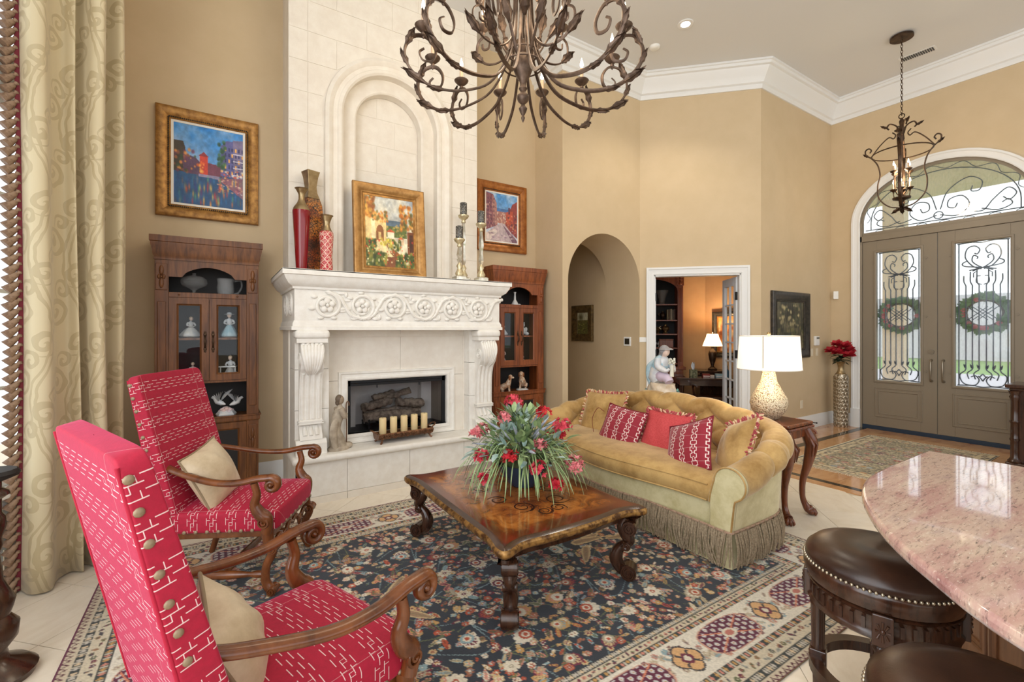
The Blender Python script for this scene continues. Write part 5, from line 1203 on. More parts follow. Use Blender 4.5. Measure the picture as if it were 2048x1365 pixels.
        for side in range(4):
            L = (w if side < 2 else h) / 2 - .43; n = int(round(2 * L / .62)); step_ = 2 * L / n
            for i in range(n):
                for ti, kind in ((-L + step_ * (i + .5), 0), (-L + step_ * i, 1)):
                    p = ((ti, h / 2 - mid), (ti, mid - h / 2), (w / 2 - mid, ti), (mid - w / 2, ti))[side]; hor = side < 2
                    def fn(a, dx, dy, hor=hor, kind=kind):
                        u, v = (dx, dy) if hor else (dy, dx)
                        if kind == 0:
                            d = np.maximum(np.abs(u) / .185, np.abs(v) / .095) ; d2 = (np.abs(u) / .2) ** 3 + (np.abs(v) / .1) ** 3
                            a[d2 < 1] = C(196, 150, 130); a[d2 < .86] = C(92, 30, 56); m = d2 < .8
                            q1 = np.hypot(((u / .038) % 1) - .5, (((v + (np.floor(u / .038) % 2) * .019) / .038) % 1) - .5); a[m & (q1 < .33)] = C(196, 192, 190); a[m & (q1 < .12)] = GD
                            a[m & (np.abs(np.abs(v) - np.abs(u) * .45) < .004)] = C(206, 128, 96); rr = np.hypot(u / 1.6, v); a[rr < .03] = IV; a[rr < .018] = C(180, 110, 96)
                        else:
                            t = np.arctan2(v, u); d = np.hypot(u, v) / (.088 * (.78 + .22 * np.abs(np.cos(2 * t)))); a[d < 1] = C(60, 56, 58); a[d < .88] = C(204, 160, 110); a[(d < .82) & (np.abs(np.cos(2 * t)) < .3)] = C(60, 56, 58); a[d < .4] = MR; a[d < .22] = IV
                    stamp(p[0], p[1], .22, fn)
        guard(.43, .462, C(52, 56, 54), GD, PK); band(.462, .50, C(198, 184, 158)); sprinkle(.462, .50, .03, [C(70, 66, 70), MR, GR, PK], 7, .013); guard(.50, .53, C(52, 56, 54), C(186, 178, 166), C(204, 182, 150), .03)
    else:
        band(0, .02, C(210, 196, 164)); band(.02, .04, C(48, 46, 44)); band(.04, .16, C(206, 190, 152)); sprinkle(.04, .16, .03, [C(120, 96, 70), C(90, 84, 76), C(176, 150, 110)], 9, .026)
    A *= (.94 + .12 * g.random((H, W)))[..., None]
    return np.clip(A, 0, 1)
RUGM = Mat('woven_wool', (.5, .5, .5), .95, Sheen_Weight=.15); RUGM.set('Base Color', RUGM.attr()); RUGM.bump(RUGM.noise(260, 2), .35, .003); RUGM = RUGM.m
def rug(label, x0, x1, y0, y1, step, seed, fringe=None):
    t = thing('area_rug', label, 'rug', ((x0 + x1) / 2, (y0 + y1) / 2, 0)); w_, h_ = x1 - x0, y1 - y0
    colgrid('pile', rugimg(w_, h_, step, seed), w_, h_, RUGM, t, 'xy', loc=(0, 0, .0105))
    b = B(); b.box(-w_ / 2, w_ / 2, -h_ / 2, h_ / 2, .004, .0098); b.obj('backing', plain('jute_backing', srgb(150, 124, 96), .95), t, 0)
    if fringe:
        b = B()
        for s in (-1, 1):
            for k in range(int(h_ / .012)): y = -h_ / 2 + .012 * (k + .5); b.tube([(s * w_ / 2, y, .008), (s * (w_ / 2 + .03), y + random.uniform(-.006, .006), .007), (s * (w_ / 2 + .05), y + random.uniform(-.01, .01), .0065)], .0022, 4)
        o = b.obj('fringe', plain('rug_fringe', srgb(222, 208, 182), .9), t, 0); o['kind'] = 'stuff'
    return t
rug('large oriental rug with navy floral field under the coffee table', -.615, 3.625, 1.045, 4.0, .006, 2)
rug('small ivory oriental rug in the foyer before the double doors', 5.66, 8.02, 1.45, 2.78, .009, 4, True)
# ---------------------------------------------------------------- coffee table
TZ = .47
ct = thing('coffee_table', 'carved coffee table with burl top and scrolled legs', 'table', (1.69, 2.60, .012)); TA, TB = .535, .72
def tbl_outline(inset=0, n=5):
    q = [(.0, .955), (.4, .945), (.62, .93), (.76, .945), (.88, .985), (.955, .985), (.99, .95), (.995, .88), (.965, .79), (.945, .68), (.95, .45), (.955, 0)]
    P = [(x * TA, y * TB) for x, y in q]; P = P + [(x, -y) for x, y in P[::-1]][1:]; P = P + [(-x, y) for x, y in P[::-1]][1:-1]
    P = bez(P + [P[0]], n)[:-1]; N = len(P); out = []
    for i in range(N):
        d = Vector((P[(i + 1) % N][0] - P[i - 1][0], P[(i + 1) % N][1] - P[i - 1][1])).normalized(); out.append((P[i][0] - d.y * inset, P[i][1] + d.x * inset))
    # inset towards the centre
    if inset and (abs(out[0][1]) > abs(P[0][1])): out = [(2 * p[0] - o_[0], 2 * p[1] - o_[1]) for p, o_ in zip(P, out)]
    return out
def stack(layers, name, mat, root, cap_top=False, cap_bot=False):
    b = B(); vs = []; n = None
    for ins, z in layers: o_ = tbl_outline(ins); n = len(o_); vs += [(x, y, z) for x, y in o_]
    fs = [(i * n + k, i * n + (k + 1) % n, (i + 1) * n + (k + 1) % n, (i + 1) * n + k) for i in range(len(layers) - 1) for k in range(n)]
    if cap_top: fs.append(tuple((len(layers) - 1) * n + k for k in range(n)))
    if cap_bot: fs.append(tuple(range(n))[::-1])
    b.add(vs, fs); return b.obj(name, mat, root, 50)
GEDGE = noisy('gilded_edge', srgb(84, 54, 28), srgb(170, 128, 70), 26, .32, .45, lo=.4, hi=.6)
stack([(.10, .345), (.07, .35), (.075, .375), (.045, .385), (.03, .40)], 'apron_moulding', WOOD_DK, ct, cap_bot=True)
stack([(.03, .40), (.008, .408), (0, .42), (.0, .438), (.012, .449)], 'gilded_edge', GEDGE, ct)
BURL = Mat('burl_veneer', (.3, .12, .03), .16, Coat_Weight=.5, Coat_Roughness=.08); x, y, z = BURL.xyz()
bn = BURL.noise(7, 8, .65, None, 'Object', 1.2)
cen = BURL.ramp(bn, [(.28, srgb(74, 36, 14)), (.45, srgb(136, 74, 28)), (.6, srgb(176, 108, 46)), (.75, srgb(120, 60, 22))]); edg = BURL.ramp(BURL.noise(5, 6), [(.3, srgb(58, 22, 10)), (.6, srgb(112, 48, 20))])
dd = (x / TA).abs().mx((y / TB).abs()); wob = BURL.noise(3, 2) * .05
BURL.set('Base Color', BURL.mix((dd + wob - .72) * 9, cen, BURL.mix((dd + wob - .9) * 14, edg, srgb(40, 22, 14)))); BURL = BURL.m
stack([(.012, .449), (.03, .456), (.045, .458)], 'top_border', WOOD_DK, ct)
b = B(); o_ = tbl_outline(.045); n = len(o_); vs = [(x * k, y * k, .458 + .0005 * (1 - k)) for k in (1, .66, .33) for x, y in o_] + [(0, 0, .4585)]
b.add(vs, [(i * n + k, i * n + (k + 1) % n, (i + 1) * n + (k + 1) % n, (i + 1) * n + k) for i in range(2) for k in range(n)] + [(2 * n + k, 2 * n + (k + 1) % n, 3 * n) for k in range(n)]); b.obj('top', BURL, ct, 50)
def inlay(cx, cy, r, a0, dirn):
    b = B(); b.tube([(cx + p[0], cy + p[1], .4592) for p in spiral((0, 0), r, .012, a0, a0 + dirn * 3.2 * PI, 34)], [.006 - .004 * i / 34 for i in range(35)], 4, flat=(.12, 1), ref=(0, 0, 1))
    b.tube([(cx + p[0] * 1.12, cy + p[1] * 1.12, .4592) for p in spiral((0, 0), r, r * .6, a0 - dirn * .8, a0 + dirn * 1.2, 16)], .003, 4, flat=(.12, 1), ref=(0, 0, 1)); b.obj('inlay_scroll', plain('dark_inlay', srgb(48, 22, 12), .25) if 'dark_inlay' not in bpy.data.materials else bpy.data.materials['dark_inlay'], ct, 0)
for sx in (-1, 1):
    for sy in (-1, 1): inlay(sx * .13, sy * .30, .075, PI * .5 * sy, sx * sy); inlay(sx * .2, sy * .12, .06, -PI * .5 * sy, -sx * sy); inlay(sx * .05, sy * .42, .05, 0, sx)
for sx in (-1, 1):
    for sy in (-1, 1):
        d = Vector((sx * .58, sy * .81, 0)).normalized(); o_ = Vector((sx * .43, sy * .625, 0)); side = Vector((-d.y, d.x, 0))
        g_ = lambda q, z: o_ + d * q + Vector((0, 0, z))
        S_ = bez([(-.01, .385), (-.03, .33), (.0, .27), (.012, .235), (-.05, .185), (-.07, .12), (-.035, .055), (.02, .035)], 5); n = len(S_)
        b = B(); b.tube([g_(*p) for p in S_], [.028 + .014 * math.sin(PI * (i / n) * 2.2) ** 2 for i in range(n)], 12); L_ = b.obj('leg', WOOD_DK, ct, 60)
        for (c_, z_, r_, wd, a0) in ((.015, .325, .05, .042, PI * .6), (-.005, .215, .032, .036, PI), (.01, .056, .054, .046, PI * .5)):
            for sd in (-1, 1):
                q = B(); q.tube([g_(c_ + p[0], z_ + p[1]) + side * sd * wd * .86 for p in spiral((0, 0), r_ - .008, .008, a0, a0 + 3.6 * PI, 30)], .0085, 6); q.obj('scroll', WOOD_DK, L_, 60)
            q = B(); q.tube([g_(c_, z_) - side * wd * .9, g_(c_, z_) + side * wd * .9], r_ - .006, 16); q.obj('scroll_roll', WOOD_DK, L_, 40)
# ---------------------------------------------------------------- flower arrangement
fa = thing('flower_arrangement', 'red and green silk flower arrangement in a blue bowl on coffee table', 'flowers', (1.79, 2.64, .012 + .459)); fa.scale = (1.12, 1.12, 1.08)
b = B(); b.lathe([(.075, 0), (.085, .01), (.13, .08), (.175, .15), (.18, .16), (.165, .155), (.1, .05), (0, .03)], 30, sx=1, sy=1.1); b.obj('bowl', Mat('blue_glaze', srgb(42, 66, 92), .25).m, fa, 60)
b = B(); b.ball((0, 0, .15), (.15, .165, .07), 16, 8); b.obj('moss', noisy('moss', srgb(62, 76, 46), srgb(96, 104, 66), 40, .95), fa, 60)
LF = [noisy('grass_green', srgb(118, 148, 92), srgb(172, 192, 140), 12, .6), noisy('leaf_green', srgb(92, 122, 84), srgb(150, 168, 118), 12, .6), noisy('sage_leaf', srgb(128, 160, 154), srgb(186, 202, 194), 12, .6)]
b = B()
for k in range(150):
    a = random.uniform(0, 2 * PI); r0 = .12 * random.random() ** .5; L = random.uniform(.24, .38); zt = random.uniform(.03, .12); cs, sn = math.cos(a), math.sin(a); q = random.uniform(-.4, .4); c2_, s2_ = math.cos(a + q), math.sin(a + q)
    P = bez([(r0 * cs, r0 * sn, .17), ((r0 + L * .35) * cs, (r0 + L * .35) * sn, .19 + zt), ((r0 + L * .25) * cs + L * .5 * c2_, (r0 + L * .25) * sn + L * .5 * s2_, .12 + zt * .4), ((r0 + L * .3) * cs + L * .6 * c2_, (r0 + L * .3) * sn + L * .6 * s2_, random.uniform(.01, .07))], 3)
    b.tube(P, [.0028] * (len(P) - 2) + [.002, .0008], 3, flat=(.5, 1.4))
o = b.obj('grass', LF[0], fa, 0, fix=False); o['kind'] = 'stuff'
for mi, cnt in ((1, 230), (2, 170), (0, 120)):
    b = B()
    for k in range(cnt):
        a = random.uniform(0, 2 * PI); el = random.uniform(.1, 1.45); rr = random.uniform(.10, .30); c = Vector((rr * math.cos(a) * math.cos(el) * 1.1, rr * math.sin(a) * math.cos(el) * 1.1, .17 + rr * math.sin(el) * 1.05))
        d = (c - Vector((0, 0, .12))).normalized() + Vector((random.uniform(-.5, .5), random.uniform(-.5, .5), random.uniform(-.4, .4))); b.leaf(c, d, (0, 0, 1), random.uniform(.05, .10), random.uniform(.010, .022), random.uniform(.1, .5), 4)
    o = b.obj('foliage', LF[mi], fa, 0, fix=False); o['kind'] = 'stuff'
REDF = [noisy('red_petal', srgb(188, 36, 60), srgb(216, 78, 92), 20, .6), noisy('pink_petal', srgb(204, 92, 104), srgb(228, 150, 150), 20, .6), noisy('bright_red_petal', srgb(206, 40, 46), srgb(186, 24, 50), 20, .6)]
STEM = plain('stem_green', srgb(110, 124, 74), .7)
def cluster(p, r, m, n=26, hang=False):
    p = Vector(p); b = B(); d0 = (p - Vector((0, 0, .1))).normalized()
    for k in range(n):
        a, e = random.uniform(0, 2 * PI), random.uniform(-.3, 1.3); v = Vector((math.cos(a) * math.cos(e), math.sin(a) * math.cos(e), math.sin(e))); c = p + v * r * random.uniform(.6, 1)
        for j in range(4): aa = 2 * PI * j / 4 + k; pd = (v + v.orthogonal() * math.cos(aa) * 1.2 + v.cross(v.orthogonal()) * math.sin(aa) * 1.2).normalized(); b.leaf(c, pd, v, .024, .0075, .1, 2)
    f_ = b.obj('flower_cluster', m, fa, 0, fix=False)
    s = B(); s.tube(bez([(p.x * .25, p.y * .25, .16), tuple(p * .6 + Vector((0, 0, .09))), tuple(p - d0 * r * .3)], 4), .003, 5); s.obj('stem', STEM, f_, 60)
for k, (x, y, z, r) in enumerate([(-.02, .06, .50, .05), (-.12, .0, .42, .035), (.10, -.06, .44, .04), (.16, -.14, .36, .06), (.2, -.2, .14, .055), (-.16, -.12, .22, .045), (-.06, -.24, .17, .05), (.0, -.16, .27, .04), (.03, -.26, .07, .035), (-.27, -.02, .22, .035), (-.25, .08, .33, .03), (.24, -.02, .28, .035), (.1, .2, .33, .05), (-.12, .22, .3, .05), (.27, .14, .22, .045), (-.3, -.1, .12, .03), (.12, -.3, .16, .03)]): cluster((x * 1.14, y * 1.14, z * 1.05), r * 1.1, REDF[k % 3], 26)
LAV = noisy('lavender_grey', srgb(160, 162, 184), srgb(196, 200, 210), 30, .8)
for k in range(11):
    a = 2 * PI * k / 11 + .3; e = (1.1, .5, .9)[k % 3]; L = random.uniform(.34, .46); b = B(); pts = bez([(0, 0, .15), (.4 * L * math.cos(a) * math.cos(e), .4 * L * math.sin(a) * math.cos(e), .15 + .5 * L * math.sin(e)), (L * math.cos(a) * math.cos(e), L * math.sin(a) * math.cos(e), .14 + L * math.sin(e) - .05 * math.cos(e))], 8)
    b.tube(pts, [.002] * 7 + [.003, .006, .009, .01, .009, .0095, .008, .007, .004, .002], 7); b.obj('lavender_spike', LAV, fa, 60)
# ---------------------------------------------------------------- sofa table, lamp, lady figure
def cab_table(label, x0, x1, y0, y1, h):
    t = thing('sofa_table', label, 'table', ((x0 + x1) / 2, (y0 + y1) / 2, 0)); a, b_ = (x1 - x0) / 2, (y1 - y0) / 2
    q = B(); q.box(-a, a, -b_, b_, h - .03, h); q.obj('top', WOOD_TBL, t, 0, bevel=.012, seg=3)
    q = B(); rope = []
    per = [(-a, -b_), (a, -b_), (a, b_), (-a, b_)]
    for i in range(4):
        p, e = Vector(per[i]), Vector(per[(i + 1) % 4]); n = int((e - p).length / .024)
        for k in range(n): c = p.lerp(e, (k + .5) / n); q.ball((c.x, c.y, h - .042), (.013, .013, .013), 7, 5)
    q.obj('gadroon_edge', WOOD_TBL, t, 60)
    q = B(); q.box(-a + .03, a - .03, -b_ + .03, b_ - .03, h - .13, h - .05); q.obj('apron', WOOD_TBL, t, 0, bevel=.006)
    for sx in (-1, 1):
        for sy in (-1, 1):
            ox, oy = sx * (a - .05), sy * (b_ - .05); d = Vector((sx * .6, sy * .8, 0)).normalized(); g_ = lambda r, z: (ox + d.x * r, oy + d.y * r, z)
            P = bez([(0, h - .06), (.035, h - .14), (.05, h - .22), (.02, h - .38), (-.012, .28), (-.012, .14), (.02, .06), (.045, .045)], 5); n = len(P)
            rad = [.045, .046, .047, .048, .05, .051, .052, .052, .052, .05, .048, .046, .043, .04, .037, .034, .032, .03, .028, .026, .025, .024, .023, .023, .022, .022, .023, .024, .026, .029, .032, .035, .037, .038, .038, .036]
            q = B(); q.tube([g_(*p) for p in P], rad[:n], 12); L_ = q.obj('leg', WOOD_TBL, t, 60)
            q = B(); q.ball(g_(.05, .03), (.036, .036, .03), 12, 8)
            for k in (-1, 0, 1):
                v = Vector((d.x * math.cos(k * .7) - d.y * math.sin(k * .7), d.y * math.cos(k * .7) + d.x * math.sin(k * .7), 0)); c = Vector(g_(.045, .05)); q.tube([c, c + v * .03 + Vector((0, 0, -.005)), c + v * .042 + Vector((0, 0, -.03)), c + v * .038 + Vector((0, 0, -.045))], [.014, .014, .012, .006], 7)
            q.obj('claw_foot', WOOD_TBL, L_, 60)
            q = B()
            for k in range(-2, 3): v = Vector((d.x * math.cos(k * .5) - d.y * math.sin(k * .5), d.y * math.cos(k * .5) + d.x * math.sin(k * .5), 0)); c = Vector((ox, oy, h - .13)); q.tube([c + v * .05, c + v * .09 + Vector((0, 0, -.06)), c + v * .075 + Vector((0, 0, -.16))], [.008, .013, .004], 6)
            q.obj('knee_carving', WOOD_TBL, L_, 60)
            q = B(); q.tube([g_(.05 + p[0], h - .105 + p[1]) for p in spiral((0, 0), .035, .006, 0, 3.6 * PI, 24)], .012, 7); q.obj('shoulder_scroll', WOOD_TBL, L_, 60)
    return t
cab_table('carved mahogany console with claw feet behind the sofa', 3.79, 4.2, 1.84, 3.78, .79)
SHADE = Mat('linen_shade', srgb(246, 238, 226), .8, Emission_Color=(1, .86, .68), Emission_Strength=.55).m
HAM = Mat('hammered_ivory', srgb(214, 196, 162), .35, .35); hv = HAM.vor(105); HAM.set('Base Color', HAM.ramp(hv, [(.5, srgb(232, 216, 186)), (.8, srgb(150, 126, 94))])); HAM.bump(1 - hv, .8, .006); HAM = HAM.m
lp = thing('table_lamp', 'ivory hammered gourd lamp with white drum shade behind the sofa', 'lamp', (3.98, 2.095, .79))
b = B(); b.lathe([(.06, 0), (.075, .008), (.13, .07), (.148, .13), (.14, .18), (.10, .25), (.065, .32), (.05, .39), (.045, .46), (.03, .465)], 36); b.obj('base', HAM, lp, 60)
b = B(); b.lathe([(.245, .425), (.247, .428), (.228, .71), (.225, .713), (.222, .71), (.241, .43)], 40, caps=False); o = b.obj('shade', SHADE, lp, 60)
b = B(); b.box(-.2455, -.235, -.006, .006, .43, .708); b.obj('shade_seam', plain('shade_band', srgb(214, 206, 196), .8), o, 0, rot=(0, 0, R(18)))
for z_, r_ in ((.427, .2465), (.711, .2265)):
    b = B(); b.tube([(r_ * math.cos(a), r_ * math.sin(a), z_) for a in [2 * PI * k / 40 for k in range(40)]], .004, 6, closed=True); b.obj('shade_trim', plain('shade_trim', srgb(226, 218, 206), .8) if 'shade_trim' not in bpy.data.materials else bpy.data.materials['shade_trim'], o, 60)
b = B(); b.lathe([(.006, .45), (.006, .72), (.016, .725), (.014, .74), (.0, .75)], 12); b.obj('finial', PEWTER, lp, 60)
o = light('sofa_lamp_bulb', 'POINT', (0, 0, .57), 9, (1, .8, .55), .05); o.parent = lp
fg = thing('lady_statue', 'porcelain lady in a blue cape seated on flowered rocks behind the sofa', 'figurine', (3.98, 3.22, .79), R(-14))
Y = lambda y, z: (0, -y, z)
b = B(); b.grid(lambda u, v: (.115 * (1 - .15 * v) * math.cos(2 * PI * u) * (1 + .12 * math.sin(5 * 2 * PI * u + 6 * v)), .20 * (1 - .1 * v) * math.sin(2 * PI * u) * (1 + .1 * math.sin(4 * 2 * PI * u + 9 * v)), .20 * v), 36, 12, cu=True); b.prism([(.09 * math.cos(a), .17 * math.sin(a)) for a in [2 * PI * k / 20 for k in range(20)]], .17, .2); b.obj('rocks', noisy('painted_rock', srgb(216, 194, 164), srgb(238, 228, 212), 12, .4), fg, 60)
b = B()
for k in range(46):
    a = random.uniform(0, 2 * PI); c = Vector((.13 * math.cos(a), .21 * math.sin(a), random.uniform(.01, .13)))
    for j in range(5): b.leaf(c, Vector((math.cos(a) + random.uniform(-1, 1), math.sin(a) + random.uniform(-1, 1), random.uniform(-.3, .8))), (0, 0, 1), .03, .012, .3, 3)
b.obj('flowers', noisy('teal_porcelain', srgb(84, 158, 158), srgb(150, 200, 196), 30, .3), fg, 0)
b = B(); b.tube([(0, .02, .2), (0, .06, .26), (0, .05, .33), (0, .0, .40), (0, -.03, .46), (0, -.03, .48)], [.085, .105, .09, .07, .06, .03], 14); b.obj('dress', PORC, fg, 60)
b = B(); b.tube(bez([(-.02, .02, .27), (-.03, -.06, .27), (-.02, -.12, .255), (-.02, -.15, .22)], 4), [.06] * 5 + [.05] * 4 + [.045] * 4, 10); b.obj('lap', plain('lilac_porcelain', srgb(206, 190, 208), .25), fg, 60)
b = B(); b.tube(bez([(0, .05, .46), (0, .10, .42), (0, .16, .36), (0, .17, .26), (0, .15, .17)], 4), [.03, .035, .04, .045, .05, .055, .06, .065, .07, .07, .07, .07, .068, .065, .06, .055, .05], 12, flat=(.6, 1.1)); b.tube([(0, .03, .36), (0, .0, .44), (0, -.03, .475)], [.09, .08, .05], 12, flat=(1, 1)); b.obj('cape', PORC_BLUE, fg, 60)
for s in (-1, 1): b = B(); b.tube(bez([(s * .06, -.02, .45), (s * .085, -.05, .38), (s * .05, -.13, .34), (s * .03, -.16, .36)], 4), [.035, .036, .036, .036, .036, .034, .032, .028, .024, .02, .018, .015, .012], 9); b.obj('arm', PORC, fg, 60)
b = B(); b.ball((0, -.06, .535), (.042, .048, .052), 14, 10); b.ball((0, -.108, .53), .009, 6, 5); b.tube([(0, -.03, .46), (0, -.045, .5)], .022, 8); b.obj('head', SKIN, fg, 60)
b = B(); b.ball((0, -.042, .548), (.055, .058, .056), 14, 10); b.tube([(0, -.02, .53), (0, .01, .49), (0, .03, .46)], [.04, .03, .015], 9); b.lathe([(.075, .555), (.07, .56), (.05, .575)], 16, (0, -.07, 0)); b.obj('headscarf', GREYHAIR, fg, 60)
b = B(); b.tube([(.0, -.16, .28), (0, -.165, .36), (0, -.165, .40)], [.022, .018, .02], 8)
for k in range(14): a = k * 2.4; b.ball((.025 * math.cos(a), -.165 + .025 * math.sin(a), .41 + .004 * k), .013, 7, 5)
b.obj('bouquet', plain('bouquet_porcelain', srgb(222, 222, 206), .3), fg, 60)
# ---------------------------------------------------------------- island and stools
GRN = Mat('pink_granite', (.6, .4, .4), .06, Coat_Weight=.3, Coat_Roughness=.02)
g1 = GRN.ramp(GRN.noise(2.4, 7, .7, (.7, 3.2, 1), 'Object', .5), [(.28, srgb(146, 98, 96)), (.42, srgb(188, 146, 138)), (.55, srgb(206, 178, 160)), (.7, srgb(170, 142, 140))])
g2 = GRN.mix((GRN.noise(30, 6, .75, (.8, 4.5, 1)) - .53) * 6, g1, srgb(98, 74, 72)); g3 = GRN.mix((GRN.noise(60, 4, .7, (1, 2, 1)) - .6) * 8, g2, srgb(236, 222, 206))
x, y, z = GRN.xyz(); GRN.set('Base Color', GRN.mix(z.lt(.893) * (GRN.noise(40, 4) - .3) * 1.6, g3, srgb(206, 206, 204))); GRN = GRN.m
isl = thing('kitchen_island', 'curved kitchen island with panelled brown wood base', 'island', (2.4, -.4, 0))
edge = bez([(3.13, .83), (2.64, .832), (2.38, .822), (2.22, .79), (2.08, .742), (1.94, .675), (1.80, .593), (1.68, .506), (1.573, .411), (1.46, .302), (1.38, .19), (1.31, .02), (1.27, -.2), (1.27, -.5)], 4)
poly = edge + [(1.3, -1.6), (3.13, -1.6)]
b = B(); b.prism(poly[::-1], .88, .92); gt = b.obj('granite_countertop', GRN, None, 40, bevel=.014, seg=3); tag(gt, 'polished pink granite countertop with a curved front edge', 'countertop')
basep = [(3.1, .76), (2.6, .33), (2.2, -.05), (1.95, -.5), (1.9, -1.5), (3.1, -1.5)]
b = B(); b.prism(basep[::-1], 0, .88); part(b, 'cabinet_base', WOOD_BASE, isl, smooth=0)
def panel(p, q, inset=.05):
    p, q = Vector(p), Vector(q); d = (q - p); L = d.length; d.normalize(); nrm = Vector((d.y, -d.x)); nrm = -nrm if nrm.dot(Vector((2.8, -1)) - p) > 0 else nrm
    M = Matrix(((d.x, 0, nrm.x, p.x), (d.y, 0, nrm.y, p.y), (0, 1, 0, 0), (0, 0, 0, 1)))
    k = max(1, int(round(L / .42)))
    for i in range(k):
        x0, x1 = L * i / k + inset, L * (i + 1) / k - inset
        b = B(); b.sweep([(0, 0), (0, .006), (.012, .014), (.022, .006), (.03, .014), (.04, .012), (.045, 0)], [(x0, .14, 0), (x0, .80), (x1, .80), (x1, .14)], True, M); part(b, 'panel_moulding', WOOD_BASE, isl, smooth=35)
    for (x0, x1, z0, z1) in ((0, L, .82, .88), (0, L, 0, .1)): b = B(); b.box(x0, x1, z0, z1, 0, .012, M); part(b, 'rail', WOOD_BASE, isl, smooth=0)
    for xx in (.0, L):
        b = B(); b.box(xx - .03, xx + .03, 0, .88, -.01, .018, M); part(b, 'corner_stile', WOOD_BASE, isl, smooth=0, bevel=.004)
        for dx in (-.012, .012): b = B(); b.tube([M @ Vector((xx + dx, .1, .018)), M @ Vector((xx + dx, .82, .018))], .008, 8); part(b, 'reed', WOOD_BASE, isl)
for i in range(4): panel(basep[i], basep[i + 1])
LEATHER = noisy('brown_leather', srgb(44, 26, 18), srgb(64, 40, 28), 7, .3, bump=.05, bscale=160)
SN = plain('silver_nail', srgb(190, 178, 156), .25, .9)
def stool(label, loc, rz):
    t = thing('bar_stool', label, 'stool', loc, rz, 'round leather stools at the island'); Rr = .245
    b = B(); b.lathe([(Rr - .004, .632), (Rr, .645), (Rr - .004, .665), (Rr - .03, .69), (Rr * .6, .712), (Rr * .25, .70), (0, .694)], 48); b.obj('leather_seat', LEATHER, t, 60)
    nb_ = B(); nb_.ball((0, 0, 0), .0065, 7, 5); me = meshof(nb_, 'nailhead', SN, 60)
    for k in range(88): a = 2 * PI * k / 88; inst('nailhead', me, t, ((Rr + .001) * math.cos(a), (Rr + .001) * math.sin(a), .634))
    b = B(); b.lathe([(Rr - .02, .56), (Rr - .006, .565), (Rr + .006, .60), (Rr + .006, .622), (Rr, .632), (Rr - .02, .632)], 48); b.obj('seat_rim', WOOD_DK, t, 40)
    b = B(); b.lathe([(.12, .46), (Rr - .016, .46), (Rr - .008, .468), (Rr - .016, .476), (Rr - .02, .482), (Rr - .02, .538), (Rr - .014, .546), (Rr - .006, .552), (Rr - .02, .56), (.12, .56)], 48); ap = b.obj('apron', WOOD_DK, t, 40)
    sl = B(); sl.box(-.004, .004, -.006, .006, -.02, .02); sm = meshof(sl, 'dentil', WOOD_DK, 0)
    for k in range(40):
        a = 2 * PI * (k + .5) / 40
        if abs((a / (PI / 2)) % 1 - .5) > .39: continue
        inst('dentil', sm, ap, ((Rr - .018) * math.cos(a), (Rr - .018) * math.sin(a), .51), (0, 0, a))
    for k in range(4):
        a = PI / 2 * k; c, s = math.cos(a), math.sin(a); M = Matrix.Rotation(a, 4, 'Z'); rl = Rr - .045
        q = B(); q.box(Rr - .055, Rr + .004, -.03, .03, .452, .562, M); bl = q.obj('corner_block', WOOD_DK, t, 0, bevel=.004)
        q = B(); q.ball(M @ Vector((Rr + .004, 0, .507)), .009, 8, 6)
        for j in range(8): e = 2 * PI * j / 8; q.tube([M @ Vector((Rr + .004, .011 * math.cos(e), .507 + .011 * math.sin(e))), M @ Vector((Rr + .006, .022 * math.cos(e), .507 + .035 * math.sin(e)))], [.003, .005], 6)
        q.obj('rosette', WOOD_DK, bl, 60)
        q = B(); q.lathe([(.02, .0), (.022, .01), (.018, .03), (.02, .14), (.026, .16)], 16, (rl, 0, 0), M); q.lathe([(.024, .23), (.026, .24), (.024, .26), (.027, .41), (.03, .425), (.024, .435), (.032, .445), (.032, .452)], 28, (rl, 0, 0), M, fn=lambda e, z: 1 - .09 * abs(math.cos(6 * e)) if .25 < z < .42 else 1); L_ = q.obj('leg', WOOD_DK, t, 50)
        q = B(); q.box(rl - .03, rl + .03, -.028, .028, .155, .235, M); q.obj('leg_block', WOOD_DK, L_, 0, bevel=.004)
    b = B(); ro, ri = Rr - .012, Rr - .055; b.lathe([(ri, .175), (ro, .175), (ro, .215), (ri, .215), (ri, .175)], 40, caps=False); b.obj('footrest_ring', WOOD_DK, t, 40)
    return t
stool('brown leather stool tucked under the granite counter', (2.16, .712, 0), R(20)); stool('nearest brown leather stool, cut off by the bottom edge', (1.50, .27, 0), R(48))
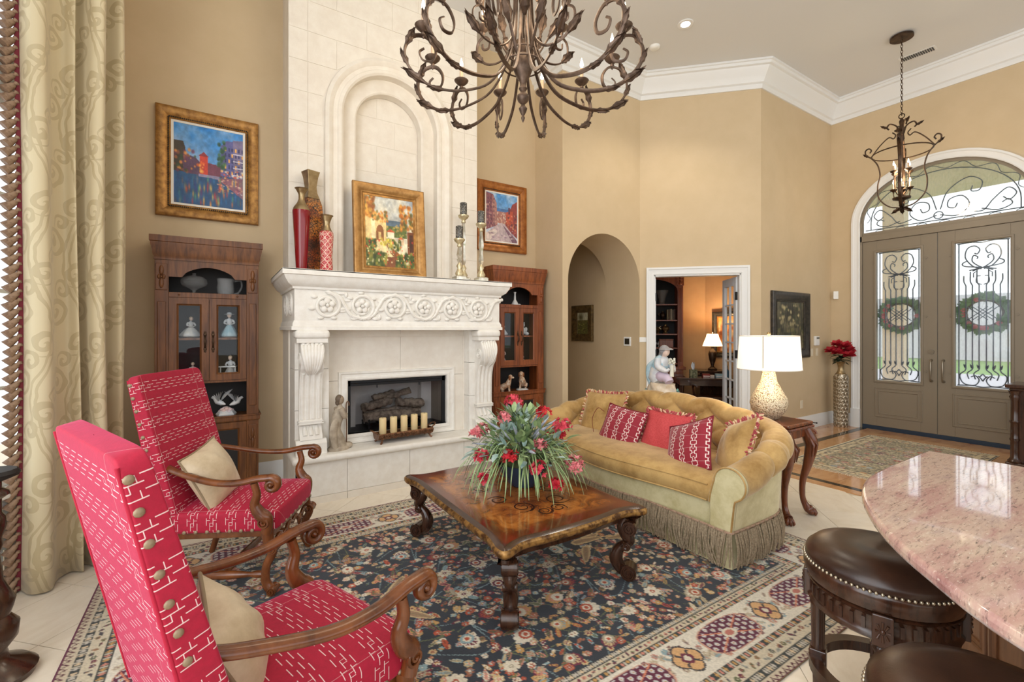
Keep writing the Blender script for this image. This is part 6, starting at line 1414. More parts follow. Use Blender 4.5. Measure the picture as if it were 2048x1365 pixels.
# ---------------------------------------------------------------- chandelier
FLAME = emit('lit_bulb', (1, .82, .55), 26.)
CANDLE = plain('candle_sleeve', srgb(206, 176, 146), .6)
def rz_pts(P, a, c=(0, 0)): return [(c[0] + p[0] * math.cos(a), c[1] + p[0] * math.sin(a), p[1]) for p in P]
def bulb_on(arm, r, z, a, m, sc=1., cup=True, mats=None):
    cx, cy = r * math.cos(a), r * math.sin(a)
    if cup: b = B(); b.lathe([(0, -.075 * sc), (.008 * sc, -.065 * sc), (.006 * sc, -.055 * sc), (.014 * sc, -.045 * sc), (.01 * sc, -.035 * sc), (.03 * sc, -.02 * sc), (.046 * sc, -.004 * sc), (.05 * sc, .004 * sc), (.044 * sc, .01 * sc), (.02 * sc, .006 * sc)], 18, (cx, cy, z)); b.obj('candle_cup', m, arm, 60)
    b = B(); b.lathe([(.012 * sc, 0), (.012 * sc, .09 * sc), (.008 * sc, .095 * sc)], 12, (cx, cy, z)); b.obj('candle_sleeve', CANDLE, arm, 60)
    b = B(); b.lathe([(.006 * sc, .095 * sc), (.012 * sc, .11 * sc), (.011 * sc, .125 * sc), (.004 * sc, .15 * sc), (0, .165 * sc)], 10, (cx, cy, z)); b.obj('bulb', FLAME, arm, 60)
def acanthus(b, base, d, L, W_):
    for k in range(-2, 3):
        d_ = Vector(d).normalized(); sd = d_.orthogonal().normalized(); ang = 1.2566 * (k + 2); v = sd * math.cos(ang) + d_.cross(sd) * math.sin(ang)
        b.leaf(base, d_ + v * .28, -v, L * (1 - .06 * abs(k)), W_, -.35, 6, .28)
ch = thing('chandelier', 'large rust iron chandelier with scrolled leafy arms and lit candles', 'chandelier', (1.80, 2.65, 3.01))
z0 = .16      # low point of the big arms above the finial tip
b = B(); b.lathe([(0, 0), (.008, .015), (.014, .035), (.008, .05), (.022, .075), (.03, .10), (.016, .12), (.012, .13), (.034, .15), (.042, .17), (.042, .19), (.026, .205), (.018, .22), (.03, .24), (.022, .26), (.024, .29), (.05, .33), (.066, .37), (.072, .41), (.06, .45), (.05, .47), (.022, .49), (.03, .52), (.018, .55), (.028, .6), (.034, .66), (.02, .7), (.018, .8), (.03, .86), (.018, .9), (.018, 1.3), (.03, 1.34), (.01, 1.4)], 26); b.obj('central_column', IRON, ch, 50)
b = B(); b.tube([(0, 0, 1.4), (0, 0, ZC - 3.01)], .008, 6); b.obj('hanging_rod', IRON, ch, 60)
b = B(); b.lathe([(.09, ZC - 3.05), (.1, ZC - 3.02), (.1, ZC - 3.011)], 24); b.obj('ceiling_canopy', IRON, ch, 40)
ARM = bez([(.055, z0 + 1.05), (.06, z0 + .75), (.075, z0 + .5), (.12, z0 + .28), (.24, z0 + .09), (.42, z0 + .012), (.58, z0), (.70, z0 + .04), (.79, z0 + .13), (.81, z0 + .235), (.755, z0 + .325), (.665, z0 + .33), (.61, z0 + .26), (.625, z0 + .185), (.69, z0 + .175), (.715, z0 + .225), (.685, z0 + .255)], 5)
nA = len(ARM)
def big_arm(a):
    b = B(); b.tube(rz_pts(ARM, a), [.0095 + .003 * min(1, i / 20) - .006 * max(0, (i - nA + 26) / 26) for i in range(nA)], 6, flat=(.7, 1.2)); o = b.obj('scroll_arm', IRON, ch, 60)
    b = B()
    for i, L, W_ in ((46, .15, .028), (40, .12, .022), (34, .17, .03), (29, .12, .022)):
        p, q = Vector(rz_pts([ARM[i]], a)[0]), Vector(rz_pts([ARM[i + 1]], a)[0]); acanthus(b, p, q - p, L, W_)
    b.obj('acanthus_leaf', IRON, o, 0)
    bulb_on(o, .69, z0 + .40, a, IRON, 1.15)
for k in range(12): big_arm(R(-32.8 + 15 + 30 * k) + PI / 2)
UP = bez([(.05, z0 + 1.0), (.06, z0 + .6), (.09, z0 + .42), (.18, z0 + .33), (.30, z0 + .34), (.38, z0 + .42), (.385, z0 + .51), (.33, z0 + .55), (.28, z0 + .51), (.29, z0 + .455), (.335, z0 + .46), (.34, z0 + .5)], 5)
for k in range(6):
    a = R(-32.8 + 60 * k) + PI / 2; b = B(); b.tube(rz_pts(UP, a), .0085, 6, flat=(.7, 1.2)); o = b.obj('upper_arm', IRON, ch, 60)
    b = B(); p, q = Vector(rz_pts([UP[22]], a)[0]), Vector(rz_pts([UP[23]], a)[0]); acanthus(b, p, q - p, .16, .034); b.obj('acanthus_leaf', IRON, o, 0)
    bulb_on(o, .335, z0 + .62, a, IRON)
VA = bez([(.06, z0 + .27), (.10, z0 + .31), (.18, z0 + .44), (.27, z0 + .6), (.32, z0 + .8), (.30, z0 + .95), (.22, z0 + .98), (.18, z0 + .9), (.22, z0 + .84), (.26, z0 + .88)], 5)
for k in range(6):
    a = R(-2.8 + 60 * k) + PI / 2; b = B(); b.tube(rz_pts(VA, a), .01, 6, flat=(.7, 1.2)); o = b.obj('leafy_scroll', IRON, ch, 60); b = B()
    for i, L in ((10, .2), (16, .23), (22, .2)): p, q = Vector(rz_pts([VA[i]], a)[0]), Vector(rz_pts([VA[i + 1]], a)[0]); acanthus(b, p, q - p, L, .036)
    b.obj('acanthus_leaf', IRON, o, 0)
for r_, z_ in ((.14, z0 + .24), (.105, z0 + .33)): b = B(); b.tube([(r_ * math.cos(2 * PI * k / 36), r_ * math.sin(2 * PI * k / 36), z_) for k in range(36)], .006, 6, closed=True); b.obj('hoop', IRON, ch, 60)
o = light('chandelier_glow', 'POINT', (0, 0, .75), 55, (1, .84, .62), .45); o.parent = ch
# ---------------------------------------------------------------- foyer lantern
pl = thing('pendant_lantern', 'bronze scroll lantern pendant hanging in the foyer', 'pendant light', (7.3, 2.18, 3.05))
b = B(); b.lathe([(.12, 2.21), (.12, 2.235), (.105, 2.245)], 28); b.obj('ceiling_canopy', BRONZE, pl, 40)
lk = B(); lk.tube([(.011 * math.cos(a), 0, .021 * math.sin(a)) for a in [2 * PI * k / 10 for k in range(10)]], .0035, 5, closed=True); LK = meshof(lk, 'chain_link', BRONZE, 60)
for k in range(28): inst('chain_link', LK, pl, (0, 0, 1.25 + .0345 * k), (0, 0, PI / 2 * (k % 2)))
b = B(); b.lathe([(0, .04), (.03, .09), (.012, .12), (.03, .15), (.09, .17), (.095, .19), (.02, .2), (.012, .24), (.012, .9), (.03, .93), (.022, 1.0), (.034, 1.06), (.02, 1.1), (.028, 1.16), (.01, 1.2)], 18); b.obj('central_stem', BRONZE, pl, 50)
b = B(); b.tube([(0, .03 * math.cos(a), 1.225 + .03 * math.sin(a)) for a in [2 * PI * k / 14 for k in range(14)]], .006, 6, closed=True); b.obj('loop', BRONZE, pl, 60)
PA = bez([(.02, .06), (.13, .10), (.225, .22), (.24, .38), (.215, .52), (.24, .66), (.30, .76), (.36, .82), (.365, .88), (.33, .90), (.305, .87), (.32, .84)], 5)
PB = bez([(.305, .78), (.22, .90), (.13, .985), (.08, .96), (.06, 1.0), (.09, 1.04)], 5); PC = bez([(.02, 1.0), (.05, 1.1), (.12, 1.14), (.15, 1.1), (.13, 1.07)], 5)
for k in range(4):
    a = R(12 + 90 * k); b = B(); b.tube(rz_pts(PA, a), .014, 6, flat=(.6, 1.4)); o = b.obj('scroll_arm', BRONZE, pl, 60)
    b = B(); b.tube(rz_pts(PB, a), .012, 6, flat=(.6, 1.3)); b.obj('upper_scroll', BRONZE, o, 60)
    b = B(); b.tube(rz_pts(PC, a + .4), .009, 6); q = Vector(rz_pts([PC[-4]], a + .4)[0]); acanthus(b, q, (math.cos(a + .4), math.sin(a + .4), .6), .09, .018); b.obj('crown_leaf', BRONZE, o, 0)
    b = B(); q = Vector(rz_pts([PA[32]], a)[0]); acanthus(b, q, (math.cos(a), math.sin(a), .8), .09, .018); acanthus(b, Vector((0, 0, .07)), (math.cos(a), math.sin(a), -.7), .13, .026); b.obj('leaf', BRONZE, o, 0)
b = B(); b.tube([(.3 * math.cos(2 * PI * k / 40), .3 * math.sin(2 * PI * k / 40), .765) for k in range(40)], .008, 6, closed=True); b.obj('hoop', BRONZE, pl, 60)
for k in range(8):
    a = 2 * PI * k / 8 + .2; hi = k % 2; z_ = .52 if hi else .3; r_ = .10 if hi else .08; b = B(); b.tube(rz_pts(bez([(.01, .2), (r_ * .8, .17 + .1 * hi), (r_, z_ - .06)], 5), a), .005, 6); o = b.obj('candle_arm', BRONZE, pl, 60); bulb_on(o, r_, z_, a, BRONZE, .8)
o = light('lantern_glow', 'POINT', (0, 0, .45), 16, (1, .8, .55), .12); o.parent = pl
# ---------------------------------------------------------------- ceiling fittings
rl = thing('recessed_light', 'small recessed downlight shining in the ceiling', 'ceiling light', (4.8, 3.53, ZC - .012)); b = B(); b.lathe([(.055, .006), (.085, 0), (.095, .004), (.095, .012), (.06, .012)], 28, caps=False); b.obj('trim_ring', WHITE, rl, 50)
b = B(); b.lathe([(0, .008), (.058, .008), (.058, .011), (0, .011)], 24); b.obj('lens', emit('downlight_lens', (1, .93, .82), 30), rl, 50); o = light('downlight', 'SPOT', (0, 0, -.02), 60, (1, .9, .75), .06, spot=110); o.parent = rl
b = B(); b.lathe([(0, -.035), (.05, -.035), (.065, -.02), (.068, 0)], 24); o = b.obj('smoke_detector', PLASTIC, None, 50, loc=(4.84, 4.03, ZC)); tag(o, 'round white smoke detector on the ceiling', 'smoke detector')
vt = thing('air_vent', 'white louvred air vent in the ceiling by the front door', 'air vent', (7.97, 2.21, ZC - .012), R(3)); b = B(); b.box(-.07, .07, -.19, .19, .008, .012); b.obj('frame', WHITE, vt, 0)
for k in range(14): b = B(); b.box(-.05, .05, -.165 + .0236 * k, -.152 + .0236 * k, 0, .008); b.obj('slot_shade', plain('vent_shadow', srgb(70, 70, 70), .6) if 'vent_shadow' not in bpy.data.materials else bpy.data.materials['vent_shadow'], vt, 0)  # dark strips colour in the shade between the white louvres
# ---------------------------------------------------------------- front doors
DOORM = plain('taupe_door_paint', srgb(136, 124, 106), .45); GRIL = plain('wrought_iron_blue', srgb(64, 76, 92), .5, .3); SILL = plain('navy_threshold', srgb(34, 52, 72), .4)
d1 = thing('door_1', None, None, (XE + .05, DC, 0), kind='structure')
# local frame of the door plane: sketch (u = -y, v = z)
DMX = Matrix(((0, 0, -1, 0), (-1, 0, 0, 0), (0, 1, 0, 0), (0, 0, 0, 1)))
def leaf_door(u0):
    g0, g1, gz0, gz1 = u0 + .185, u0 + .715, .775, 2.757
    b = B()
    for a in ((u0 + .003, g0, .063, DH), (g1, u0 + .897, .063, DH), (g0, g1, .063, gz0), (g0, g1, gz1, DH)): b.box(a[0], a[1], a[2], a[3], -.02, .03, DMX)
    lf = b.obj('door_leaf', DOORM, d1, 0, bevel=.003)
    b = B(); b.sweep([(0, 0), (0, .012), (.012, .02), (.03, .016), (.036, 0)], [(g0, gz0, .03), (g0, gz1), (g1, gz1), (g1, gz0)], True, DMX); b.obj('glass_bead', DOORM, lf, 35)
    b = B(); b.sweep([(0, 0), (.006, .008), (.014, .008), (.018, .002), (.045, .002), (.05, .01), (.06, .01), (.066, 0)], [(u0 + .225, .27, .03), (u0 + .225, .6), (u0 + .675, .6), (u0 + .675, .27)], True, DMX); b.obj('panel_moulding', DOORM, lf, 35)
    b = B(); b.box(g0, g1, gz0, gz1, -.002, .002, DMX); b.obj('pane', RAIN, lf, 0)
    uc = (g0 + g1) / 2
    P3 = lambda pts, w_=.0: [DMX @ Vector((uc + p[0], p[1], w_ - .012)) for p in pts]
    def bar(pts, r_=.0075, nm='grille_bar'): b = B(); b.tube(P3(pts), r_, 6); b.obj(nm, GRIL, lf, 60)
    for s in (-1, 1):
        bar([(s * .235, gz0 + .01), (s * .235, gz1 - .01)])
        for k, x_ in enumerate((.035, .10, .165)):
            bar(bez([(s * x_, 1.08), (s * x_, 1.5), (s * x_, 2.1), (s * x_, 2.16), (s * (x_ + .02), 2.22), (s * (x_ + .02), 2.40 - .05 * k)], 5))
        bar(bez([(s * .012, 2.38), (s * .1, 2.43), (s * .17, 2.55), (s * .15, 2.67), (s * .08, 2.70), (s * .03, 2.65), (s * .05, 2.59), (s * .08, 2.6)], 6), nm='grille_scroll')
        bar(bez([(-s * .1, 2.36), (s * .02, 2.41), (s * .1, 2.49), (s * .09, 2.57), (s * .05, 2.55), (s * .055, 2.52)], 6), nm='grille_scroll')
        bar(bez([(-s * .16, 2.5), (-s * .2, 2.47), (-s * .17, 2.43), (0, 2.4), (s * .13, 2.37)], 6), nm='grille_scroll')
        for k, x_ in enumerate((.035, .10, .165)):
            bar(bez([(s * x_, 1.10), (s * x_, 1.02), (s * (x_ + .05), .96), (s * (x_ + .035 - .05 * k * 0), .88)], 5)) if k < 2 else None
            q = B(); acanthus(q, DMX @ Vector((uc + s * x_, 1.02, -.012)), DMX.to_3x3() @ Vector((s * .3, .9, 0)), .07, .012); q.obj('grille_leaf', GRIL, lf, 0)
        bar(bez([(s * .165, 1.08), (s * .17, 1.0), (s * .225, .93), (s * .19, .82), (s * .08, .80), (s * .035, .87), (s * .07, .93), (s * .115, .91)], 6), nm='grille_scroll')
        bar(bez([(0, .96), (s * .03, .92), (s * .045, .93), (s * .02, .9), (0, .86)], 5), nm='grille_scroll')
        for k in range(-1, 2): bar([(s * -.1 + .05 * k, 1.69), (s * .1 + .05 * k, 1.87)], .005)
        bar([(s * .09, 2.27), (s * .09, 2.33), (s * .05, 2.36)], .006); bar(bez([(s * .01, 2.17), (s * .06, 2.2), (s * .055, 2.28), (s * .02, 2.29)], 5), .006, 'grille_scroll')
    for z_ in (gz0 + .012, gz1 - .012): bar(bez([(-.25, z_), (-.1, z_ + .008), (0, z_ - .006), (.1, z_ + .008), (.25, z_)], 5))
    for uu in (u0 + .13, u0 + .775):
        for z_ in (.95, 1.75, 2.6): b = B(); b.box(uu - .012, uu + .02, z_ - .006, z_ + .006, .03, .04, DMX); b.box(uu - .004, uu + .004, z_ - .02, z_ + .02, .03, .038, DMX); b.obj('glass_clip', DOORM, lf, 0)
    hx = u0 + .835 if u0 < -.1 else u0 + .065
    NICK = plain('satin_nickel', srgb(150, 140, 124), .3, .8) if 'satin_nickel' not in bpy.data.materials else bpy.data.materials['satin_nickel']
    b = B(); H3 = lambda z_, o_: DMX @ Vector((hx, z_, o_))
    b.tube([H3(1.12, .03), H3(1.12, .07), H3(1.08, .085), H3(.98, .082), H3(.86, .085), H3(.82, .07), H3(.82, .03)], [.018, .01, .009, .014, .009, .01, .02], 10); b.obj('door_handle', NICK, lf, 60)
    if u0 < -.1: b = B(); b.tube([H3(1.24, .03), H3(1.24, .045)], .032, 18); b.obj('deadbolt', NICK, lf, 40)
    return lf
leaf_door(-.9); leaf_door(0)
b = B()
for a in ((-.945, -.9, 0, 3.26), (.9, .945, 0, 3.26), (-.945, .945, DH + .003, 3.04)): b.box(a[0], a[1], a[2], a[3], -.04, .05, DMX)
b.obj('door_frame', DOORM, d1, 0, bevel=.004)
b = B(); b.box(-.945, .945, 0, .06, -.06, .034, DMX); b.obj('threshold', SILL, d1, 0, bevel=.003)
TZ0 = 3.04
b = B(); b.sweep([(0, 0), (0, .03), (-.05, .03), (-.05, 0)], [(-.94, TZ0, 0)] + [(x_, z_) for x_, z_ in arc(0, 3.25, .94, .725, 30)] + [(.94, TZ0)], True, DMX); b.obj('transom_frame', DOORM, d1, 35)
b = B(); b.prism([(-.9, TZ0)] + arc(0, 3.25, .9, .69, 30) + [(.9, TZ0)], -.002, .002, 'z', DMX); b.obj('transom_pane', RAIN, d1, 0)
def tbar(pts, r_=.007, nm='transom_scroll'): b = B(); b.tube([DMX @ Vector((p[0], p[1], -.012)) for p in pts], r_, 6); b.obj(nm, GRIL, d1, 60)
tbar([(-.87, TZ0 + .09), (.87, TZ0 + .09)]); tbar(arc(0, 3.25, .80, .59, 30)); tbar([(-.8, TZ0 + .09), (-.8, 3.25)]); tbar([(.8, TZ0 + .09), (.8, 3.25)])
for k in range(14): x_ = -.81 + .125 * k; tbar([(x_ + .06 * math.cos(a), TZ0 + .045 + (.035 if k % 2 else -.035) * math.sin(a) ) for a in [PI * i / 8 for i in range(9)]], .005)
for k in range(16):
    t0, t1 = PI - PI * k / 16, PI - PI * (k + 1) / 16; tbar([((.85 + .035 * math.sin(PI * i / 8) * (1 if k % 2 else -1)) * math.cos(t0 + (t1 - t0) * i / 8), 3.25 + (.64 + .035 * math.sin(PI * i / 8) * (1 if k % 2 else -1)) * math.sin(t0 + (t1 - t0) * i / 8)) for i in range(9)], .005)
for s in (-1, 1):
    tbar(bez([(s * .02, 3.2), (s * .2, 3.16), (s * .32, 3.28), (s * .25, 3.42), (s * .12, 3.4), (s * .1, 3.3), (s * .17, 3.27), (s * .2, 3.33)], 6))
    tbar(bez([(s * .02, 3.28), (s * .1, 3.52), (s * .3, 3.66), (s * .44, 3.58), (s * .42, 3.46), (s * .34, 3.46), (s * .35, 3.53)], 6))
    tbar(bez([(s * .3, 3.2), (s * .45, 3.17), (s * .55, 3.3), (s * .68, 3.42), (s * .76, 3.34), (s * .7, 3.26), (s * .64, 3.31)], 6)); tbar(bez([(s * .44, 3.2), (s * .6, 3.15), (s * .72, 3.2), (s * .69, 3.27), (s * .63, 3.24)], 6))
tbar([(.05 * math.cos(a), 3.2 + .05 * math.sin(a)) for a in [2 * PI * k / 16 for k in range(17)]])
WG = [noisy('wreath_leaf', srgb(66, 116, 70), srgb(112, 156, 100), 20, .6), plain('wreath_flower', srgb(206, 98, 104), .7)]
for nm, uc, dens, sd in (('leafy wreath with pink flowers on the left front door', -.45, 60, 1), ('fuller leafy wreath on the right front door', .45, 95, 2)):
    w_ = thing('door_wreath', nm, 'wreath', (XE + .05 + .09, DC - uc, 1.78), 0, 'wreaths on the front doors'); random.seed(sd)
    b = B(); b.tube([(0, .18 * math.cos(a), .18 * math.sin(a)) for a in [2 * PI * k / 30 for k in range(30)]], .016, 7, closed=True); b.obj('twig_ring', WOOD_DK, w_, 60); b = B(); c = B()
    for k in range(dens * 4):
        a = random.uniform(0, 2 * PI); p = Vector((random.uniform(-.02, .05), .19 * math.cos(a), .19 * math.sin(a))); d = Vector((random.uniform(-.3, .5), math.cos(a) + random.uniform(-1, 1), math.sin(a) + random.uniform(-1, 1))); b.leaf(p, d, (1, 0, 0), random.uniform(.06, .13), random.uniform(.018, .04), .2, 4)
    for k in range(9):
        a = random.uniform(0, 2 * PI); p = Vector((-.02, .2 * math.cos(a), .2 * math.sin(a)))
        for j in range(6): c.leaf(p, (-.5, math.cos(j), math.sin(j)), (1, 0, 0), .04, .018, .1, 3)
    o = b.obj('leaves', WG[0], w_, 0, fix=False); o['kind'] = 'stuff'; c.obj('flowers', WG[1], w_, 0, fix=False)
# ---------------------------------------------------------------- foyer pieces
HMV = Mat('hammered_pewter', srgb(170, 152, 124), .25, .65); hv = HMV.vor(26, (1, 1, .55)); HMV.set('Base Color', HMV.ramp(hv, [(.3, srgb(222, 212, 194)), (.7, srgb(132, 116, 92))])); HMV.bump(1 - hv, .6, .02); HMV = HMV.m
fv = thing('floor_vase', 'tall hammered silver floor vase with scale pattern by front door', 'vase', (8.37, 3.27, 0))
b = B(); b.lathe([(.085, 0), (.09, .01), (.09, .83), (.08, .85)], 30); b.obj('body', HMV, fv, 50)
sc_ = B(); sc_.ball((0, 0, 0), (.012, .034, .05), 8, 6); SCM = meshof(sc_, 'scale', HMV, 60)
for i in range(13):
    for k in range(10): a = 2 * PI * (k + .5 * (i % 2)) / 10; inst('scale', SCM, fv, (.088 * math.cos(a), .088 * math.sin(a), .05 + .06 * i), (0, R(6), a))
b = B(); b.lathe([(.08, .85), (.055, .88), (.04, .93), (.045, 1.0), (.07, 1.045), (.062, 1.045), (.035, .95)], 26); b.obj('neck', PEWTER, fv, 60)
fl = thing('red_silk_flowers', 'bunch of large red silk blooms in the floor vase', 'flowers', (8.37, 3.27, 1.02)); random.seed(4)
PET = noisy('crimson_petal', srgb(150, 10, 30), srgb(190, 26, 46), 14, .6)
for k, (x_, y_, z_, r_) in enumerate([(-.06, .03, .3, .1), (-.04, -.08, .27, .11), (-.08, .1, .19, .11), (-.06, -.14, .13, .1), (-.12, 0, .17, .1), (.06, 0, .26, .1), (.02, .06, .2, .1), (.05, -.1, .2, .1)]):
    b = B()
    for j in range(14): a = j * 2.4; e = .15 + .08 * j; b.leaf((x_, y_, z_), (math.cos(a) * math.cos(e) - .25, math.sin(a) * math.cos(e), math.sin(e)), (-.5, 0, 1), r_ * .95, r_ * .42, .35, 4)
    o = b.obj('bloom', PET, fl, 40, fix=False); q = B(); q.ball((x_ - .03, y_, z_ + .03), .014, 8, 6); q.obj('centre', plain('stamen', srgb(200, 90, 70), .7) if 'stamen' not in bpy.data.materials else bpy.data.materials['stamen'], o, 60)
b = B()
for k in range(26): a = random.uniform(0, 2 * PI); b.leaf((0, 0, random.uniform(.03, .18)), (math.cos(a), math.sin(a), random.uniform(-.3, .5)), (0, 0, 1), random.uniform(.12, .19), .035, .3, 5)
b.obj('leaves', noisy('dark_leaf', srgb(36, 52, 34), srgb(62, 80, 52), 14, .5), fl, 0, fix=False)
fc = thing('hall_cabinet', 'dark carved hall cabinet with fluted columns at the right edge', 'cabinet', (7.75, .75, 0))
b = B(); b.box(-.22, .22, -.42, .46, .06, .88); b.obj('body', WOOD_DK, fc, 0, bevel=.006)
b = B(); b.box(-.27, .27, -.5, .56, .90, .94); b.box(-.25, .25, -.47, .53, .87, .90); b.obj('top', WOOD_DK, fc, 0, bevel=.008)
b = B(); b.box(-.26, .26, -.5, .56, 0, .06); b.obj('plinth', WOOD_DK, fc, 0, bevel=.01)
for y_ in (-.42, .49):
    b = B(); b.lathe([(.055, .06), (.06, .08), (.045, .10), (.036, .12), (.036, .3), (.045, .32), (.036, .34), (.034, .5), (.045, .52), (.034, .54), (.032, .76), (.046, .8), (.036, .82), (.055, .87)], 24, (-.22, y_, 0), fn=lambda e, z: 1 - .08 * abs(math.cos(7 * e)) if .12 < z < .76 else 1); b.obj('column', WOOD_DK, fc, 50)
for y_ in (-.2, .22): b = B(); b.box(-.232, -.215, y_ - .17, y_ + .17, .14, .8); b.obj('door', WOOD_DK, fc, 0, bevel=.01)
def plate(name, label, cat, M, w_, h_, d_, m=PLATE, extra=None):
    t = thing(name, label, cat); t.matrix_world = M; b = B(); b.box(-w_ / 2, w_ / 2, -d_, 0, -h_ / 2, h_ / 2); b.obj('body', m, t, 0, bevel=min(.006, d_ * .4))
    for x0, x1, z0, z1, mm in extra or []: b = B(); b.box(x0, x1, -d_ - .003, -d_ + .001, z0, z1); b.obj('face', mm, t, 0, bevel=.001)
    return t
sw_ = lambda x_, z_: Matrix.Translation((x_, YS, z_)); GREYS = plain('lcd_grey', srgb(110, 112, 108), .3); DKP = plain('dark_screen', srgb(48, 44, 36), .3)
plate('alarm_keypad', 'white alarm keypad on the short tan wall by the floor vase', 'keypad', sw_(8.06, 1.38), .14, .15, .03, PLASTIC, [(-.03, .06, .03, .06, GREYS)] + [(-.045 + .03 * i, -.027 + .03 * i, -.055 + .024 * j, -.04 + .024 * j, WHITE) for i in range(4) for j in range(3)])
plate('light_switch', 'almond switch plate left of the pair below the keypad', 'switch', sw_(7.93, 1.2), .08, .12, .006, PLATE, [(-.018, .018, -.035, .035, PLATE)])
plate('light_switch', 'almond switch plate right of the pair below the keypad', 'switch', sw_(8.1, 1.2), .08, .12, .006, PLATE, [(-.018, .018, -.035, .035, PLATE)])
plate('wall_outlet', 'almond outlet low on the tan wall behind the console', 'outlet', sw_(7.6, .40), .08, .125, .006, PLATE, [(-.017, .017, .008, .045, PLATE), (-.017, .017, -.045, -.008, PLATE)])
plate('motion_sensor', 'white motion sensor high in the corner by the front door', 'sensor', Matrix.Translation((XE, 3.44, 2.13)) @ Matrix.Rotation(R(-60), 4, 'Z'), .07, .13, .05, PLASTIC)
plate('thermostat', 'square thermostat with dark screen beside the archway', 'thermostat', Matrix.Translation((XO - .012, 4.9, 1.38)) @ Matrix.Rotation(R(-90), 4, 'Z'), .14, .14, .02, PLASTIC, [(-.045, .045, -.045, .045, DKP)])
plate('wall_switch', 'small white wall control left of the office door', 'switch', OM @ Matrix.Translation((.04, 0, 1.41)), .1, .075, .012, PLASTIC)
ds = B(); ds.tube([(7.85, YS - .02, .1), (7.85, YS - .1, .1)], [.008, .006], 8); ds.tube([(7.85, YS - .1, .1), (7.85, YS - .115, .1)], .011, 8); o = ds.obj('door_stop', BLACKMETAL, None, 60); tag(o, 'small dark door stop on the baseboard behind the console', 'door stop')
# ---------------------------------------------------------------- office beyond the french doors
OL = lambda u, n, z=0: tuple(OM @ Vector((u, n, z)))
WOFF = noisy('office_tan', srgb(196, 158, 116), srgb(188, 150, 108), 3, .8)
b = B(); b.box(-2.5, 1.44, 2.72, 2.82, 0, 3.0, OM); struct(b.obj('wall_office_back', WOFF, smooth=0))
b = B(); c0, c1_ = Vector(OL(1.431, 2.72)), Vector(OL(1.431, 2.72)) + Vector((.04, -1.9, 0)); b.add([c0, c1_, c1_ + Vector((0, 0, 3)), c0 + Vector((0, 0, 3)), c0 + Vector((.1, 0, 0)), c1_ + Vector((.1, 0, 0)), c1_ + Vector((.1, 0, 3)), c0 + Vector((.1, 0, 3))], [(0, 1, 2, 3), (4, 7, 6, 5), (0, 4, 5, 1), (3, 2, 6, 7), (0, 3, 7, 4), (1, 5, 6, 2)]); struct(b.obj('wall_office_right', WOFF, smooth=0))
OFP = [(.1, .145), (1.45, .145), (2.95, 1.62), (2.95, 2.9), (-2.5, 2.9)]
b = B(); b.prism(OFP, 2.9, 3.0, 'z', OM); struct(b.obj('ceiling_office', CEIL, smooth=0)); 
b = B(); b.prism(OFP, -.005, .003, 'z', OM); struct(b.obj('floor_office', WOOD_CHERRY, smooth=0))
DW_ = plain('french_door_paint', srgb(226, 230, 236), .4)
def french(name, u, ang, wd=.585, h=2.33):
    d = thing(name, None, None, kind='structure'); d.matrix_world = OM @ Matrix.Translation((u, .12, 0)) @ Matrix.Rotation(ang, 4, 'Z'); s = .1
    b = B()
    for a in ((0, s, .01, h), (wd - s, wd, .01, h), (s, wd - s, .01, .24), (s, wd - s, h - .12, h)): b.box(a[0], a[1], -.02, .02, a[2], a[3])
    b.obj('leaf_frame', DW_, d, 0, bevel=.003)
    b = B(); b.box(wd / 2 - .012, wd / 2 + .012, -.014, .014, .24, h - .12); b.obj('muntin', DW_, d, 0)
    for k in range(1, 7): b = B(); z_ = .24 + (h - .36) * k / 7; b.box(s, wd - s, -.014, .014, z_ - .011, z_ + .011); b.obj('muntin', DW_, d, 0)
    for i in range(2):
        for k in range(7): b = B(); z_ = .24 + (h - .36) * k / 7; x_ = s + (wd - 2 * s) / 2 * i; b.box(x_ + .012, x_ + (wd - 2 * s) / 2 - .012, -.002, .002, z_ + .012, z_ + (h - .36) / 7 - .012); b.obj('pane', GLASS, d, 0)
    for z_ in (.35, 1.2, 2.05): b = B(); b.box(-.012, .03, -.03, .024, z_ - .06, z_ + .06); b.obj('hinge', BLACKMETAL, d, 0, bevel=.003)
french('door_2', U1 - .02, R(95)); french('door_3', U0 + .02, R(88) + R(15))
bc = thing('office_bookcase', 'cherry arched bookcase inside the office', 'bookcase', (0, 0, 0)); bc.matrix_world = OM @ Matrix.Translation((0, 2.1, 0)); W0, W1 = -.35, .92
BK = wood('office_cherry', srgb(116, 52, 22), srgb(160, 84, 42), .35)
b = B(); b.box(W0, W0 + .06, 0, .5, 0, 2.85); b.box(W1 - .1, W1, 0, .5, 0, 2.85); b.obj('side_panel', BK, bc, 0, bevel=.004)
b = B(); b.box(W0, W1, .46, .5, 0, 2.85); b.obj('back_panel', BLACKWOOD, bc, 0)
b = B(); b.prism([(W0 + .06, 2.85), (W0 + .06, 2.30)] + arc((W0 + W1 - .04) / 2, 2.3, (W1 - W0 - .16) / 2, .24, 16) + [(W1 - .1, 2.30), (W1 - .1, 2.85)], .0, .03, 'y'); b.obj('arched_head', BK, bc, 30)
for z_ in (.92, 1.217, 1.483, 1.752, 2.055): b = B(); b.box(W0 + .06, W1 - .1, .04, .46, z_ - .025, z_); b.obj('shelf', BK, bc, 0, bevel=.003)
b = B(); b.box(W0, W1 + .04, -.06, .5, .80, .86); b.obj('ledge', BK, bc, 0, bevel=.008); b = B(); b.box(W0, W1, -.02, .46, 0, .80); b.obj('lower_cabinet', BK, bc, 0)
for s_ in range(3): q = B(); q.tube([(W1 - .075 + .025 * s_, -.004, .95), (W1 - .075 + .025 * s_, -.004, 2.35)], .009, 8); q.obj('flute', BK, bc, 60)
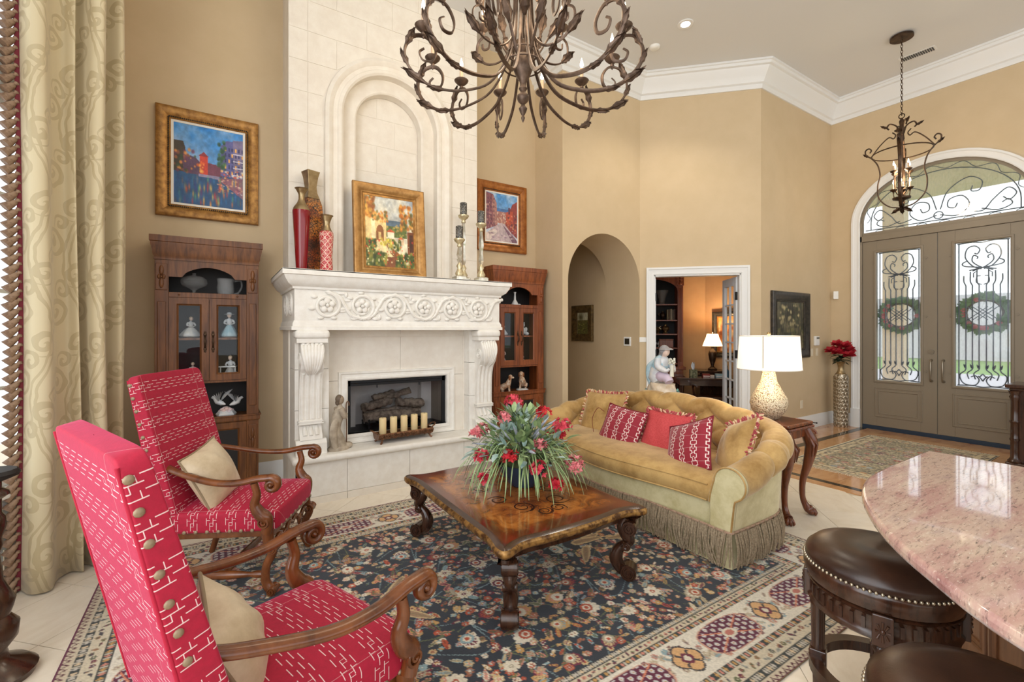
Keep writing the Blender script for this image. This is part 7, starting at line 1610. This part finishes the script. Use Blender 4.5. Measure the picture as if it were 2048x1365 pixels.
q = B(); q.box(W1 - .11, W1 + .01, -.02, .02, 2.4, 2.6); [q.ball((W1 - .05, -.025, 2.44 + .06 * k), (.035, .02, .028), 10, 7) for k in range(3)]; q.obj('capital', BK, bc, 50)
def off_item(name, label, cat, u, n, z, group=None): t = thing(name, label, cat, (0, 0, 0), 0, group); t.matrix_world = OM @ Matrix.Translation((u, n, z)); return t
t = off_item('crystal_vase', 'cut crystal vase on the top shelf of office bookcase', 'vase', .56, 2.32, 2.055); b = B(); b.lathe([(.06, 0), (.05, .04), (.07, .16), (.11, .28), (.1, .28), (.04, .05), (0, .03)], 20, fn=lambda a, z: 1 + .12 * math.cos(6 * a) * (z > .1)); b.obj('body', CRYSTAL, t, 50)
BC = [srgb(150, 136, 110), srgb(110, 92, 74), srgb(176, 164, 140), srgb(128, 118, 104), srgb(92, 70, 58)]
for k in range(5):
    nmk = ('leftmost', 'second from left', 'middle', 'fourth from left', 'rightmost')[k]
    t = off_item('shelf_book', f'{nmk} of five worn books in the office bookcase', 'book', .655 + .032 * k, 2.3, 1.752, 'books on the second office shelf'); b = B(); b.box(-.014, .014, -.07, .07, 0, .20 + .006 * (k % 3)); b.obj('cover', plain('book_cloth_%s' % 'abcde'[k], BC[k], .8), t, 0, bevel=.003)
    b = B(); b.box(-.011, .011, -.066, .072, .004, .199 + .006 * (k % 3)); b.obj('pages', MATW, t, 0)
def trinket(label, u, z, r, m, h=.12): t = off_item('shelf_ornament', label, 'ornament', u, 2.3, z, 'ornaments in the office bookcase'); b = B(); b.lathe([(r * .6, 0), (r * .7, .01), (r * .3, .03), (r, h * .5), (r * .8, h * .75), (r * .3, h * .85), (r * .4, h)], 16, fn=lambda a, z: 1 + .1 * math.sin(5 * a)); b.obj('body', m, t, 50); b = B(); b.tube([(-r, 0, h * .5), (-r * 1.5, 0, h * .65), (-r * 1.1, 0, h * .8)], .008, 6); b.obj('handle', m, t, 50)
trinket('dark ornate pot beside the books in the office bookcase', .57, 1.752, .055, BRONZE, .17); trinket('silver teapot on the third shelf of office bookcase', .62, 1.483, .08, PEWTER, .18); trinket('small stacked bowls on the third shelf of office bookcase', .47, 1.483, .06, OLDGOLD, .13); trinket('small pale ornament on the fourth shelf of office bookcase', .50, 1.217, .04, PORC, .12)
t = off_item('wooden_box', 'carved wooden box on the fourth shelf of office bookcase', 'box', .63, 2.3, 1.217); b = B(); b.box(-.13, .13, -.07, .07, 0, .14); b.obj('body', BK, t, 0, bevel=.004); b = B(); b.box(-.135, .135, -.075, .075, .14, .165); b.obj('lid', BK, t, 0, bevel=.006)
BELL = Mat('bell_shade', srgb(250, 226, 176), .8, Emission_Color=(1, .74, .40), Emission_Strength=2.6).m
t = off_item('office_lamp', 'bronze urn lamp with cream bell shade glowing in the office', 'lamp', 1.46, 2.2, .80)
b = B(); b.lathe([(.08, 0), (.085, .02), (.04, .05), (.025, .08), (.06, .2), (.075, .30), (.06, .36), (.03, .38), (.02, .42), (.035, .45), (.012, .47)], 24); b.obj('urn_base', BRONZE, t, 50)
b = B(); b.lathe([(.178, .45), (.15, .53), (.115, .62), (.1, .68), (.098, .68), (.113, .62), (.148, .53)], 32, fn=lambda a, z: 1 - .015 * abs(math.cos(4 * a))); b.obj('bell_shade', BELL, t, 50); b = B(); b.lathe([(.005, .46), (.005, .70), (.012, .71), (0, .72)], 8); b.obj('finial', BRONZE, t, 50)
o = light('office_bulb', 'POINT', (0, 0, .57), 48, (1, .8, .56), .06); o.parent = t
t = off_item('side_chest', 'dark chest under the office lamp', 'chest', 1.5, 2.2, 0); b = B(); b.box(-.35, .16, -.3, .25, .76, .80); b.obj('top', WOOD_DK, t, 0, bevel=.006); b = B(); b.box(-.31, .12, -.26, .22, 0, .76); b.obj('body', WOOD_DK, t, 0)
for k in range(3): b = B(); b.box(-.28, .1, -.272, -.255, .06 + .235 * k, .27 + .235 * k); b.obj('drawer', WOOD_DK, t, 0, bevel=.004)
DESKM = Mat('glossy_desk', srgb(70, 54, 48), .12, Coat_Weight=.8).m
t = off_item('writing_desk', 'glossy dark writing desk in the office', 'desk', 1.3, 1.55, 0); b = B(); b.box(-.62, .75, -.35, .35, .70, .735); b.obj('top', DESKM, t, 0, bevel=.006)
b = B(); b.box(-.56, .7, -.31, .31, .60, .70); b.obj('apron', DESKM, t, 0)
for x_ in (-.52, .66):
    for y_ in (-.28, .28): b = B(); b.tube([(x_, y_, .6), (x_ * 1.02, y_, .3), (x_ * 1.06, y_, 0)], [.035, .025, .03], 8); b.obj('leg', WOOD_DK, t, 50)
t = off_item('tissue_box', 'green floral tissue box on the office desk', 'tissue box', 1.0, 1.5, .735); b = B(); b.box(-.06, .06, -.06, .06, 0, .12); b.obj('box', noisy('floral_card', srgb(60, 66, 40), srgb(150, 146, 110), 30, .7), t, 0, bevel=.004)
b = B(); [b.leaf((0, 0, .115), (math.cos(k) * .3, math.sin(k) * .3, 1), (math.cos(k), math.sin(k), 0), .14, .035, .15, 4) for k in (0, 2, 4)]; b.obj('tissue', plain('tissue', srgb(220, 226, 232), .9), t, 60)
for k, (u, n, w_, c, lb, nm) in enumerate(((1.2, 1.45, .06, srgb(140, 48, 40), 'red notebook', 'notebook'), (1.28, 1.5, .06, srgb(206, 180, 160), 'cream notepad', 'notepad'), (1.42, 1.48, .06, srgb(150, 180, 190), 'pale blue card box', 'card_box'))):
    t = off_item(nm, f'{lb} on the office desk', 'stationery', u, n, .735); b = B(); b.box(-w_, w_, -.05, .05, 0, .03 + .025 * (k != 1)); b.obj('body', plain(lb.replace(' ', '_'), c, .7), t, 0, bevel=.004); b = B(); b.box(-w_ * .9, w_ * .9, -.052, -.045, .008, .024); b.obj('pages', MATW, t, 0)
t = off_item('glass_bottle', 'blue glass bottle on the office desk', 'bottle', 1.56, 1.55, .735); b = B(); b.lathe([(.035, 0), (.04, .01), (.04, .1), (.015, .14), (.015, .18), (.02, .185)], 16); b.obj('body', Mat('blue_bottle_glass', srgb(60, 130, 170), .08, Transmission_Weight=.5).m, t, 50); b = B(); b.lathe([(.012, .18), (.018, .2), (.012, .215)], 10); b.obj('stopper', PEWTER, t, 50)
pc = c0 + Vector((.0, -.4, 1.45)); painting('dark framed amber print on the office wall beside the lamp', .7, .88, (pc.x - .012 + .01, pc.y - .12, 1.47), pic_office(), .09, BLACKFR, rotz=R(-91), mat=.03, liner=GOLD2)
for nm, u, n, rz in (('dark wooden office chair in front of the desk', 1.2, 1.0, R(180)),):
    t = off_item('office_chair', nm, 'chair', u, n, 0); b = B(); b.box(-.24, .24, -.22, .22, .42, .47); b.obj('seat', WOOD_DK, t, 0, bevel=.01)
    for x_ in (-.21, .21):
        for y_ in (-.19, .19): b = B(); b.tube([(x_, y_, .43), (x_ * 1.1, y_ * 1.1, 0)], .018, 8); b.obj('leg', WOOD_DK, t, 50)
    b = B(); b.tube(bez([(-.24, .2, .45), (-.27, .1, .62), (-.26, -.2, .64)], 5), .018, 8); b.tube(bez([(.24, .2, .45), (.27, .1, .62), (.26, -.2, .64)], 5), .018, 8); b.obj('arm', WOOD_DK, t, 50)
# ---------------------------------------------------------------- curtain and pedestal at the window
DAM = Mat('gold_damask', srgb(196, 180, 132), .5, Sheen_Weight=.2); uv = DAM.nt.nodes.new('ShaderNodeUVMap'); sp_ = DAM.nt.nodes.new('ShaderNodeSeparateXYZ'); DAM.nt.links.new(uv.outputs[0], sp_.inputs[0]); u_, v_ = X(DAM.nt, sp_.outputs[0]), X(DAM.nt, sp_.outputs[1]); u_ = u_ + (DAM.noise(5, 2) - .5) * .09; v_ = v_ + (DAM.noise(4, 2, .5, (1.3, .8, 1)) - .5) * .12
def dam(u_, v_):
    out = None; wv = (v_ * 7.2).sin() * .055
    uu = ((u_ + wv) / .3).frac() - .5; out = (uu.abs() - .06).abs().lt(.028)
    def ringy(cu, cv, pu, pv, r):
        a = ((u_ / pu + cu).frac() - .5) * pu; b_ = ((v_ / pv + cv).frac() - .5) * pv; d = (a * a + b_ * b_).pw(.5); th_ = a._op('ARCTAN2', b_, a)
        return ((th_ + d * (105 if r > .06 else -130)).sin().gt(-.1)) * d.lt(r * 1.25) * d.gt(r * .12)
    for args in ((0, 0, .3, .42, .065), (.5, .5, .3, .42, .075), (.28, .22, .3, .42, .045), (.72, .76, .3, .42, .045)): out = out.mx(ringy(*args))
    return out
dm = dam(u_, v_); DAM.set('Base Color', DAM.mix(dm * .65, srgb(208, 193, 158), srgb(176, 158, 120))); DAM.set('Roughness', .62 - dm * .2); DAM = DAM.m
cu = thing('curtain', 'floor length gold damask curtain panel with tasselled edge', 'curtain', (-.8, 4.1, 0))
base = bez([(-.985, 3.84), (-.93, 3.775), (-.868, 3.79), (-.865, 3.90), (-.83, 3.97), (-.775, 3.95), (-.80, 4.05), (-.76, 4.04), (-.70, 3.975), (-.655, 3.99), (-.675, 4.10), (-.74, 4.17), (-.68, 4.19), (-.60, 4.17), (-.60, 4.25), (-.68, 4.33), (-.65, 4.35), (-.60, 4.37), (-.63, 4.46)], 8)
LL = [0]
for i in range(1, len(base)): LL.append(LL[-1] + math.hypot(base[i][0] - base[i - 1][0], base[i][1] - base[i - 1][1]))
nz = 26; vs = []; n = len(base)
mid = Vector((-.98, 3.84)); end = Vector((-.635, 4.46))
for j in range(nz):
    z_ = .012 + 5.1 * j / (nz - 1); q = j / (nz - 1)
    for i, p in enumerate(base):
        t_ = i / (n - 1); lin = mid.lerp(end, t_); pv = Vector(p); k = 1.35 - .3 * q if j else 1.35; pp = lin.lerp(pv, k) + Vector((.014, -.01)) * math.sin(q * 6 + t_ * 5); vs.append((pp.x + .8, pp.y - 4.1, z_))
b = B(); b.add(vs, [(j * n + i, j * n + i + 1, (j + 1) * n + i + 1, (j + 1) * n + i) for j in range(nz - 1) for i in range(n - 1)])
o = b.obj('panel', DAM, cu, 80, fix=False); me = o.data; uvl = me.uv_layers.new(name='UVMap')
for lp_ in me.loops: vi = lp_.vertex_index; uvl.data[lp_.index].uv = (LL[vi % n] * 1.15, vs[vi][2])
md = o.modifiers.new('thickness', 'SOLIDIFY'); md.thickness = .004
edge3 = [Vector(vs[j * n]) for j in range(nz)]
TB_ = plain('burgundy_braid', srgb(110, 28, 40), .8); TS = noisy('taupe_tassel', srgb(110, 82, 64), srgb(160, 132, 108), 40, .7)
b = B(); b.tube(edge3, .012, 6, flat=(1.7, .4), ref=(-.9, -.4, 0)); b.obj('braid', TB_, cu, 60)
b = B(); dl = Vector((-.8, -.35, 0)).normalized()
ts = B(); ts.lathe([(.005, 0), (.015, -.008), (.009, -.02), (.016, -.028), (.026, -.08), (.028, -.088), (0, -.086)], 8); TSM = meshof(ts, 'tassel', TS, 60)
nt_ = 96
for k in range(nt_):
    q = (k + .5) / nt_ * (nz - 1); i = int(q); p = edge3[i].lerp(edge3[min(i + 1, nz - 1)], q - i); inst('tassel', TSM, cu, p + dl * .006, (dl * -.75 + Vector((random.uniform(-.1, .1), random.uniform(-.1, .1), .8))).to_track_quat('Z', 'Y').to_euler())
pd = thing('turned_pedestal', 'dark turned wooden pedestal cut off by the left edge', 'pedestal', (-.845, 2.93, 0))
b = B(); b.lathe([(.14, 0), (.15, .03), (.12, .06), (.06, .09), (.05, .13), (.085, .18), (.09, .24), (.06, .28), (.07, .31), (.078, .35), (.055, .40), (.04, .44), (.035, .5), (.028, .56), (.04, .6), (.036, .63), (.05, .68), (.046, .72), (.034, .74), (.034, .80), (.06, .82), (.056, .835), (.034, .85), (.034, .88)], 28); b.obj('shaft', WOOD_DK, pd, 50)
b = B(); b.lathe([(.034, .88), (.05, .885), (.085, .90), (.092, .915), (.08, .93), (0, .93)], 28, fn=lambda a, z: 1 + .03 * math.cos(12 * a)); b.obj('top', BLACKWOOD, pd, 50)
t = thing('floor_outlet', 'almond outlet plate on the window wall near the curtain', 'outlet'); t.matrix_world = WM @ Matrix.Translation((.84, .0, .21)) @ Matrix.Rotation(PI, 4, 'Z'); b = B(); b.box(-.04, .04, -.029, -.022, -.06, .06); b.obj('body', PLATE, t, 0, bevel=.002); b = B(); b.box(-.017, .017, -.031, -.028, .008, .045); b.box(-.017, .017, -.031, -.028, -.045, -.008); b.obj('face', PLATE, t, 0)
